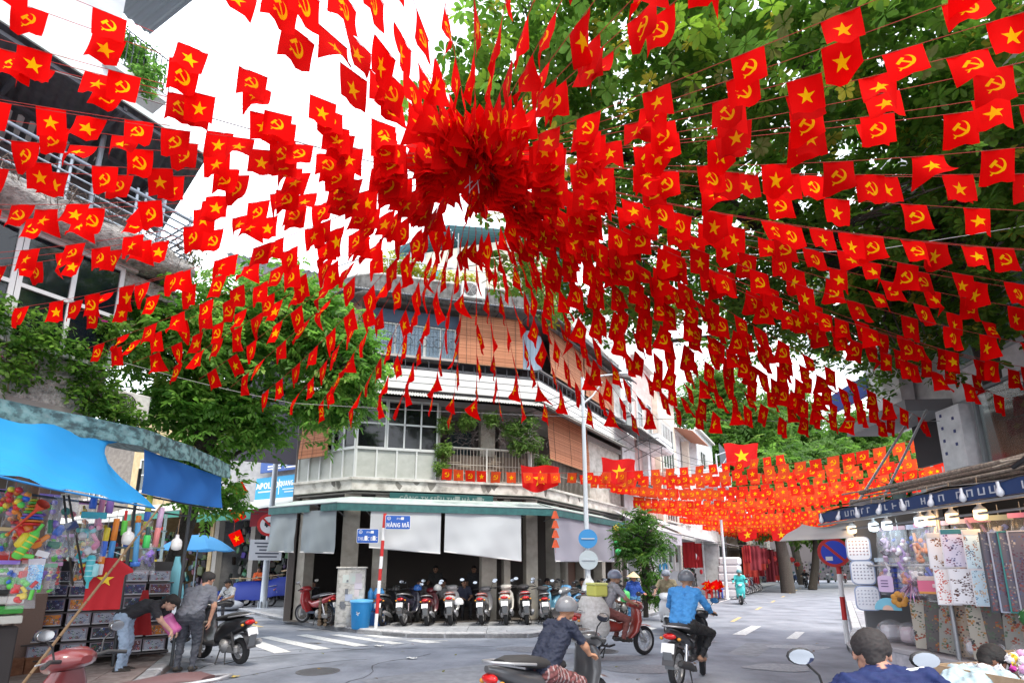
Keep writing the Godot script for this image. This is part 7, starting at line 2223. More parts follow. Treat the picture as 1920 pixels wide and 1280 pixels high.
func stacked(label: String,at: Vector3,tilt: float,r: float,segs: Array,cat:="toy tube") -> Node3D:
	var o:=thing("toy_tube",label,cat,at,rnd(0,6),"toy tubes hung for sale")
	o.rotation.z=tilt
	var y:=0.0
	for s in segs:
		var st:=S()
		var rr: float=r*s[2] if s.size() > 2 else r
		lathe(st,X(Vector3(0,y,0)),[Vector2(rr*0.85,0),Vector2(rr,-0.008),Vector2(rr,-s[0]+0.008),Vector2(rr*0.85,-s[0])],12)
		y -= s[0]
		obj("segment",st,mat(s[1].r,s[1].g,s[1].b,0.35),o)
	var st:=S()
	tube(st,[Vector3.ZERO,Vector3(0,0.14,0)],0.004,4)
	obj("hook",st,mat(0.3,0.3,0.3),o)
	return o

func water_gun(label: String,at: Vector3,x: Basis,s: float,a: Color,b: Color) -> Node3D:
	var o:=thing("water_gun",label,"toy gun",at)
	o.basis=x
	var m:=mat(a.r,a.g,a.b,0.35)
	var n:=mat(b.r,b.g,b.b,0.35)
	var st:=S()
	lathe(st,X(Vector3.ZERO),[Vector2(0.03*s,0),Vector2(0.05*s,0.02*s),Vector2(0.05*s,0.3*s),Vector2(0.03*s,0.34*s),Vector2(0.018*s,0.36*s),Vector2(0.018*s,0.44*s)],14)
	obj("barrel",st,m,o)
	st=S()
	box(st,X(Vector3(0.08*s,0.07*s,0),0,0,0.3),Vector3(0.12*s,0.05*s,0.035*s),0.01*s)
	obj("handle",st,m,o)
	st=S()
	lathe(st,X(Vector3(-0.055*s,0.2*s,0)),[Vector2(0.02*s,-0.09*s),Vector2(0.045*s,-0.07*s),Vector2(0.045*s,0.07*s),Vector2(0.02*s,0.09*s)],12)
	obj("tank",st,n,o)
	for k in 4:
		st=S()
		lathe(st,X(Vector3(0,(0.06+0.07*k)*s,0)),[Vector2(0.052*s,0),Vector2(0.056*s,0.008*s),Vector2(0.052*s,0.016*s)],14,false)
		obj("ring",st,n,o)
	return o

func speckle_print(key: String,w: int,h: int,ground: Color,cols: Array,n: int,size: float,sd: int) -> StandardMaterial3D:
	if mats.has(key): return mats[key]
	var im:=Image.create(w,h,false,Image.FORMAT_RGB8)
	im.fill(ground)
	var r:=RandomNumberGenerator.new()
	r.seed=sd
	for k in n:
		var c: Color=cols[r.randi() % cols.size()]
		var p:=Vector2(r.randf()*w,r.randf()*h)
		var a:=r.randf()*TAU
		for j in 5:
			var q:=p+Vector2(cos(a+j*1.3),sin(a+j*1.3))*size*r.randf_range(0.2,0.9)
			var s:=size*r.randf_range(0.25,0.6)
			im.fill_rect(Rect2i(int(q.x - s/2),int(q.y - s/2),maxi(1,int(s)),maxi(1,int(s*r.randf_range(0.4,1.2)))),c.darkened(r.randf()*0.3))
	return picture(key,im,0.5)

func card(parent: Node,called: String,x: Transform3D,s: Vector2,m: Material,t:=0.006) -> MeshInstance3D:
	var st:=S()
	for k in [0.0,-t]:
		sheet(st,1,1,func(u,v): return x*Vector3((u - 0.5)*s.x,(0.5 - v)*s.y,k))
	return obj(called,st,m,parent)

func bulb(o: Node3D,p: Vector3,lit: Color,s:=1.0) -> void:
	var st:=S()
	lathe(st,X(p),[Vector2(0.018*s,0.1*s),Vector2(0.02*s,0.06*s),Vector2(0.045*s,0.04*s),Vector2(0.055*s,0.02*s)],14)
	obj("lamp_base",st,mat(0.6,0.6,0.6,0.4),o)
	st=S()
	lathe(st,X(p),[Vector2(0.055*s,0.02*s),Vector2(0.058*s,-0.03*s),Vector2(0.052*s,-0.07*s),Vector2(0.02*s,-0.085*s),Vector2(0.002,-0.087*s)],14,false)
	var key:="bulb %.2f %.2f" % [lit.g,lit.b]
	if not mats.has(key):
		var m:=StandardMaterial3D.new()
		m.albedo_color=Color(0.9,0.9,0.88)
		m.roughness=0.4
		if lit.r > 0:
			m.emission_enabled=true
			m.emission=lit
			m.emission_energy_multiplier=0.8
		mats[key]=m
	obj("lamp_bulb",st,mats[key],o)

func stall_lamp(label: String,at: Vector3,lit: Color,s:=1.0) -> void:
	var o:=thing("stall_lamp",label,"lamp",at,0.0,"bulbs hung at the stalls")
	bulb(o,Vector3.ZERO,lit,s)
	var st:=S()
	tube(st,[Vector3(0,0.09*s,0),Vector3(0.01,0.35,0.01)],0.005,4)
	obj("lamp_cord",st,mat(0.3,0.2,0.12),o)
	if lit.r > 0:
		var l:=OmniLight3D.new()
		l.name=numbered("stall_lamp_glow")
		l.light_color=lit
		l.light_energy=0.045
		l.light_size=0.05
		l.omni_range=20.0
		l.omni_attenuation=2.0
		l.shadow_enabled=true
		add_child(l)
		l.position=at+Vector3(0,-0.03*s,0)

func build_left_stall() -> void:
	var o:=thing("toy_stall","toy stall under a bright blue awning at the left house's foot","market stall",Vector3(-6.4,0.1,-7.5))
	var inv:=Transform3D(Basis(),-o.position)
	var P:=func(x,y,z): return inv*Vector3(x,y,z)
	var tarp:=worn("old teal tarp",[[0.1,0.015,0.03,0.035],[0.42,0.04,0.1,0.11],[0.55,0.12,0.26,0.27],[1.0,0.25,0.38,0.38]],1.1,0.5,0.014)
	var ridge:=[Vector3(-6.9,3.5,-4.3),Vector3(-5.95,3.5,-6.0),Vector3(-5.25,3.5,-7.2),Vector3(-5.23,3.5,-8.4),Vector3(-5.3,3.46,-9.7)]
	var st:=S()
	for q in [0.0,0.012]:
		sheet(st,64,6,func(u,v):
			var t: float=u*4.0
			var k: int=mini(3,int(t))
			var p: Vector3=(ridge[k] as Vector3).lerp(ridge[k+1],t - k)
			return inv*(p+Vector3(0.08+0.02*sin(u*90)*v+0.015*sin(u*37)+q,0.13 - (0.27+0.02*sin(u*23))*v,0)))
	obj("tarp_edge",st,tarp,o)
	st=S()
	sheet(st,12,6,func(u,v):
		var t: float=u*4.0
		var k: int=mini(3,int(t))
		var p: Vector3=(ridge[k] as Vector3).lerp(ridge[k+1],t - k)
		return inv*(p+Vector3(-2.4*v,0.45*v+0.04*sin(u*30+v*8)+0.08,0.2*v)))
	obj("roof_tarp",st,tarp,o)
	var sky:=cloth(0.012,0.26,0.6,0.45)
	st=S()
	sheet(st,26,16,func(u,v):
		var a:=Vector3(-6.35,3.36,-4.5).lerp(Vector3(-5.3,3.42,-7.12),u)
		var b:=Vector3(-4.95,2.62,-4.2).lerp(Vector3(-4.78,2.5,-7.12),u)
		var q:=a.lerp(b,v)
		var cut: float=maxf(0.0,u - 0.86)/0.14
		q += (Vector3(-5.45,3.1,-6.8) - Vector3(-5.0,2.75,-7.12))*0.8*cut*sin(PI*v)
		q.y += -0.07*sin(PI*v)+0.03*sin(u*30+v*9)*(1 - v)*(0.4+0.6*sin(u*5))+0.022*sin((u*3+v)*7)+0.012*sin((u*2 - v)*19)
		return inv*q)
	obj("awning_cloth",st,sky,o)
	st=S()
	tube(st,[inv*Vector3(-4.95,2.62,-4.2),inv*Vector3(-4.86,2.53,-5.6),inv*Vector3(-4.78,2.5,-7.12)],0.012,5)
	obj("hem",st,mat(0.02,0.2,0.5),o)
	var navy:=cloth(0.008,0.11,0.38,0.35)
	st=S()
	sheet(st,20,10,func(u,v):
		var q:=Vector3(-5.2,3.36,-7.35).lerp(Vector3(-5.28,3.34,-9.55),u)
		return inv*(q+Vector3(0.06*v+0.02*sin(u*16+v*4)*v,-(0.62 - 0.06*u)*v - 0.03*sin(PI*u)*v,0)))
	obj("side_curtain",st,navy,o)
	st=S()
	for p in [Vector3(-5.75,0,-9.5),Vector3(-6.6,0,-9.3)]:
		tube(st,[inv*Vector3(p.x,0.1,p.z),inv*Vector3(p.x,3.45,p.z)],0.025,6)
	tube(st,[P.call(-5.35,2.75,-5.0),P.call(-5.35,2.75,-9.5)],0.015,5)
	tube(st,[P.call(-5.75,2.55,-5.0),P.call(-5.6,2.6,-9.3)],0.015,5)
	obj("stall_frame",st,mat(0.07,0.075,0.08,0.5,0.4),o)
	st=S()
	for k in 2: tube(st,[P.call(-5.55+0.06*k,2.6,-6.55),P.call(-5.62+0.08*k,1.5,-7.0 - 0.1*k)],0.013,5)
	obj("dark_rod",st,mat(0.03,0.025,0.02),o)
	var stick:=thing("bamboo_stick","long bamboo stick propping up the bright blue awning's corner","stick",Vector3(-5.85,0.1,-6.55))
	st=S()
	var top:=Vector3(-4.72,2.54,-7.14) - stick.position
	for k in 6: tube(st,[top*(k/6.0),top*((k+0.98)/6.0)],[0.019 - 0.001*k,0.017 - 0.001*k],7)
	obj("stick",st,mat(0.3,0.19,0.1,0.7),stick)
	var Rd:=Color(0.55,0.02,0.02)
	var Ye:=Color(0.65,0.5,0.03)
	var Gr:=Color(0.1,0.5,0.06)
	var Bl:=Color(0.03,0.12,0.5)
	var Or:=Color(0.65,0.2,0.02)
	var Pk:=Color(0.6,0.22,0.32)
	var Tq:=Color(0.06,0.42,0.46)
	var Pu:=Color(0.22,0.12,0.5)
	var Wh:=Color(0.62,0.62,0.62)
	var b:=thing("ball_bundle","bundle of many coloured plastic balls in a net under the awning","ball bundle",Vector3(-5.6,2.46,-5.95))
	for k in 30:
		st=S()
		var a:=k*2.4
		var rr:=0.145*sqrt(k/30.0)
		ball(st,Vector3(rr*cos(a),rr*sin(a),0.04*cos(k)),Vector3.ONE*0.036,10,6)
		var c: Color=[Rd,Ye,Gr,Bl,Pk,Or][k % 6]
		obj("ball",st,mat(c.r,c.g,c.b,0.3),b)
	st=S()
	for k in 10: tube(st,[Vector3(0.15*cos(k*0.63),0.15*sin(k*0.63),0.04),Vector3(0.05*cos(k*0.63+2),0.05*sin(k*0.63+2),0.06),Vector3(0.15*cos(k*0.63+2.5),0.15*sin(k*0.63+2.5),0.04)],0.002,3)
	tube(st,[Vector3(0,0.1,0),Vector3(0,0.3,0)],0.004,4)
	obj("net",st,mat(0.5,0.1,0.1),b)
	b=thing("stacking_rings","cone of stacked coloured rings hanging beside the ball bundle","ring toy",Vector3(-5.62,2.2,-6.25))
	for k in 9:
		st=S()
		var r:=0.11 - 0.008*k
		lathe(st,X(Vector3(0,0.035*k,0)),[Vector2(r - 0.03,0),Vector2(r,0.004),Vector2(r+0.01,0.016),Vector2(r,0.028),Vector2(r - 0.03,0.032)],16)
		var c: Color=[Rd,Or,Bl,Pu,Gr,Ye,Or,Gr,Ye][k]
		obj("ring",st,mat(c.r,c.g,c.b,0.35),b)
	b=thing("toy_trumpet","red plastic trumpet crossing in front of the stacked rings","toy trumpet",Vector3(-5.52,2.3,-6.1))
	st=S()
	lathe(st,X(Vector3.ZERO,0,0.3,-0.9),[Vector2(0.006,-0.34),Vector2(0.012,-0.1),Vector2(0.02,0.1),Vector2(0.07,0.22)],12,false)
	obj("horn",st,mat(0.6,0.06,0.03,0.35),b)
	st=S()
	lathe(st,X(Vector3.ZERO,0,0.3,-0.9),[Vector2(0.02,-0.36),Vector2(0.02,-0.33)],10)
	obj("mouthpiece",st,mat(0.65,0.3,0.05,0.35),b)
	water_gun("bright green water gun hanging under the stacked rings",Vector3(-5.6,1.82,-6.1),Basis.from_euler(Vector3(0,0.8,-0.45)),1.0,Gr,Ye)
	water_gun("red and yellow toy blaster hanging left of the granite pillar",Vector3(-5.58,1.95,-6.35),Basis.from_euler(Vector3(0,0.8,0.5)),1.05,Or,Rd)
	water_gun("turquoise water gun in front of the red star T-shirt",Vector3(-5.45,1.88,-7.02),Basis.from_euler(Vector3(0,0.6,PI)),0.95,Tq,Color(0.3,0.6,0.62))
	bagged("pouch of pink and green toys at the stall's left edge",Vector3(-5.66,2.3,-5.75),0.6,Vector3(0.26,0.5,0.1),[Pk,Tq,Pk,Wh],9)
	bagged("pouch with orange and yellow toys low at the stall's left edge",Vector3(-5.66,2.42,-5.55),0.6,Vector3(0.24,0.34,0.1),[Or,Ye,Rd],8)
	bagged("dark pouch holding a round green ball and blue toys",Vector3(-5.6,2.6,-6.65),0.6,Vector3(0.34,0.75,0.12),[Color(0.02,0.16,0.08),Bl,Pu,Color(0.04,0.05,0.12)],10)
	bagged("pouch with small red and blue figures in front of the granite pillar",Vector3(-5.62,1.95,-6.5),0.6,Vector3(0.16,0.24,0.07),[Rd,Bl,Wh],6)
	bagged("pouch of red, yellow and green bats below the water gun",Vector3(-5.62,1.78,-6.3),0.6,Vector3(0.26,0.52,0.1),[Ye,Rd,Gr,Rd],12)
	bagged("clear pouch with pink toys behind the turquoise water gun",Vector3(-5.5,2.42,-7.02),0.6,Vector3(0.3,0.62,0.12),[Pk,Tq,Pk,Wh],12,Color(0.05,0.4,0.45))
	bagged("pouch with red toys hanging by the bamboo stick",Vector3(-5.3,2.4,-7.75),0.6,Vector3(0.22,0.42,0.1),[Rd,Or,Rd],8)
	bagged("pouch of purple bottles hanging beside the leaning trunk",Vector3(-5.25,2.05,-7.75),0.6,Vector3(0.28,0.42,0.12),[Pu,Pu,Color(0.06,0.05,0.16)],9)
	var hues:=["pink","blue","green","orange","violet","red","yellow"]
	var hc:=[Pk,Bl,Gr,Or,Pu,Rd,Ye]
	for k in 21:
		var h:=k % 7
		bagged("small pouch of %s toys, %s row under awning, %s from its far end" % [hues[h],["upper","middle","lower"][k/7],ORD[6 - h]],Vector3(-5.85+rnd(-0.12,0.12),[2.62,2.2,1.8][k/7]+rnd(-0.06,0.06),-5.6 - 0.29*h+rnd(-0.05,0.05)),rnd(0.3,0.9),Vector3(rnd(0.17,0.25),rnd(0.3,0.42),0.08),[hc[h],hc[(h+3*k) % 7],hc[h].darkened(0.5)],8,Color(rnd(0.1,0.6),rnd(0.1,0.5),rnd(0.1,0.6)))
	stacked("pink toy tube hanging below the awning's hem",Vector3(-5.48,2.62,-7.1),-0.1,0.035,[[0.2,Pk],[0.06,Color(0.7,0.45,0.5)],[0.1,Pk]])
	stacked("short purple tube between pink and white pouches",Vector3(-5.45,2.62,-7.2),0.05,0.045,[[0.18,Color(0.32,0.18,0.5)]])
	stacked("short dark blue tube at the pink tube's left",Vector3(-5.52,2.64,-7.0),0.05,0.04,[[0.16,Bl]])
	stacked("yellow, blue and red tube behind the turquoise gun",Vector3(-5.42,2.25,-7.18),0.03,0.035,[[0.18,Ye],[0.2,Bl],[0.1,Or],[0.14,Wh]])
	stacked("orange and blue long tube left of the bulb",Vector3(-5.4,2.38,-7.3),0.03,0.035,[[0.3,Or],[0.25,Color(0.05,0.25,0.55)],[0.2,Or]])
	stacked("green bottle shaped tube above the bulb",Vector3(-5.36,2.5,-7.4),0.0,0.035,[[0.14,Rd,0.5],[0.2,Gr]])
	stacked("long clear blue tube right of the bulb",Vector3(-5.32,2.45,-7.6),-0.05,0.035,[[0.1,Or],[0.55,Color(0.08,0.3,0.55)],[0.06,Color(0.04,0.15,0.5),1.8]])
	stacked("yellow and blue banded tube hanging by the navy curtain",Vector3(-5.3,2.82,-7.75),0.0,0.04,[[0.3,Color(0.45,0.5,0.06)],[0.14,Bl],[0.1,Color(0.45,0.5,0.06)]])
	stacked("pale pink tube hanging near the awning's tip",Vector3(-5.2,2.6,-7.9),0.05,0.04,[[0.3,Color(0.5,0.35,0.5)],[0.28,Color(0.6,0.2,0.2)]])
	stacked("bright green bottle with a dark cap hanging over purple ones",Vector3(-5.24,2.3,-7.72),0.0,0.045,[[0.12,Color(0.03,0.08,0.08),0.6],[0.18,Color(0.06,0.55,0.12)]])
	stall_lamp("white unlit bulb hanging among the toy tubes",Vector3(-5.3,2.14,-7.42),Color(0,0,0),1.3)
	stall_lamp("white unlit bulb on an orange cord in front of the leaning trunk",Vector3(-4.95,2.08,-7.95),Color(0,0,0),1.25)
	b=thing("blister_pack","blue and white blister pack hanging on the granite pillar","blister pack",Vector3(-5.62,1.62,-6.42),0.6)
	card(b,"card",X(),Vector2(0.14,0.3),speckle_print("wave print",48,96,Color(0.55,0.8,0.95),[Color(0.2,0.5,0.85),Color(0.95,0.97,1),Color(0.4,0.7,0.95)],40,10,4))
	card(b,"header",X(Vector3(0,0.17,0.004)),Vector2(0.15,0.07),mat(0.6,0.58,0.64))
	b=thing("price_card","small white price card above the blister pack","card",Vector3(-5.6,1.88,-6.45),0.6)
	card(b,"card",X(Vector3.ZERO,0,0,-0.3),Vector2(0.12,0.07),mat(0.7,0.7,0.72))
	var ts:=thing("t_shirt","red T-shirt with a yellow star hanging from the stall frame","T-shirt",Vector3(-5.42,1.9,-7.28),0.55)
	var poly:=PackedVector2Array()
	for q in [[-0.09,0.0],[-0.2,-0.03],[-0.32,-0.2],[-0.24,-0.27],[-0.19,-0.2],[-0.2,-0.72],[0.2,-0.72],[0.19,-0.2],[0.24,-0.27],[0.32,-0.2],[0.2,-0.03],[0.09,0.0],[0.0,-0.05]]: poly.append(Vector2(q[0],q[1]))
	st=S()
	for side in [0.03,-0.03]:
		sheet(st,16,18,func(u,v):
			var y: float=-0.72*v
			var half: float=0.2 if v > 0.34 else lerpf(0.1,0.32,clampf(v/0.26,0,1)) if v < 0.26 else lerpf(0.32,0.2,(v - 0.26)/0.08)
			var x: float=(u - 0.5)*2*half
			return Vector3(x,y - 0.05*(1 - v)*absf(u - 0.5)*2 - (0.04*exp(-pow(x*14,2)) if v < 0.01 else 0.0),side*(1 - pow(2*u - 1,4))+0.014*sin(u*17+v*5)*v))
	obj("shirt",st,mat(0.42,0.012,0.018,0.85),ts)
	var star:=PackedVector2Array()
	for k in 10:
		var r:=0.1 if k % 2 == 0 else 0.04
		star.append(Vector2(sin(PI*k/5),cos(PI*k/5))*r)
	st=S()
	prism(st,X(Vector3(0.0,-0.33,0.046)),star,0.004)
	obj("star_print",st,mat(0.75,0.52,0.03),ts)
	st=S()
	tube(st,[Vector3(-0.18,-0.02,0),Vector3(0,0.05,0),Vector3(0.18,-0.02,0)],0.006,5)
	tube(st,[Vector3(0,0.05,0),Vector3(0,0.13,0)],0.004,5)
	obj("hanger",st,mat(0.6,0.6,0.6),ts)
	var prints:=[]
	for k in 6:
		prints.append(speckle_print("car box %d" % k,96,48,[Color(0.1,0.1,0.14),Color(0.75,0.45,0.1),Color(0.16,0.14,0.3),Color(0.55,0.57,0.62),Color(0.12,0.13,0.2),Color(0.3,0.06,0.08)][k],[Color(0.8,0.8,0.85),Color(0.3,0.3,0.4),Color(0.7,0.15,0.15),Color(0.15,0.3,0.6),Color(0.2,0.5,0.25)],34,9,30+k))
	var rackf:=wall_frame(Vector3(-7.75,0,-8.9),Vector3(1.65,0,-1.2))
	var rack:=thing("display_rack","stepped rack holding boxed toy cars under the red T-shirt","rack",rackf.origin)
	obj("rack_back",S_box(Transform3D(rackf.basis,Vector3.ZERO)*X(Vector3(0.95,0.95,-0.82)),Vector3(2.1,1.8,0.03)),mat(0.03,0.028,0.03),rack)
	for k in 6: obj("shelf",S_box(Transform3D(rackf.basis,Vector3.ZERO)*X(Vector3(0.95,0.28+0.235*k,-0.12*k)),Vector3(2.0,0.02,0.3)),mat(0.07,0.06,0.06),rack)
	for k in 6:
		for j in 5:
			if rng.randf() < 0.06: continue
			var bo:=obj("toy_box",S_box(Transform3D.IDENTITY,Vector3(0.33,0.19+0.02*(j % 2),0.12)),mat(0.16,0.13,0.16,0.4))
			bo.transform=rackf*X(Vector3(0.22+0.38*j+rnd(-0.02,0.02),0.4+0.235*k,-0.12*k+0.02),rnd(-0.08,0.08),-0.1)
			tag(bo,"boxed toy car, %s from the left on the %s tier from the ground" % [ORD[j],ORD[k]],"toy box","boxed toy cars on the rack")
			card(bo,"window_print",X(Vector3(0,0,0.064)),Vector2(0.29,0.16),prints[rng.randi() % 6])
			obj("bumper_strip",S_box(X(Vector3(0,-0.085,0.063)),Vector3(0.33,0.02,0.006)),mat(0.4,0.4,0.42,0.4),bo)
	var sh:=thing("wall_shelf","pale blue wall shelf of small toys behind the hanging pouches","shelf",Vector3(-8.0,0.1,-10.4),0.6)
	for k in 5: obj("shelf",bx(Vector3(2.2,0.025,0.35),0.0,Vector3(0,1.0+0.34*k,0)),mat(0.16,0.23,0.27),sh)
	for k in 2: obj("upright",bx(Vector3(0.05,2.4,0.05),0.0,Vector3(-1.05+2.1*k,1.5,0.15)),mat(0.3,0.42,0.46),sh)
	for k in 60:
		st=S()
		var p:=Vector3(-1.0+0.18*(k/5)+rnd(-0.04,0.04),1.05+0.34*(k % 5),rnd(-0.08,0.12))
		box(st,X(p,rnd(-0.3,0.3)),Vector3(rnd(0.08,0.16),rnd(0.05,0.14),0.08),0.015)
		var ci:=rng.randi() % 6
		var c: Color=[Wh,Bl,Rd,Color(0.03,0.03,0.04),Ye,Gr][ci]
		tag(obj("small_toy",st,mat(c.r,c.g,c.b,0.4)),"small %s toy box, %s from the left on the wall shelf's %s plank" % [["white","blue","red","black","yellow","green"][ci],ORD[k/5],ORD[k % 5]],"toy","small toys on the wall shelf").transform=sh.transform
	var pk:=thing("packet_display","display of green and white packets at the stall's left end","display",Vector3(-6.9,0.1,-7.1),0.95)
	for k in 6:
		obj("packet_row",bx(Vector3(0.9,0.1,0.3),0.01,Vector3(0,0.95+0.125*k,-0.04*k)),[mat(0.55,0.55,0.5),mat(0.05,0.3,0.05),mat(0.6,0.58,0.55),mat(0.03,0.03,0.03),mat(0.06,0.34,0.05),mat(0.62,0.6,0.6)][k],pk)
	obj("red_cloth",bx(Vector3(0.95,0.12,0.3),0.02,Vector3(0,1.78,-0.2)),mat(0.5,0.04,0.03),pk)
	obj("base",bx(Vector3(0.9,0.85,0.3),0.02,Vector3(0,0.43,-0.1)),mat(0.04,0.035,0.035),pk)
	var sk:=thing("grey_sack","crumpled grey sack slumped beside the granite pillar","sack",Vector3(-7.7,0.1,-8.0))
	st=S()
	var rg:=[]
	for k in 8:
		var t:=k/7.0
		rg.append(oval(Vector3(0.03*sin(k*2.2),0.95*t,0.04*cos(k*1.6)),0.28*pow(sin(PI*clampf(0.15+0.8*t,0,1)),0.4),0.22*pow(sin(PI*clampf(0.15+0.8*t,0,1)),0.4),14,Vector3.RIGHT,Vector3.BACK))
	loft(st,rg)
	obj("sack",st,worn("grey sack",[[0.2,0.09,0.09,0.095],[0.8,0.2,0.2,0.21]],0.4,0.9,0.03,2.0),sk)
	var fl:=thing("red_flag","dark red folded flag standing beside the boxed toy cars","flag",Vector3(-6.35,0.6,-9.5),0.5)
	st=S()
	sheet(st,6,10,func(u,v): return Vector3((u - 0.5)*(0.08+0.28*v),0.75 - 0.75*v,0.06*sin(u*9)*v))
	obj("cloth",st,mat(0.3,0.012,0.015,0.9),fl)
	var jar:=thing("pink_container","pink plastic drum held over the table by the bending woman","container",Vector3(-5.72,0.8,-9.3))
	st=S()
	lathe(st,X(Vector3.ZERO,0,0.2,0.6),[Vector2(0.04,-0.18),Vector2(0.1,-0.165),Vector2(0.115,-0.13),Vector2(0.115,0.12),Vector2(0.1,0.16),Vector2(0.02,0.17)],18)
	obj("drum",st,mat(0.6,0.14,0.36,0.25),jar)
	st=S()
	lathe(st,X(Vector3.ZERO,0,0.2,0.6),[Vector2(0.117,0.11),Vector2(0.12,0.13),Vector2(0.1,0.15)],18,false)
	obj("rim",st,mat(0.65,0.22,0.42,0.25),jar)
	var tb:=thing("low_table","low table of bowls and cups before the trunk","table",Vector3(-6.4,0.1,-10.6),0.3)
	obj("tabletop",bx(Vector3(1.1,0.04,0.6),0.01,Vector3(0,0.62,0)),mat(0.2,0.17,0.14),tb)
	for k in 4: obj("leg",bx(Vector3(0.04,0.6,0.04),0.0,Vector3(-0.5+1.0*(k % 2),0.3,-0.25+0.5*(k/2))),mat(0.12,0.1,0.09),tb)
	for k in 6:
		st=S()
		lathe(st,X(Vector3(rnd(-0.45,0.45),0.64,rnd(-0.22,0.22))),[Vector2(0.03,0),Vector2(0.07,0.05),Vector2(0.075,0.06),Vector2(0.05,0.02)],12)
		tag(obj("bowl",st,[mat(0.6,0.6,0.58,0.3),mat(0.1,0.3,0.16,0.4),mat(0.5,0.08,0.06,0.4)][k % 3]),"small %s bowl, %s one set down on the low table" % [["white","green","red"][k % 3],ORD[k]],"bowl","bowls on the low table").transform=tb.transform
	for q in [[Color(0.2,0.5,0.6),"light blue plastic bag hanging from the leaning trunk",Vector3(-6.6,1.55,-10.7)],[Color(0.42,0.44,0.45),"grey white plastic sheet hanging beside the blue bag",Vector3(-6.95,1.5,-10.7)]]:
		var pb:=thing("plastic_bag",q[1],"plastic bag",q[2])
		st=S()
		sheet(st,8,10,func(u,v): return Vector3(0.2*cos(TAU*u)*(0.2+0.9*v),0.4 - 0.8*v,0.1*sin(TAU*u)*(0.3+v)+0.02*sin(v*14+u*20)))
		var c: Color=q[0]
		obj("bag",st,cloth(c.r,c.g,c.b,0.4),pb)

func S_box(x: Transform3D,s: Vector3,bev:=0.0) -> SurfaceTool:
	var st:=S()
	box(st,x,s,bev)
	return st

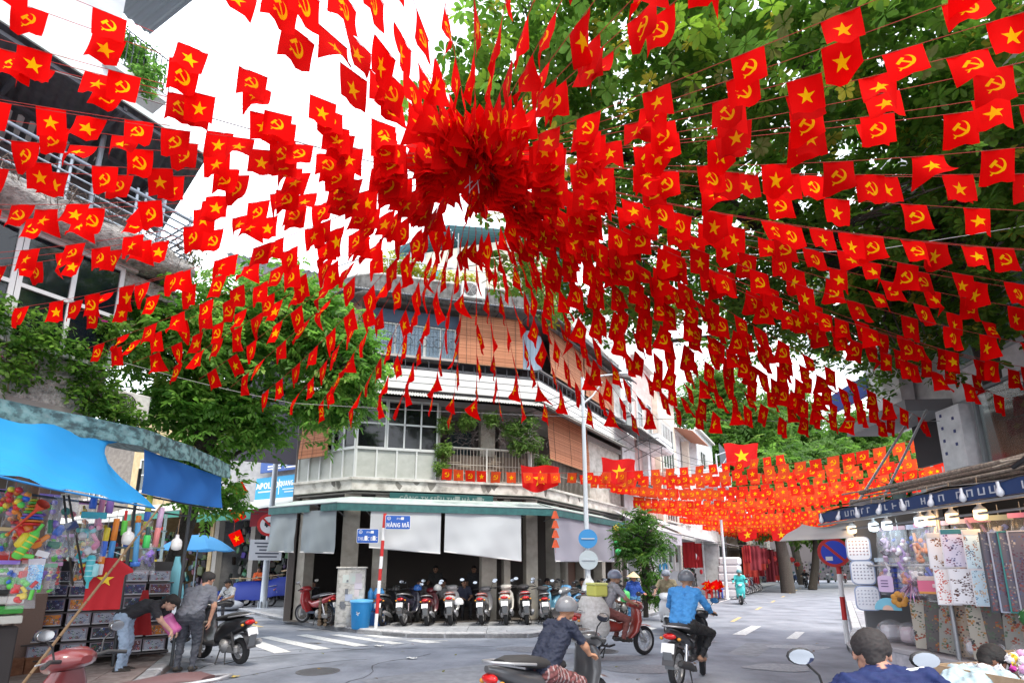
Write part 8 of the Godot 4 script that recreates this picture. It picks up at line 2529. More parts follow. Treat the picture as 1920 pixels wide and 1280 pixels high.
func build_right_stall() -> void:
	var o:=thing("party_stall","party goods stall roofed with bamboo poles under a blue name board","market stall",Vector3(5.6,0.1,-6.0))
	var q0:=-o.position
	var iv:=Transform3D(Basis(),q0)
	var bam:=worn("old bamboo",[[0.1,0.1,0.08,0.065],[0.6,0.26,0.22,0.18],[1.0,0.4,0.35,0.3]],0.6,0.8,0.03)
	var st:=S()
	for s in [0.0,0.02]:
		sheet(st,10,4,func(u,v): return q0+Vector3(lerpf(4.55,8.9,v),lerpf(2.5,3.05,v)+0.03*sin(u*20)+s,lerpf(-7.9,-2.0,u)))
	obj("roof_sheet",st,mat(0.12,0.12,0.13),o)
	for k in 16:
		st=S()
		var x:=rnd(4.6,6.6)
		var z0:=rnd(-8.4,-6.2)
		var z1:=rnd(-4.2,-2.0)
		var y:=2.58+(x - 4.55)*0.127+rnd(0.0,0.14)
		tube(st,[q0+Vector3(x,y,z0),q0+Vector3(x+rnd(-0.2,0.2),y+rnd(-0.03,0.06),(z0+z1)/2),q0+Vector3(x+rnd(-0.3,0.3),y+rnd(-0.02,0.1),z1)],rnd(0.016,0.032),6)
		obj("bamboo_pole",st,bam,o)
	for k in 14:
		st=S()
		var x:=rnd(4.6,5.6)
		var z0:=rnd(-8.0,-3.0)
		tube(st,[q0+Vector3(x,2.62+rnd(0,0.2),z0),q0+Vector3(x+rnd(0.2,0.9),2.75+rnd(0,0.22),z0+rnd(0.4,1.2))],0.012,5)
		obj("stick",st,bam,o)
	var f:=wall_frame(Vector3(4.52,0,-7.8),Vector3(0.02,0,1))*X(Vector3.ZERO)
	f=Transform3D(Basis(Vector3(0,0,-1),Vector3.UP,Vector3(-1,0,0)),Vector3(4.5,0,-2.4))
	var sg:=thing("stall_sign","long dark blue name board with worn white letters along the stall eave","sign",f.origin)
	var fi:=Transform3D(f.basis,Vector3.ZERO)
	obj("board",S_box(fi*X(Vector3(2.7,2.43,0)),Vector3(5.4,0.14,0.03)),mat(0.01,0.035,0.12,0.5),sg)
	obj("rail",S_box(fi*X(Vector3(2.7,2.335,0.005)),Vector3(5.45,0.025,0.04)),mat(0.25,0.26,0.28,0.4,0.5),sg)
	var wht:=mat(0.42,0.45,0.5)
	var x:=1.3
	while x < 4.6:
		for k in rng.randi_range(3,5):
			var w:=rnd(0.05,0.09)
			st=S()
			box(st,fi*X(Vector3(x,2.43,0.019)),Vector3(0.012,0.07,0.006))
			box(st,fi*X(Vector3(x - w*0.4,2.43+[0.029,0.0,-0.029][rng.randi() % 3],0.02)),Vector3(w*0.7,0.012,0.006))
			if rng.randf() < 0.6: box(st,fi*X(Vector3(x - w*0.75,2.43,0.019)),Vector3(0.012,0.07,0.006))
			obj("worn_letter",st,wht,sg)
			x += w+0.05
		x += 0.12
	st=S()
	for k in 20: tube(st,[fi*Vector3(0.72+0.3*cos(TAU*k/20),2.43+0.07*sin(TAU*k/20),0.02),fi*Vector3(0.72+0.3*cos(TAU*(k+1)/20),2.43+0.07*sin(TAU*(k+1)/20),0.02)],0.006,4)
	obj("oval_emblem",st,mat(0.6,0.55,0.3),sg)
	st=S()
	for z in [-5.9,-4.0,-2.2]: tube(st,[q0+Vector3(4.7,0.1,z),q0+Vector3(4.7,2.5,z)],0.022,6)
	tube(st,[q0+Vector3(4.62,2.24,-7.8),q0+Vector3(4.62,2.24,-2.4)],0.014,5)
	tube(st,[q0+Vector3(4.85,1.75,-7.8),q0+Vector3(4.85,1.75,-2.4)],0.014,5)
	obj("stall_frame",st,mat(0.32,0.33,0.35,0.4,0.5),o)
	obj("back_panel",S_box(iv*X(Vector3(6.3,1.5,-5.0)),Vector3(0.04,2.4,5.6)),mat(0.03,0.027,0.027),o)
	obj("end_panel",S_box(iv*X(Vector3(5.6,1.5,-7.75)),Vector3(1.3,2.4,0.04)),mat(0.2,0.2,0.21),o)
	obj("counter",S_box(iv*X(Vector3(5.15,0.74,-5.2)),Vector3(1.0,0.06,4.8),0.01),mat(0.34,0.33,0.35),o)
	obj("counter_front",S_box(iv*X(Vector3(4.68,0.42,-5.2)),Vector3(0.03,0.6,4.7)),worn("plastic skirt",[[0.2,0.34,0.34,0.38],[0.8,0.5,0.49,0.53]],0.8,0.4),o)
	st=S()
	for s in [0.0,0.008]:
		sheet(st,10,10,func(u,v): return q0+Vector3(4.5 - 0.4*v*(1 - u)+0.15*u,2.38 - 0.26*v - 0.08*sin(PI*u)*(1 - v)+s,-8.3+0.95*u+0.05*sin(v*8)))
	obj("canvas_flap",st,cloth(0.42,0.42,0.42,0.4),o)
	var warm:=Color(1.0,0.78,0.5)
	var cold:=Color(0.85,0.95,1.0)
	var lamps:=[[-7.35,warm],[-6.9,cold],[-6.65,cold],[-6.1,cold],[-5.95,warm],[-5.65,warm],[-5.3,warm],[-4.75,warm],[-4.45,warm]]
	var where:=["above the white button pads","left of the copper tinsel, farther one","left of the copper tinsel, nearer one","left of the sticker sheets, cold white","left of the sticker sheets, warm","over the sticker sheets","over the framed boards","over the plush toys, larger looking","over the plush toys, nearest to the road"]
	for k in lamps.size():
		stall_lamp("lit bulb under the blue name board %s" % where[k],Vector3(4.66,2.26,lamps[k][0]),lamps[k][1],1.0)
	for k in 13:
		var b:=thing("small_bulb","small unlit white bulb clipped on the blue name board, %s from the far end" % ORD[k],"bulb",Vector3(4.46,2.4,-7.7+0.41*k),0.0,"small bulbs along the blue name board")
		st=S()
		lathe(st,X(Vector3.ZERO,0,0,rnd(-0.3,0.3)),[Vector2(0.012,0.09),Vector2(0.014,0.04),Vector2(0.03,0.0),Vector2(0.03,-0.03),Vector2(0.01,-0.05)],10)
		obj("bulb",st,mat(0.6,0.62,0.66,0.3),b)
		st=S()
		tube(st,[Vector3(0,0.08,0),Vector3(0.03,0.11,0.2),Vector3(0,0.09,0.41)],0.004,4)
		obj("cord",st,mat(0.04,0.04,0.04),b)
	var fd:=thing("flood_lamp","black flat flood lamp lying on the stall roof","flood lamp",Vector3(4.75,2.72,-4.75))
	obj("housing",S_box(X(Vector3.ZERO,0.2,-0.5,0.35),Vector3(0.34,0.04,0.26),0.008),mat(0.012,0.012,0.014,0.4),fd)
	obj("bracket",S_box(X(Vector3(0.0,-0.09,0)),Vector3(0.03,0.2,0.03)),mat(0.03,0.03,0.03),fd)
	var yaw:=-0.95
	for k in 3:
		var pad:=thing("button_pad","white rounded pad with rows of small clips, %s from the top" % ORD[k],"hanging pad",Vector3(4.78+0.02*k,[1.98,1.66,1.32][k],-7.45),-0.55,"white pads at the stall's far end")
		plate(pad,"pad",Vector3.ZERO,Vector2(0.26,0.3),mat(0.64,0.65,0.7,0.4),0.06,0.02)
		plate(pad,"rim",Vector3(0,0,-0.006),Vector2(0.29,0.33),mat(0.25,0.3,0.45,0.4),0.07,0.015)
		st=S()
		for i in 6:
			for j in 5: ball(st,Vector3(-0.1+0.04*i,0.1 - 0.045*j,0.022),Vector3(0.011,0.009,0.008),6,4)
		obj("clips",st,[mat(0.3,0.2,0.22),mat(0.25,0.25,0.3),mat(0.4,0.42,0.5)][k],pad).set_meta("kind","stuff")
	var cr:=thing("blue_crate","tall blue slatted crate behind the white pads","crate",Vector3(5.05,1.3,-7.1),-0.6)
	for k in 8: obj("slat",bx(Vector3(0.24,0.05,0.16),0.004,Vector3(0,0.065*k,0)),mat(0.01,0.05,0.42,0.5),cr)
	for k in 2: obj("post",bx(Vector3(0.03,0.55,0.03),0.0,Vector3(-0.11+0.22*k,0.22,0.08)),mat(0.01,0.04,0.34,0.5),cr)
	var Pu:=Color(0.3,0.2,0.42)
	var Mv:=Color(0.42,0.3,0.4)
	var Cu:=Color(0.55,0.22,0.12)
	var Wh:=Color(0.6,0.58,0.62)
	var Dk:=Color(0.08,0.05,0.07)
	var names:=["pouch of dark cones under the cold lamp","mauve pouch left of the copper tinsel","copper coloured tinsel pouch in the top row","pouch of orange flowers in the top row","long purple pouch in the lower row by the crate","purple and white pouch in the lower row's middle","mauve ribbon pouch above the pink tinsel","dark pouch with silver strings by the pink purse","pouch of blue shiny cones","lilac pouch left of the sticker sheets"]
	for k in 10:
		var top:=k < 4
		bagged(names[k],Vector3(4.75+rnd(0,0.15),2.18 if top else 1.8+rnd(-0.05,0.05),-7.0+(0.3*k if top else 0.2*(k - 4))+rnd(-0.04,0.04)),yaw,Vector3(rnd(0.18,0.26),rnd(0.34,0.46),0.1),[[Dk,Mv],[Mv,Wh,Pu],[Cu,Cu,Color(0.6,0.35,0.25)],[Color(0.65,0.35,0.12),Cu],[Pu,Mv,Wh],[Pu,Wh],[Mv,Cu,Pu],[Dk,Wh,Pu],[Color(0.12,0.16,0.5),Color(0.2,0.26,0.6)],[Mv,Wh]][k],12)
	var tints:=["purple","copper","silver","mauve","blue","cream"]
	var tc:=[Pu,Cu,Color(0.5,0.5,0.54),Mv,Color(0.12,0.18,0.5),Color(0.58,0.52,0.44)]
	for k in 24:
		bagged("small pouch of %s trimmings, %s row behind the sheets, %s from far end" % [tints[k % 6],["upper","lower"][k % 2],ORD[k/2]],Vector3(5.0+rnd(-0.08,0.12),2.24 if k % 2 == 0 else 1.84,-7.2+0.24*(k/2)),yaw+rnd(-0.2,0.2),Vector3(rnd(0.18,0.25),rnd(0.34,0.42),0.09),[tc[k % 6],tc[(k+2) % 6],tc[k % 6].darkened(0.4)],10,Color(rnd(0.2,0.55),rnd(0.15,0.4),rnd(0.2,0.5)))
	var tin:=thing("tinsel_pompom","pink tinsel pompom hanging below the mauve pouches","pompom",Vector3(4.75,1.52,-6.5))
	st=S()
	for k in 130:
		var d:=Vector3(rng.randfn(),rng.randfn() - 0.3,rng.randfn()).normalized()
		blade(st,Vector3.ZERO,d,rnd(0.12,0.2),0.008,0.3)
	obj("tinsel",st,mat(0.6,0.32,0.5,0.2,0.4),tin)
	var c:=thing("name_tag","lilac card with dark handwriting hanging by the blue crate","card",Vector3(4.75,1.52,-6.95),yaw)
	plate(c,"card",Vector3.ZERO,Vector2(0.17,0.2),mat(0.5,0.38,0.56,0.5),0.03,0.006)
	for k in 3: obj("pen_stroke",bx(Vector3(0.08,0.012,0.003),0.0,Vector3(-0.01,0.04 - 0.035*k,0.008)),mat(0.08,0.06,0.15),c)
	c=thing("pink_purse","pink flat purse with an orange edge hanging in the middle","purse",Vector3(4.72,1.52,-6.15),yaw)
	plate(c,"pouch",Vector3.ZERO,Vector2(0.25,0.16),mat(0.6,0.12,0.22,0.4),0.02,0.03)
	obj("flap",bx(Vector3(0.24,0.05,0.036),0.005,Vector3(0,0.08,0.015)),mat(0.55,0.45,0.42,0.4),c)
	obj("edge",bx(Vector3(0.24,0.03,0.034),0.005,Vector3(0,-0.075,0.015)),mat(0.6,0.25,0.05,0.4),c)
	obj("ornament",bx(Vector3(0.05,0.04,0.01),0.004,Vector3(0.04,0.0,0.034)),mat(0.65,0.5,0.55,0.4),c)
	var W1:=Color(0.86,0.86,0.88)
	var sheets:=[[0.0,1.9,0.17,0.36,W1,[Color(0.55,0.3,0.12),Color(0.3,0.18,0.1),Color(0.7,0.5,0.3)],"sticker sheet of brown bears, upper left"],[0.24,1.92,0.22,0.38,Color(0.8,0.78,0.85),[Color(0.4,0.16,0.3),Color(0.25,0.25,0.5),Color(0.55,0.3,0.45)],"sticker sheet of purple bats, upper middle, with teal header"],[0.45,1.9,0.13,0.38,Color(0.75,0.85,0.9),[Color(0.2,0.3,0.5),Color(0.7,0.5,0.4)],"narrow blue sticker strip, upper right"],[0.04,1.52,0.18,0.36,Color(0.92,0.9,0.9),[Color(0.85,0.3,0.25),Color(0.9,0.5,0.45)],"sticker sheet of red flowers, lower left"],[0.27,1.53,0.22,0.34,W1,[Color(0.26,0.12,0.12),Color(0.35,0.18,0.16)],"sticker sheet of dark butterflies, lower middle"],[0.47,1.52,0.12,0.34,Color(0.72,0.82,0.88),[Color(0.9,0.75,0.6),Color(0.4,0.55,0.7)],"narrow pale sticker strip, lower right"]]
	for k in sheets.size():
		var s: Array=sheets[k]
		var p:=Vector3(4.62+0.12*s[0],s[1],-5.85+0.85*s[0])
		var so:=thing("sticker_sheet",s[6],"sticker sheet",p,-0.75,"sticker sheets at the stall")
		card(so,"sheet",X(),Vector2(s[2],s[3]),speckle_print("sticker %d" % k,96,192,s[4],s[5],26,15,60+k))
		card(so,"backing",X(Vector3(0,0,-0.004)),Vector2(s[2]+0.02,s[3]+0.02),mat(0.66,0.66,0.7))
		if k < 3: card(so,"header",X(Vector3(0,s[3]/2 - 0.02,0.004)),Vector2(s[2],0.05),[mat(0.5,0.5,0.52),mat(0.03,0.16,0.2),mat(0.5,0.48,0.5)][k])
	for k in 4:
		var fo:=thing("framed_board","thin framed board leaning in a stack right of the sticker sheets, %s from the left" % ORD[k],"board",Vector3(4.68+0.03*k,1.68,-5.15+0.07*k),-0.5 - 0.1*k,"framed boards by the plush toys")
		card(fo,"board",X(),Vector2(0.3,0.72),speckle_print("beads %d" % (k % 2),64,128,Color(0.35,0.33,0.38),[Color(0.6,0.3,0.3),Color(0.3,0.35,0.5),Color(0.7,0.65,0.6),Color(0.4,0.2,0.3)],90,7,80+k % 2))
		st=S()
		for s in [-1,1]: box(st,X(Vector3(0.155*s,0,0)),Vector3(0.012,0.75,0.02))
		for s in [-1,1]: box(st,X(Vector3(0,0.37*s,0)),Vector3(0.3,0.012,0.02))
		obj("frame",st,[mat(0.05,0.06,0.08),mat(0.3,0.33,0.42),mat(0.04,0.2,0.2),mat(0.35,0.36,0.42)][k],fo)
	var plush:=[[-4.72,1.72,Color(0.62,0.62,0.62),Color(0.1,0.36,0.44),"white plush toy with a turquoise scarf, upper one"],[-4.62,1.5,Color(0.62,0.6,0.58),Color(0.12,0.4,0.5),"white plush toy with turquoise boots, lower left"],[-4.45,1.46,Color(0.64,0.62,0.6),Color(0.5,0.4,0.25),"white plush toy with a yellowish belly, lowest"],[-4.5,1.75,Color(0.55,0.04,0.05),Color(0.62,0.58,0.58),"red dressed plush figure"],[-4.3,1.6,Color(0.62,0.4,0.32),Color(0.5,0.1,0.06),"peach coloured plush figure at the frame's edge"],[-4.42,1.56,Color(0.02,0.05,0.4),Color(0.6,0.6,0.62),"royal blue plush toy beside the lowest white one"]]
	for q in plush:
		var p:=thing("plush_toy",q[4],"plush toy",Vector3(4.62,q[1],q[0]),rnd(-1.4,-0.6))
		var m:=mat(q[2].r,q[2].g,q[2].b,0.95)
		var n:=mat(q[3].r,q[3].g,q[3].b,0.9)
		st=S()
		ball(st,Vector3(0,0.09,0),Vector3(0.062,0.056,0.056),12,8)
		obj("head",st,m,p)
		st=S()
		ball(st,Vector3(0,0,0),Vector3(0.056,0.07,0.05),12,8)
		obj("body",st,n,p)
		for s in [-1,1]:
			st=S()
			ball(st,Vector3(0.042*s,0.145,0),Vector3(0.02,0.026,0.012),8,5)
			obj("ear",st,m,p)
			st=S()
			tube(st,[Vector3(0.05*s,0.03,0),Vector3(0.085*s,-0.02,0.03)],[0.022,0.018],8)
			obj("arm",st,m,p)
			st=S()
			tube(st,[Vector3(0.03*s,-0.05,0.01),Vector3(0.04*s,-0.11,0.05)],[0.026,0.024],8)
			obj("leg",st,m,p)
			st=S()
			ball(st,Vector3(0.022*s,0.1,0.054),Vector3.ONE*0.007,6,4)
			obj("eye",st,mat(0.02,0.02,0.02,0.2),p)
	bagged("pouch of deep red ribbons above the plush toys",Vector3(4.64,2.15,-4.6),yaw,Vector3(0.22,0.3,0.08),[Color(0.4,0.01,0.02),Color(0.5,0.03,0.04)],10)
	bagged("pouch of white and orange party trays above the plush toys",Vector3(4.64,1.98,-4.72),yaw,Vector3(0.28,0.26,0.1),[Wh,Color(0.6,0.3,0.2),Wh],9)
	bagged("copper and gold tinsel pouch at the frame's right edge",Vector3(4.66,2.14,-4.3),yaw,Vector3(0.36,0.5,0.12),[Cu,Color(0.62,0.3,0.16),Color(0.6,0.4,0.3)],18)
	bagged("pouch of peach pompoms at the frame's right edge",Vector3(4.66,1.78,-4.15),yaw,Vector3(0.3,0.34,0.12),[Color(0.6,0.4,0.34),Color(0.6,0.5,0.46)],10)
	var fw:=thing("felt_flower","orange brown felt flower hanging below the name tag","flower ornament",Vector3(4.76,1.34,-6.75),yaw)
	st=S()
	for k in 7: ball(st,Vector3(0.06*cos(TAU*k/7),0.06*sin(TAU*k/7),0),Vector3(0.042,0.042,0.02),10,6)
	obj("petals",st,mat(0.5,0.24,0.05,0.9),fw)
	st=S()
	ball(st,Vector3(0,0,0.015),Vector3(0.026,0.026,0.018),10,6)
	obj("centre",st,mat(0.12,0.06,0.02,0.9),fw)
	var hd:=thing("blue_fan","half round blue paper fan under the felt flower","paper fan",Vector3(4.74,1.2,-6.95),yaw)
	var pf:=PackedVector2Array()
	for k in 13: pf.append(Vector2(cos(PI*k/12),sin(PI*k/12))*0.15)
	st=S()
	prism(st,X(),pf,0.008)
	obj("paper",st,mat(0.16,0.42,0.55,0.7),hd)
	pf=PackedVector2Array()
	for k in 9: pf.append(Vector2(cos(PI*k/8),sin(PI*k/8))*0.06)
	st=S()
	prism(st,X(Vector3(0,0,0.009)),pf,0.004)
	obj("inner_print",st,mat(0.6,0.4,0.32,0.7),hd)
	for k in 9:
		var hs:=thing("height_chart","tall printed height chart strip leaning under the hung goods, %s from the far end" % ORD[k],"chart strip",Vector3(4.78,1.08,-6.5+0.2*k),yaw+0.1*sin(k*2.0),"printed strips under the hung goods")
		hs.rotation.z=rnd(-0.12,0.12)
		card(hs,"strip",X(),Vector2(0.15,0.56),speckle_print("chart %d" % (k % 4),48,160,[Color(0.62,0.6,0.56),Color(0.3,0.28,0.28),Color(0.5,0.5,0.48),Color(0.56,0.5,0.44)][k % 4],[Color(0.6,0.22,0.1),Color(0.3,0.4,0.3),Color(0.65,0.45,0.2),Color(0.2,0.2,0.22)],22,12,90+k % 4))
		obj("rod",bx(Vector3(0.16,0.016,0.016),0.0,Vector3(0,0.28,0)),mat(0.06,0.05,0.05),hs)
	var gb:=thing("green_net_ball","dark green ball in a net below the framed boards","ball",Vector3(4.72,1.27,-5.0))
	st=S()
	ball(st,Vector3.ZERO,Vector3(0.11,0.1,0.11),16,10)
	obj("ball",st,mat(0.02,0.14,0.03,0.4),gb)
	st=S()
	for k in 8: tube(st,[Vector3(0,0.103,0),Vector3(0.08*cos(TAU*k/8),0.072,0.08*sin(TAU*k/8)),Vector3(0.113*cos(TAU*k/8+0.4),0,0.113*sin(TAU*k/8+0.4))],0.004,4)
	obj("net",st,mat(0.5,0.5,0.48),gb)
	var cols:=[Color(0.5,0.48,0.52),Color(0.45,0.36,0.4),Color(0.36,0.37,0.44),Color(0.5,0.42,0.36),Color(0.3,0.3,0.34)]
	for k in 16:
		var z:=-7.3+0.29*k
		var wrap:=thing("wrapped_pack","clear wrapped pack of party goods on the counter, %s from the far end" % ORD[k],"wrapped pack",Vector3(4.95+rnd(-0.12,0.12),0.87,z),rnd(-0.6,0.6),"wrapped packs on the counter")
		var cc: Color=cols[k % 5]
		obj("contents",bx(Vector3(rnd(0.2,0.3),rnd(0.1,0.24),0.16),0.03,Vector3(0,0.03,0)),mat(cc.r,cc.g,cc.b,0.6),wrap)
		st=S()
		ball(st,Vector3(0,0.04,0),Vector3(0.19,0.15,0.14),12,7)
		obj("wrap",st,glass(0.9,0.92,0.95,0.14),wrap)
	var kraft:=worn("cardboard",[[0.2,0.33,0.22,0.13],[0.8,0.44,0.31,0.2]],0.8,0.9)
	var bt:=thing("goods_table","blue topped low table carrying the pompom boxes","table",Vector3(3.6,0.1,-3.7),0.15)
	obj("tabletop",bx(Vector3(1.9,0.05,1.0),0.01,Vector3(0.2,0.6,0)),mat(0.02,0.12,0.4,0.5),bt)
	for k in 4: obj("leg",bx(Vector3(0.05,0.58,0.05),0.0,Vector3(-0.65+1.7*(k % 2),0.29,-0.42+0.84*(k/2))),mat(0.2,0.2,0.22),bt)
	for q in [[Vector3(3.38,0.75,-3.75),Color(0.68,0.66,0.68),90,Vector3(0.74,0.3,0.6),"cardboard box heaped with white fluffy pompoms"],[Vector3(4.15,0.75,-3.75),Color(0.65,0.52,0.04),40,Vector3(0.6,0.26,0.55),"cardboard box of yellow pompoms at the frame's corner"],[Vector3(4.3,0.75,-4.4),Color(0.5,0.05,0.04),30,Vector3(0.6,0.3,0.5),"cardboard box with red trimmings behind the yellow pompoms"]]:
		var bo:=thing("cardboard_box",q[4],"box",q[0],0.2)
		var s: Vector3=q[3]
		for sd in [[Vector3(s.x/2,s.y/2,0),Vector3(0.01,s.y,s.z)],[Vector3(-s.x/2,s.y/2,0),Vector3(0.01,s.y,s.z)],[Vector3(0,s.y/2,s.z/2),Vector3(s.x,s.y,0.01)],[Vector3(0,s.y/2,-s.z/2),Vector3(s.x,s.y,0.01)],[Vector3(0,0.01,0),Vector3(s.x - 0.02,0.01,s.z - 0.02)]]:
			obj("panel",bx(sd[1],0.0,sd[0]),kraft,bo)
		for k in q[2]:
			st=S()
			var a:=rng.randf()*TAU
			var r:=sqrt(rng.randf())
			var pc:=Vector3(cos(a)*r*s.x*0.45,s.y*0.8+(1 - r)*0.16+rnd(-0.04,0.04),sin(a)*r*s.z*0.45)
			for j in 9: blade(st,Vector3.ZERO,Vector3(rng.randfn(),rng.randfn(),rng.randfn()).normalized(),0.05,0.02,0.1)
			ball(st,Vector3.ZERO,Vector3.ONE*0.03,8,5)
			var pc2: Color=q[1]
			if q[2] == 90 and k % 9 == 0: pc2=[Color(0.55,0.06,0.4),Color(0.65,0.42,0.04),Color(0.6,0.3,0.5)][k/9 % 3]
			var po:=obj("pompom",st,mat(pc2.r,pc2.g,pc2.b,0.95))
			po.position=(q[0] as Vector3)+pc.rotated(Vector3.UP,0.2)
			tag(po,"fluffy %s pompom in the cardboard box" % ("white" if pc2 == q[1] and q[2] == 90 else "yellow" if q[2] == 40 else "red" if q[2] == 30 else "coloured"),"pompom","pompoms in the boxes")

func build_small_things() -> void:
	var o:=thing("ornament_string","string of folded red ornaments hanging from the awning's right corner","ornament",Vector3(1.35,3.5,-16.75))
	var st:=S()
	tube(st,[Vector3(0,0.1,0),Vector3(0,-1.3,0)],0.004,4)
	obj("cord",st,mat(0.4,0.1,0.05),o)
	for k in 4:
		st=S()
		sheet(st,4,4,func(u,v): return Vector3((u - 0.5)*0.16*(0.5+v),-0.3*k - 0.24*v,0.05*absf(u - 0.5)*(1+v)))
		obj("fold",st,mat(0.6,0.09,0.03,0.6),o)
	for q in [[Vector3(-9.2,5.0,-17.6),3,"string of three red flags hanging from the round tree before the pale awnings"]]:
		var b:=thing("flag_string",q[2],"bunting",q[0])
		st=S()
		tube(st,[Vector3.ZERO,Vector3(0.1,-2.6,0)],0.004,4)
		obj("cord",st,mat(0.4,0.05,0.04),b)
		for k in 3:
			var f:=obj("flag",flag_meshes[k % 2][k],flag_mats[k],b)
			f.transform=X(Vector3(0.04*k,-0.5 - 0.8*k,0),0.4*k,0,0.5).scaled_local(Vector3.ONE*1.1)
	o=thing("ornament_string","colourful paper ornaments hanging by the mauve cafe awning","ornament",Vector3(4.0,3.4,-20.6))
	var cs:=[Color(0.6,0.4,0.06),Color(0.4,0.1,0.4),Color(0.05,0.5,0.15),Color(0.05,0.5,0.15)]
	for k in 4:
		st=S()
		ball(st,Vector3(0.05*(k % 2),-0.15 - 0.3*k,0),Vector3(0.13,0.13,0.1),8,5)
		obj("ornament",st,mat(cs[k].r,cs[k].g,cs[k].b,0.6),o)
	st=S()
	tube(st,[Vector3(0,0.2,0),Vector3(0,-1.1,0)],0.005,4)
	obj("cord",st,mat(0.1,0.1,0.1),o)
	var u:=thing("umbrella","blue parasol opened over a seller on the side street","umbrella",Vector3(-10.6,0.1,-18.2))
	for k in 8:
		st=S()
		var a0:=TAU*k/8
		var a1:=TAU*(k+1)/8
		sheet(st,3,5,func(s,v):
			var a: float=lerpf(a0,a1,s)
			return Vector3(cos(a)*1.15*v,2.75 - 0.5*v*v - 0.05*v*sin(PI*s),sin(a)*1.15*v))
		obj("panel",st,cloth(0.06,0.26,0.55,0.4),u)
	st=S()
	tube(st,[Vector3(0,0,0),Vector3(0,2.8,0)],0.02,6)
	obj("pole",st,mat(0.4,0.4,0.42),u)
	var c:=thing("blue_crate","stack of blue plastic crates left of the galvanised post","crate",Vector3(-12.4,0.1,-23.6),0.3)
	for k in 3:
		for j in 7: obj("slat",bx(Vector3(1.5,0.05,0.03),0.0,Vector3(0,0.04+0.1*j+0.0*k,-0.3+0.3*k)),mat(0.015,0.06,0.36,0.5),c)
	for k in 6: obj("upright",bx(Vector3(0.05,0.7,0.66),0.0,Vector3(-0.74+0.296*k,0.36,0)),mat(0.015,0.05,0.3,0.5),c)
	var t:=thing("covered_load","load under a royal blue tarpaulin with flattened cardboard on top","load",Vector3(-10.4,0.1,-24.1),0.2)
	st=S()
	for s in [0.0,0.01]:
		sheet(st,12,8,func(a,v): return Vector3(lerpf(-1.6,1.7,a),1.05+0.55*a*a - (0.75 if absf(v - 0.5) > 0.4 else 0.0)+0.04*sin(a*16+v*6)+s,lerpf(-0.6,0.6,v)))
	obj("tarpaulin",st,mat(0.012,0.035,0.3,0.5),t)
	obj("core",bx(Vector3(2.9,0.7,0.9),0.05,Vector3(0,0.75,0)),mat(0.03,0.03,0.06),t)
	for k in 3: obj("cardboard",S_box(X(Vector3(-1.2+1.0*k,1.22+0.22*k*k*0.5,0.1),0.2*k,0,0.12*k),Vector3(1.1,0.03,0.8)),mat(0.42,0.3,0.19),t)
	var w:=thing("white_sack","white plastic sack lying on the kerb by the galvanised post","sack",Vector3(-11.9,0.12,-23.0))
	st=S()
	ball(st,Vector3(0,0.14,0),Vector3(0.7,0.2,0.35),14,8)
	obj("sack",st,mat(0.62,0.63,0.65,0.5),w)
	var fw:=thing("wood_stack","stack of split firewood between the red motorbike and cabinet","wood stack",Vector3(-5.35,0.1,-16.1))
	for k in 22:
		var lg:=S()
		var y:=0.06+0.1*(k/3)
		tube(lg,[Vector3(-0.18+0.17*(k % 3),y+rnd(-0.015,0.015),0.22),Vector3(-0.18+0.17*(k % 3)+rnd(-0.04,0.04),y,-0.2)],rnd(0.045,0.06),6)
		obj("log",lg,[mat(0.13,0.09,0.06),mat(0.2,0.15,0.1),mat(0.09,0.065,0.05)][k % 3],fw)
	var ws:=thing("covered_stack","tall stack of goods wrapped in white sheets by the second lamp post","covered stack",Vector3(12.9,0.1,-32.2),-0.54)
	for k in 5: obj("bundle",bx(Vector3(1.3 - 0.04*k,0.46,1.0),0.09,Vector3(0.04*sin(k*2.0),0.24+0.46*k,0)),mat(0.62,0.62,0.64,0.6),ws)
	var wb:=thing("white_counter","white box counter in front of the white shop front","counter",Vector3(9.2,0.1,-29.8),-0.54)
	obj("box",bx(Vector3(0.9,1.5,1.4),0.03,Vector3(0,0.75,0)),mat(0.66,0.66,0.68,0.5),wb)
	obj("step",bx(Vector3(1.1,0.7,0.6),0.03,Vector3(0.3,0.35,1.0)),mat(0.62,0.62,0.64,0.5),wb)
	for k in 3:
		var s:=thing("plastic_stool",["red plastic stool heaped with flags by the white counter","dark red stool left of the flag heap","blue legged stool right of the flag heap"][k],"stool",Vector3(11.0+0.55*k,0.1,-30.6 - 0.5*k),rnd(0,1))
		var cm: StandardMaterial3D=[mat(0.55,0.03,0.02,0.5),mat(0.3,0.02,0.03,0.5),mat(0.05,0.1,0.45,0.5)][k]
		obj("seat",bx(Vector3(0.34,0.04,0.34),0.015,Vector3(0,0.5,0)),cm,s)
		for j in 4: obj("leg",bx(Vector3(0.05,0.5,0.05),0.0,Vector3(-0.14+0.28*(j % 2),0.25,-0.14+0.28*(j/2))),cm,s)
	var hp:=thing("flag_heap","heap of red flags piled on the plastic stools","flags",Vector3(11.4,0.65,-30.9))
	for k in 14:
		var f:=obj("flag",flag_meshes[k % 2][k % 12],flag_mats[k % 5],hp)
		f.transform=X(Vector3(rnd(-0.4,0.4),rnd(0.15,0.45),rnd(-0.3,0.3)),rnd(0,6),rnd(-1.2,1.2),rnd(-0.6,0.6)).scaled_local(Vector3.ONE*1.2)
	var rg:=thing("red_garland","white and red hanging figure decorations in the red party shop","decoration",Vector3(10.3,2.0,-30.6))
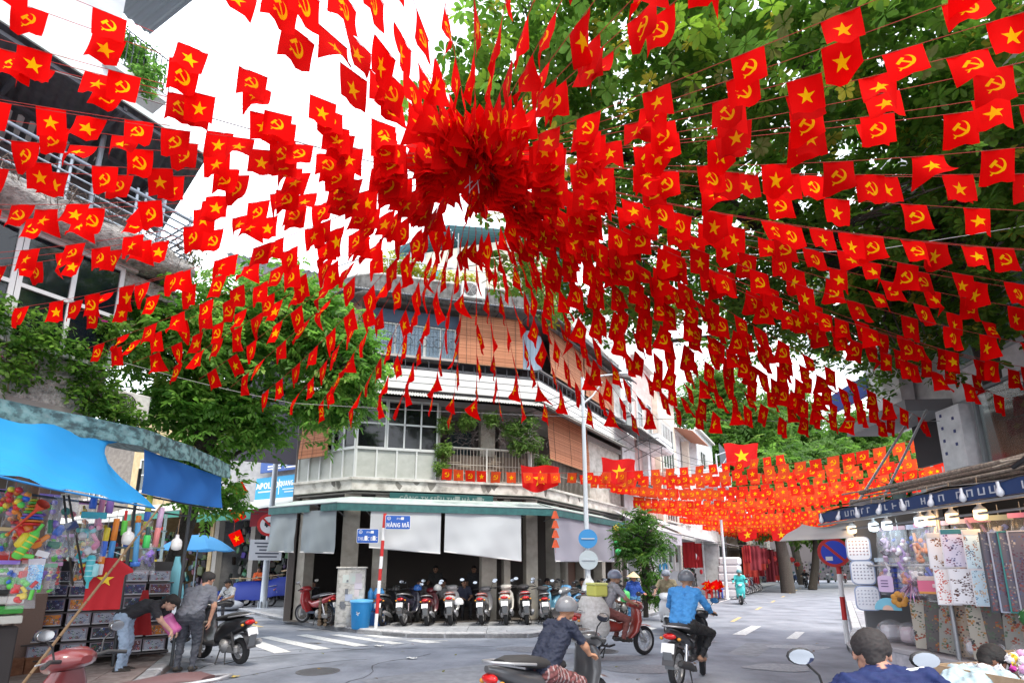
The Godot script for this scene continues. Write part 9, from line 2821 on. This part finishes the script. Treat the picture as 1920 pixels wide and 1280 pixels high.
	for k in 7:
		st=S()
		ball(st,Vector3(rnd(-0.4,0.4),rnd(-0.5,0.6),0),Vector3(rnd(0.08,0.16),rnd(0.1,0.2),0.08),8,5)
		obj("figure",st,[mat(0.62,0.6,0.6),mat(0.45,0.02,0.03)][k % 2],rg)
	for k in 2:
		var rc:=thing("red_cloth",["red cloth hanging at the left of the party shop","red cloth hanging at the right of the party shop"][k],"cloth",Vector3(9.9+0.9*k,1.6,-30.2 - 1.5*k),-0.5)
		st=S()
		sheet(st,8,6,func(a,v): return Vector3((a - 0.5)*0.7,1.6 - 1.4*v,0.04*sin(a*20)))
		obj("cloth",st,mat(0.4,0.015,0.02,0.9),rc)
	for q in [[Vector3(-1.95,0.012,-10.9),"white scrap of paper on the road before the zebra stripes"],[Vector3(-3.0,0.012,-12.6),"white scrap of paper on the road by the last zebra stripe"],[Vector3(3.9,0.012,-7.6),"pale scrap of paper on the road before the navy rider"],[Vector3(-4.5,0.012,-9.1),"small yellow wrapper on the road beside the black scooter"]]:
		st=S()
		sheet(st,4,4,func(a,v): return Vector3((a - 0.5)*0.2,0.012*sin(a*7)*cos(v*6)+0.012,(v - 0.5)*0.12))
		var l:=tag(obj("paper_scrap",st,mat(0.7,0.7,0.68) if q[1].begins_with("w") or q[1].begins_with("p") else mat(0.55,0.4,0.1)),q[1],"litter")
		l.position=q[0]
	for k in 60:
		st=S()
		leaf(st,X(Vector3.ZERO,rnd(0,6),rnd(-0.2,0.2)),0.09,0.05)
		var l:=obj("fallen_leaf",st,[mat(0.25,0.16,0.04),mat(0.14,0.15,0.03),mat(0.16,0.09,0.04)][k % 3])
		l.position=Vector3(rnd(-7,8),0.02,rnd(-13,-5))
		tag(l,"small brown fallen leaf lying on the road","leaf","fallen leaves on the road")
	for k in 14:
		var rk:=thing("red_banner","dark red hanging under the street trees, %s from the white stack" % ORD[k],"hanging goods",Vector3(15.2,0.3,-34.2)+HALL*(1.4*k)+SIDE*(0.3*sin(k*2.0) - 0.3),-0.54,"red hangings under the street trees")
		st=S()
		sheet(st,8,6,func(a,v): return Vector3((a - 0.5)*(0.4+0.25*(k % 3)),2.9 - (1.1+0.45*(k % 4))*v,0.07*sin(a*17+k)+0.04*sin(v*9)))
		obj("cloth",st,[mat(0.28,0.012,0.018,0.9),mat(0.2,0.02,0.03,0.9),mat(0.35,0.03,0.02,0.9)][k % 3],rk)
		obj("rail",S_box(X(Vector3(0,2.92,0)),Vector3(1.4,0.04,0.04)),mat(0.1,0.08,0.07),rk)
	for k in 6:
		var lt:=thing("red_lantern","round red lantern by the grey tree trunk, %s from the left" % ORD[k],"lantern",Vector3(19.5+1.3*k,2.3+0.25*sin(k*2.0),-41.5 - 1.6*k),0.0,"red lanterns under the street trees")
		st=S()
		ball(st,Vector3.ZERO,Vector3(0.26,0.22,0.26),12,8)
		obj("lantern",st,mat(0.55,0.02,0.02,0.5),lt)
		st=S()
		tube(st,[Vector3(0,0.22,0),Vector3(0,0.5,0)],0.008,4)
		tube(st,[Vector3(0,-0.22,0),Vector3(0,-0.45,0)],[0.01,0.03],5)
		obj("tassel",st,mat(0.6,0.4,0.05),lt)
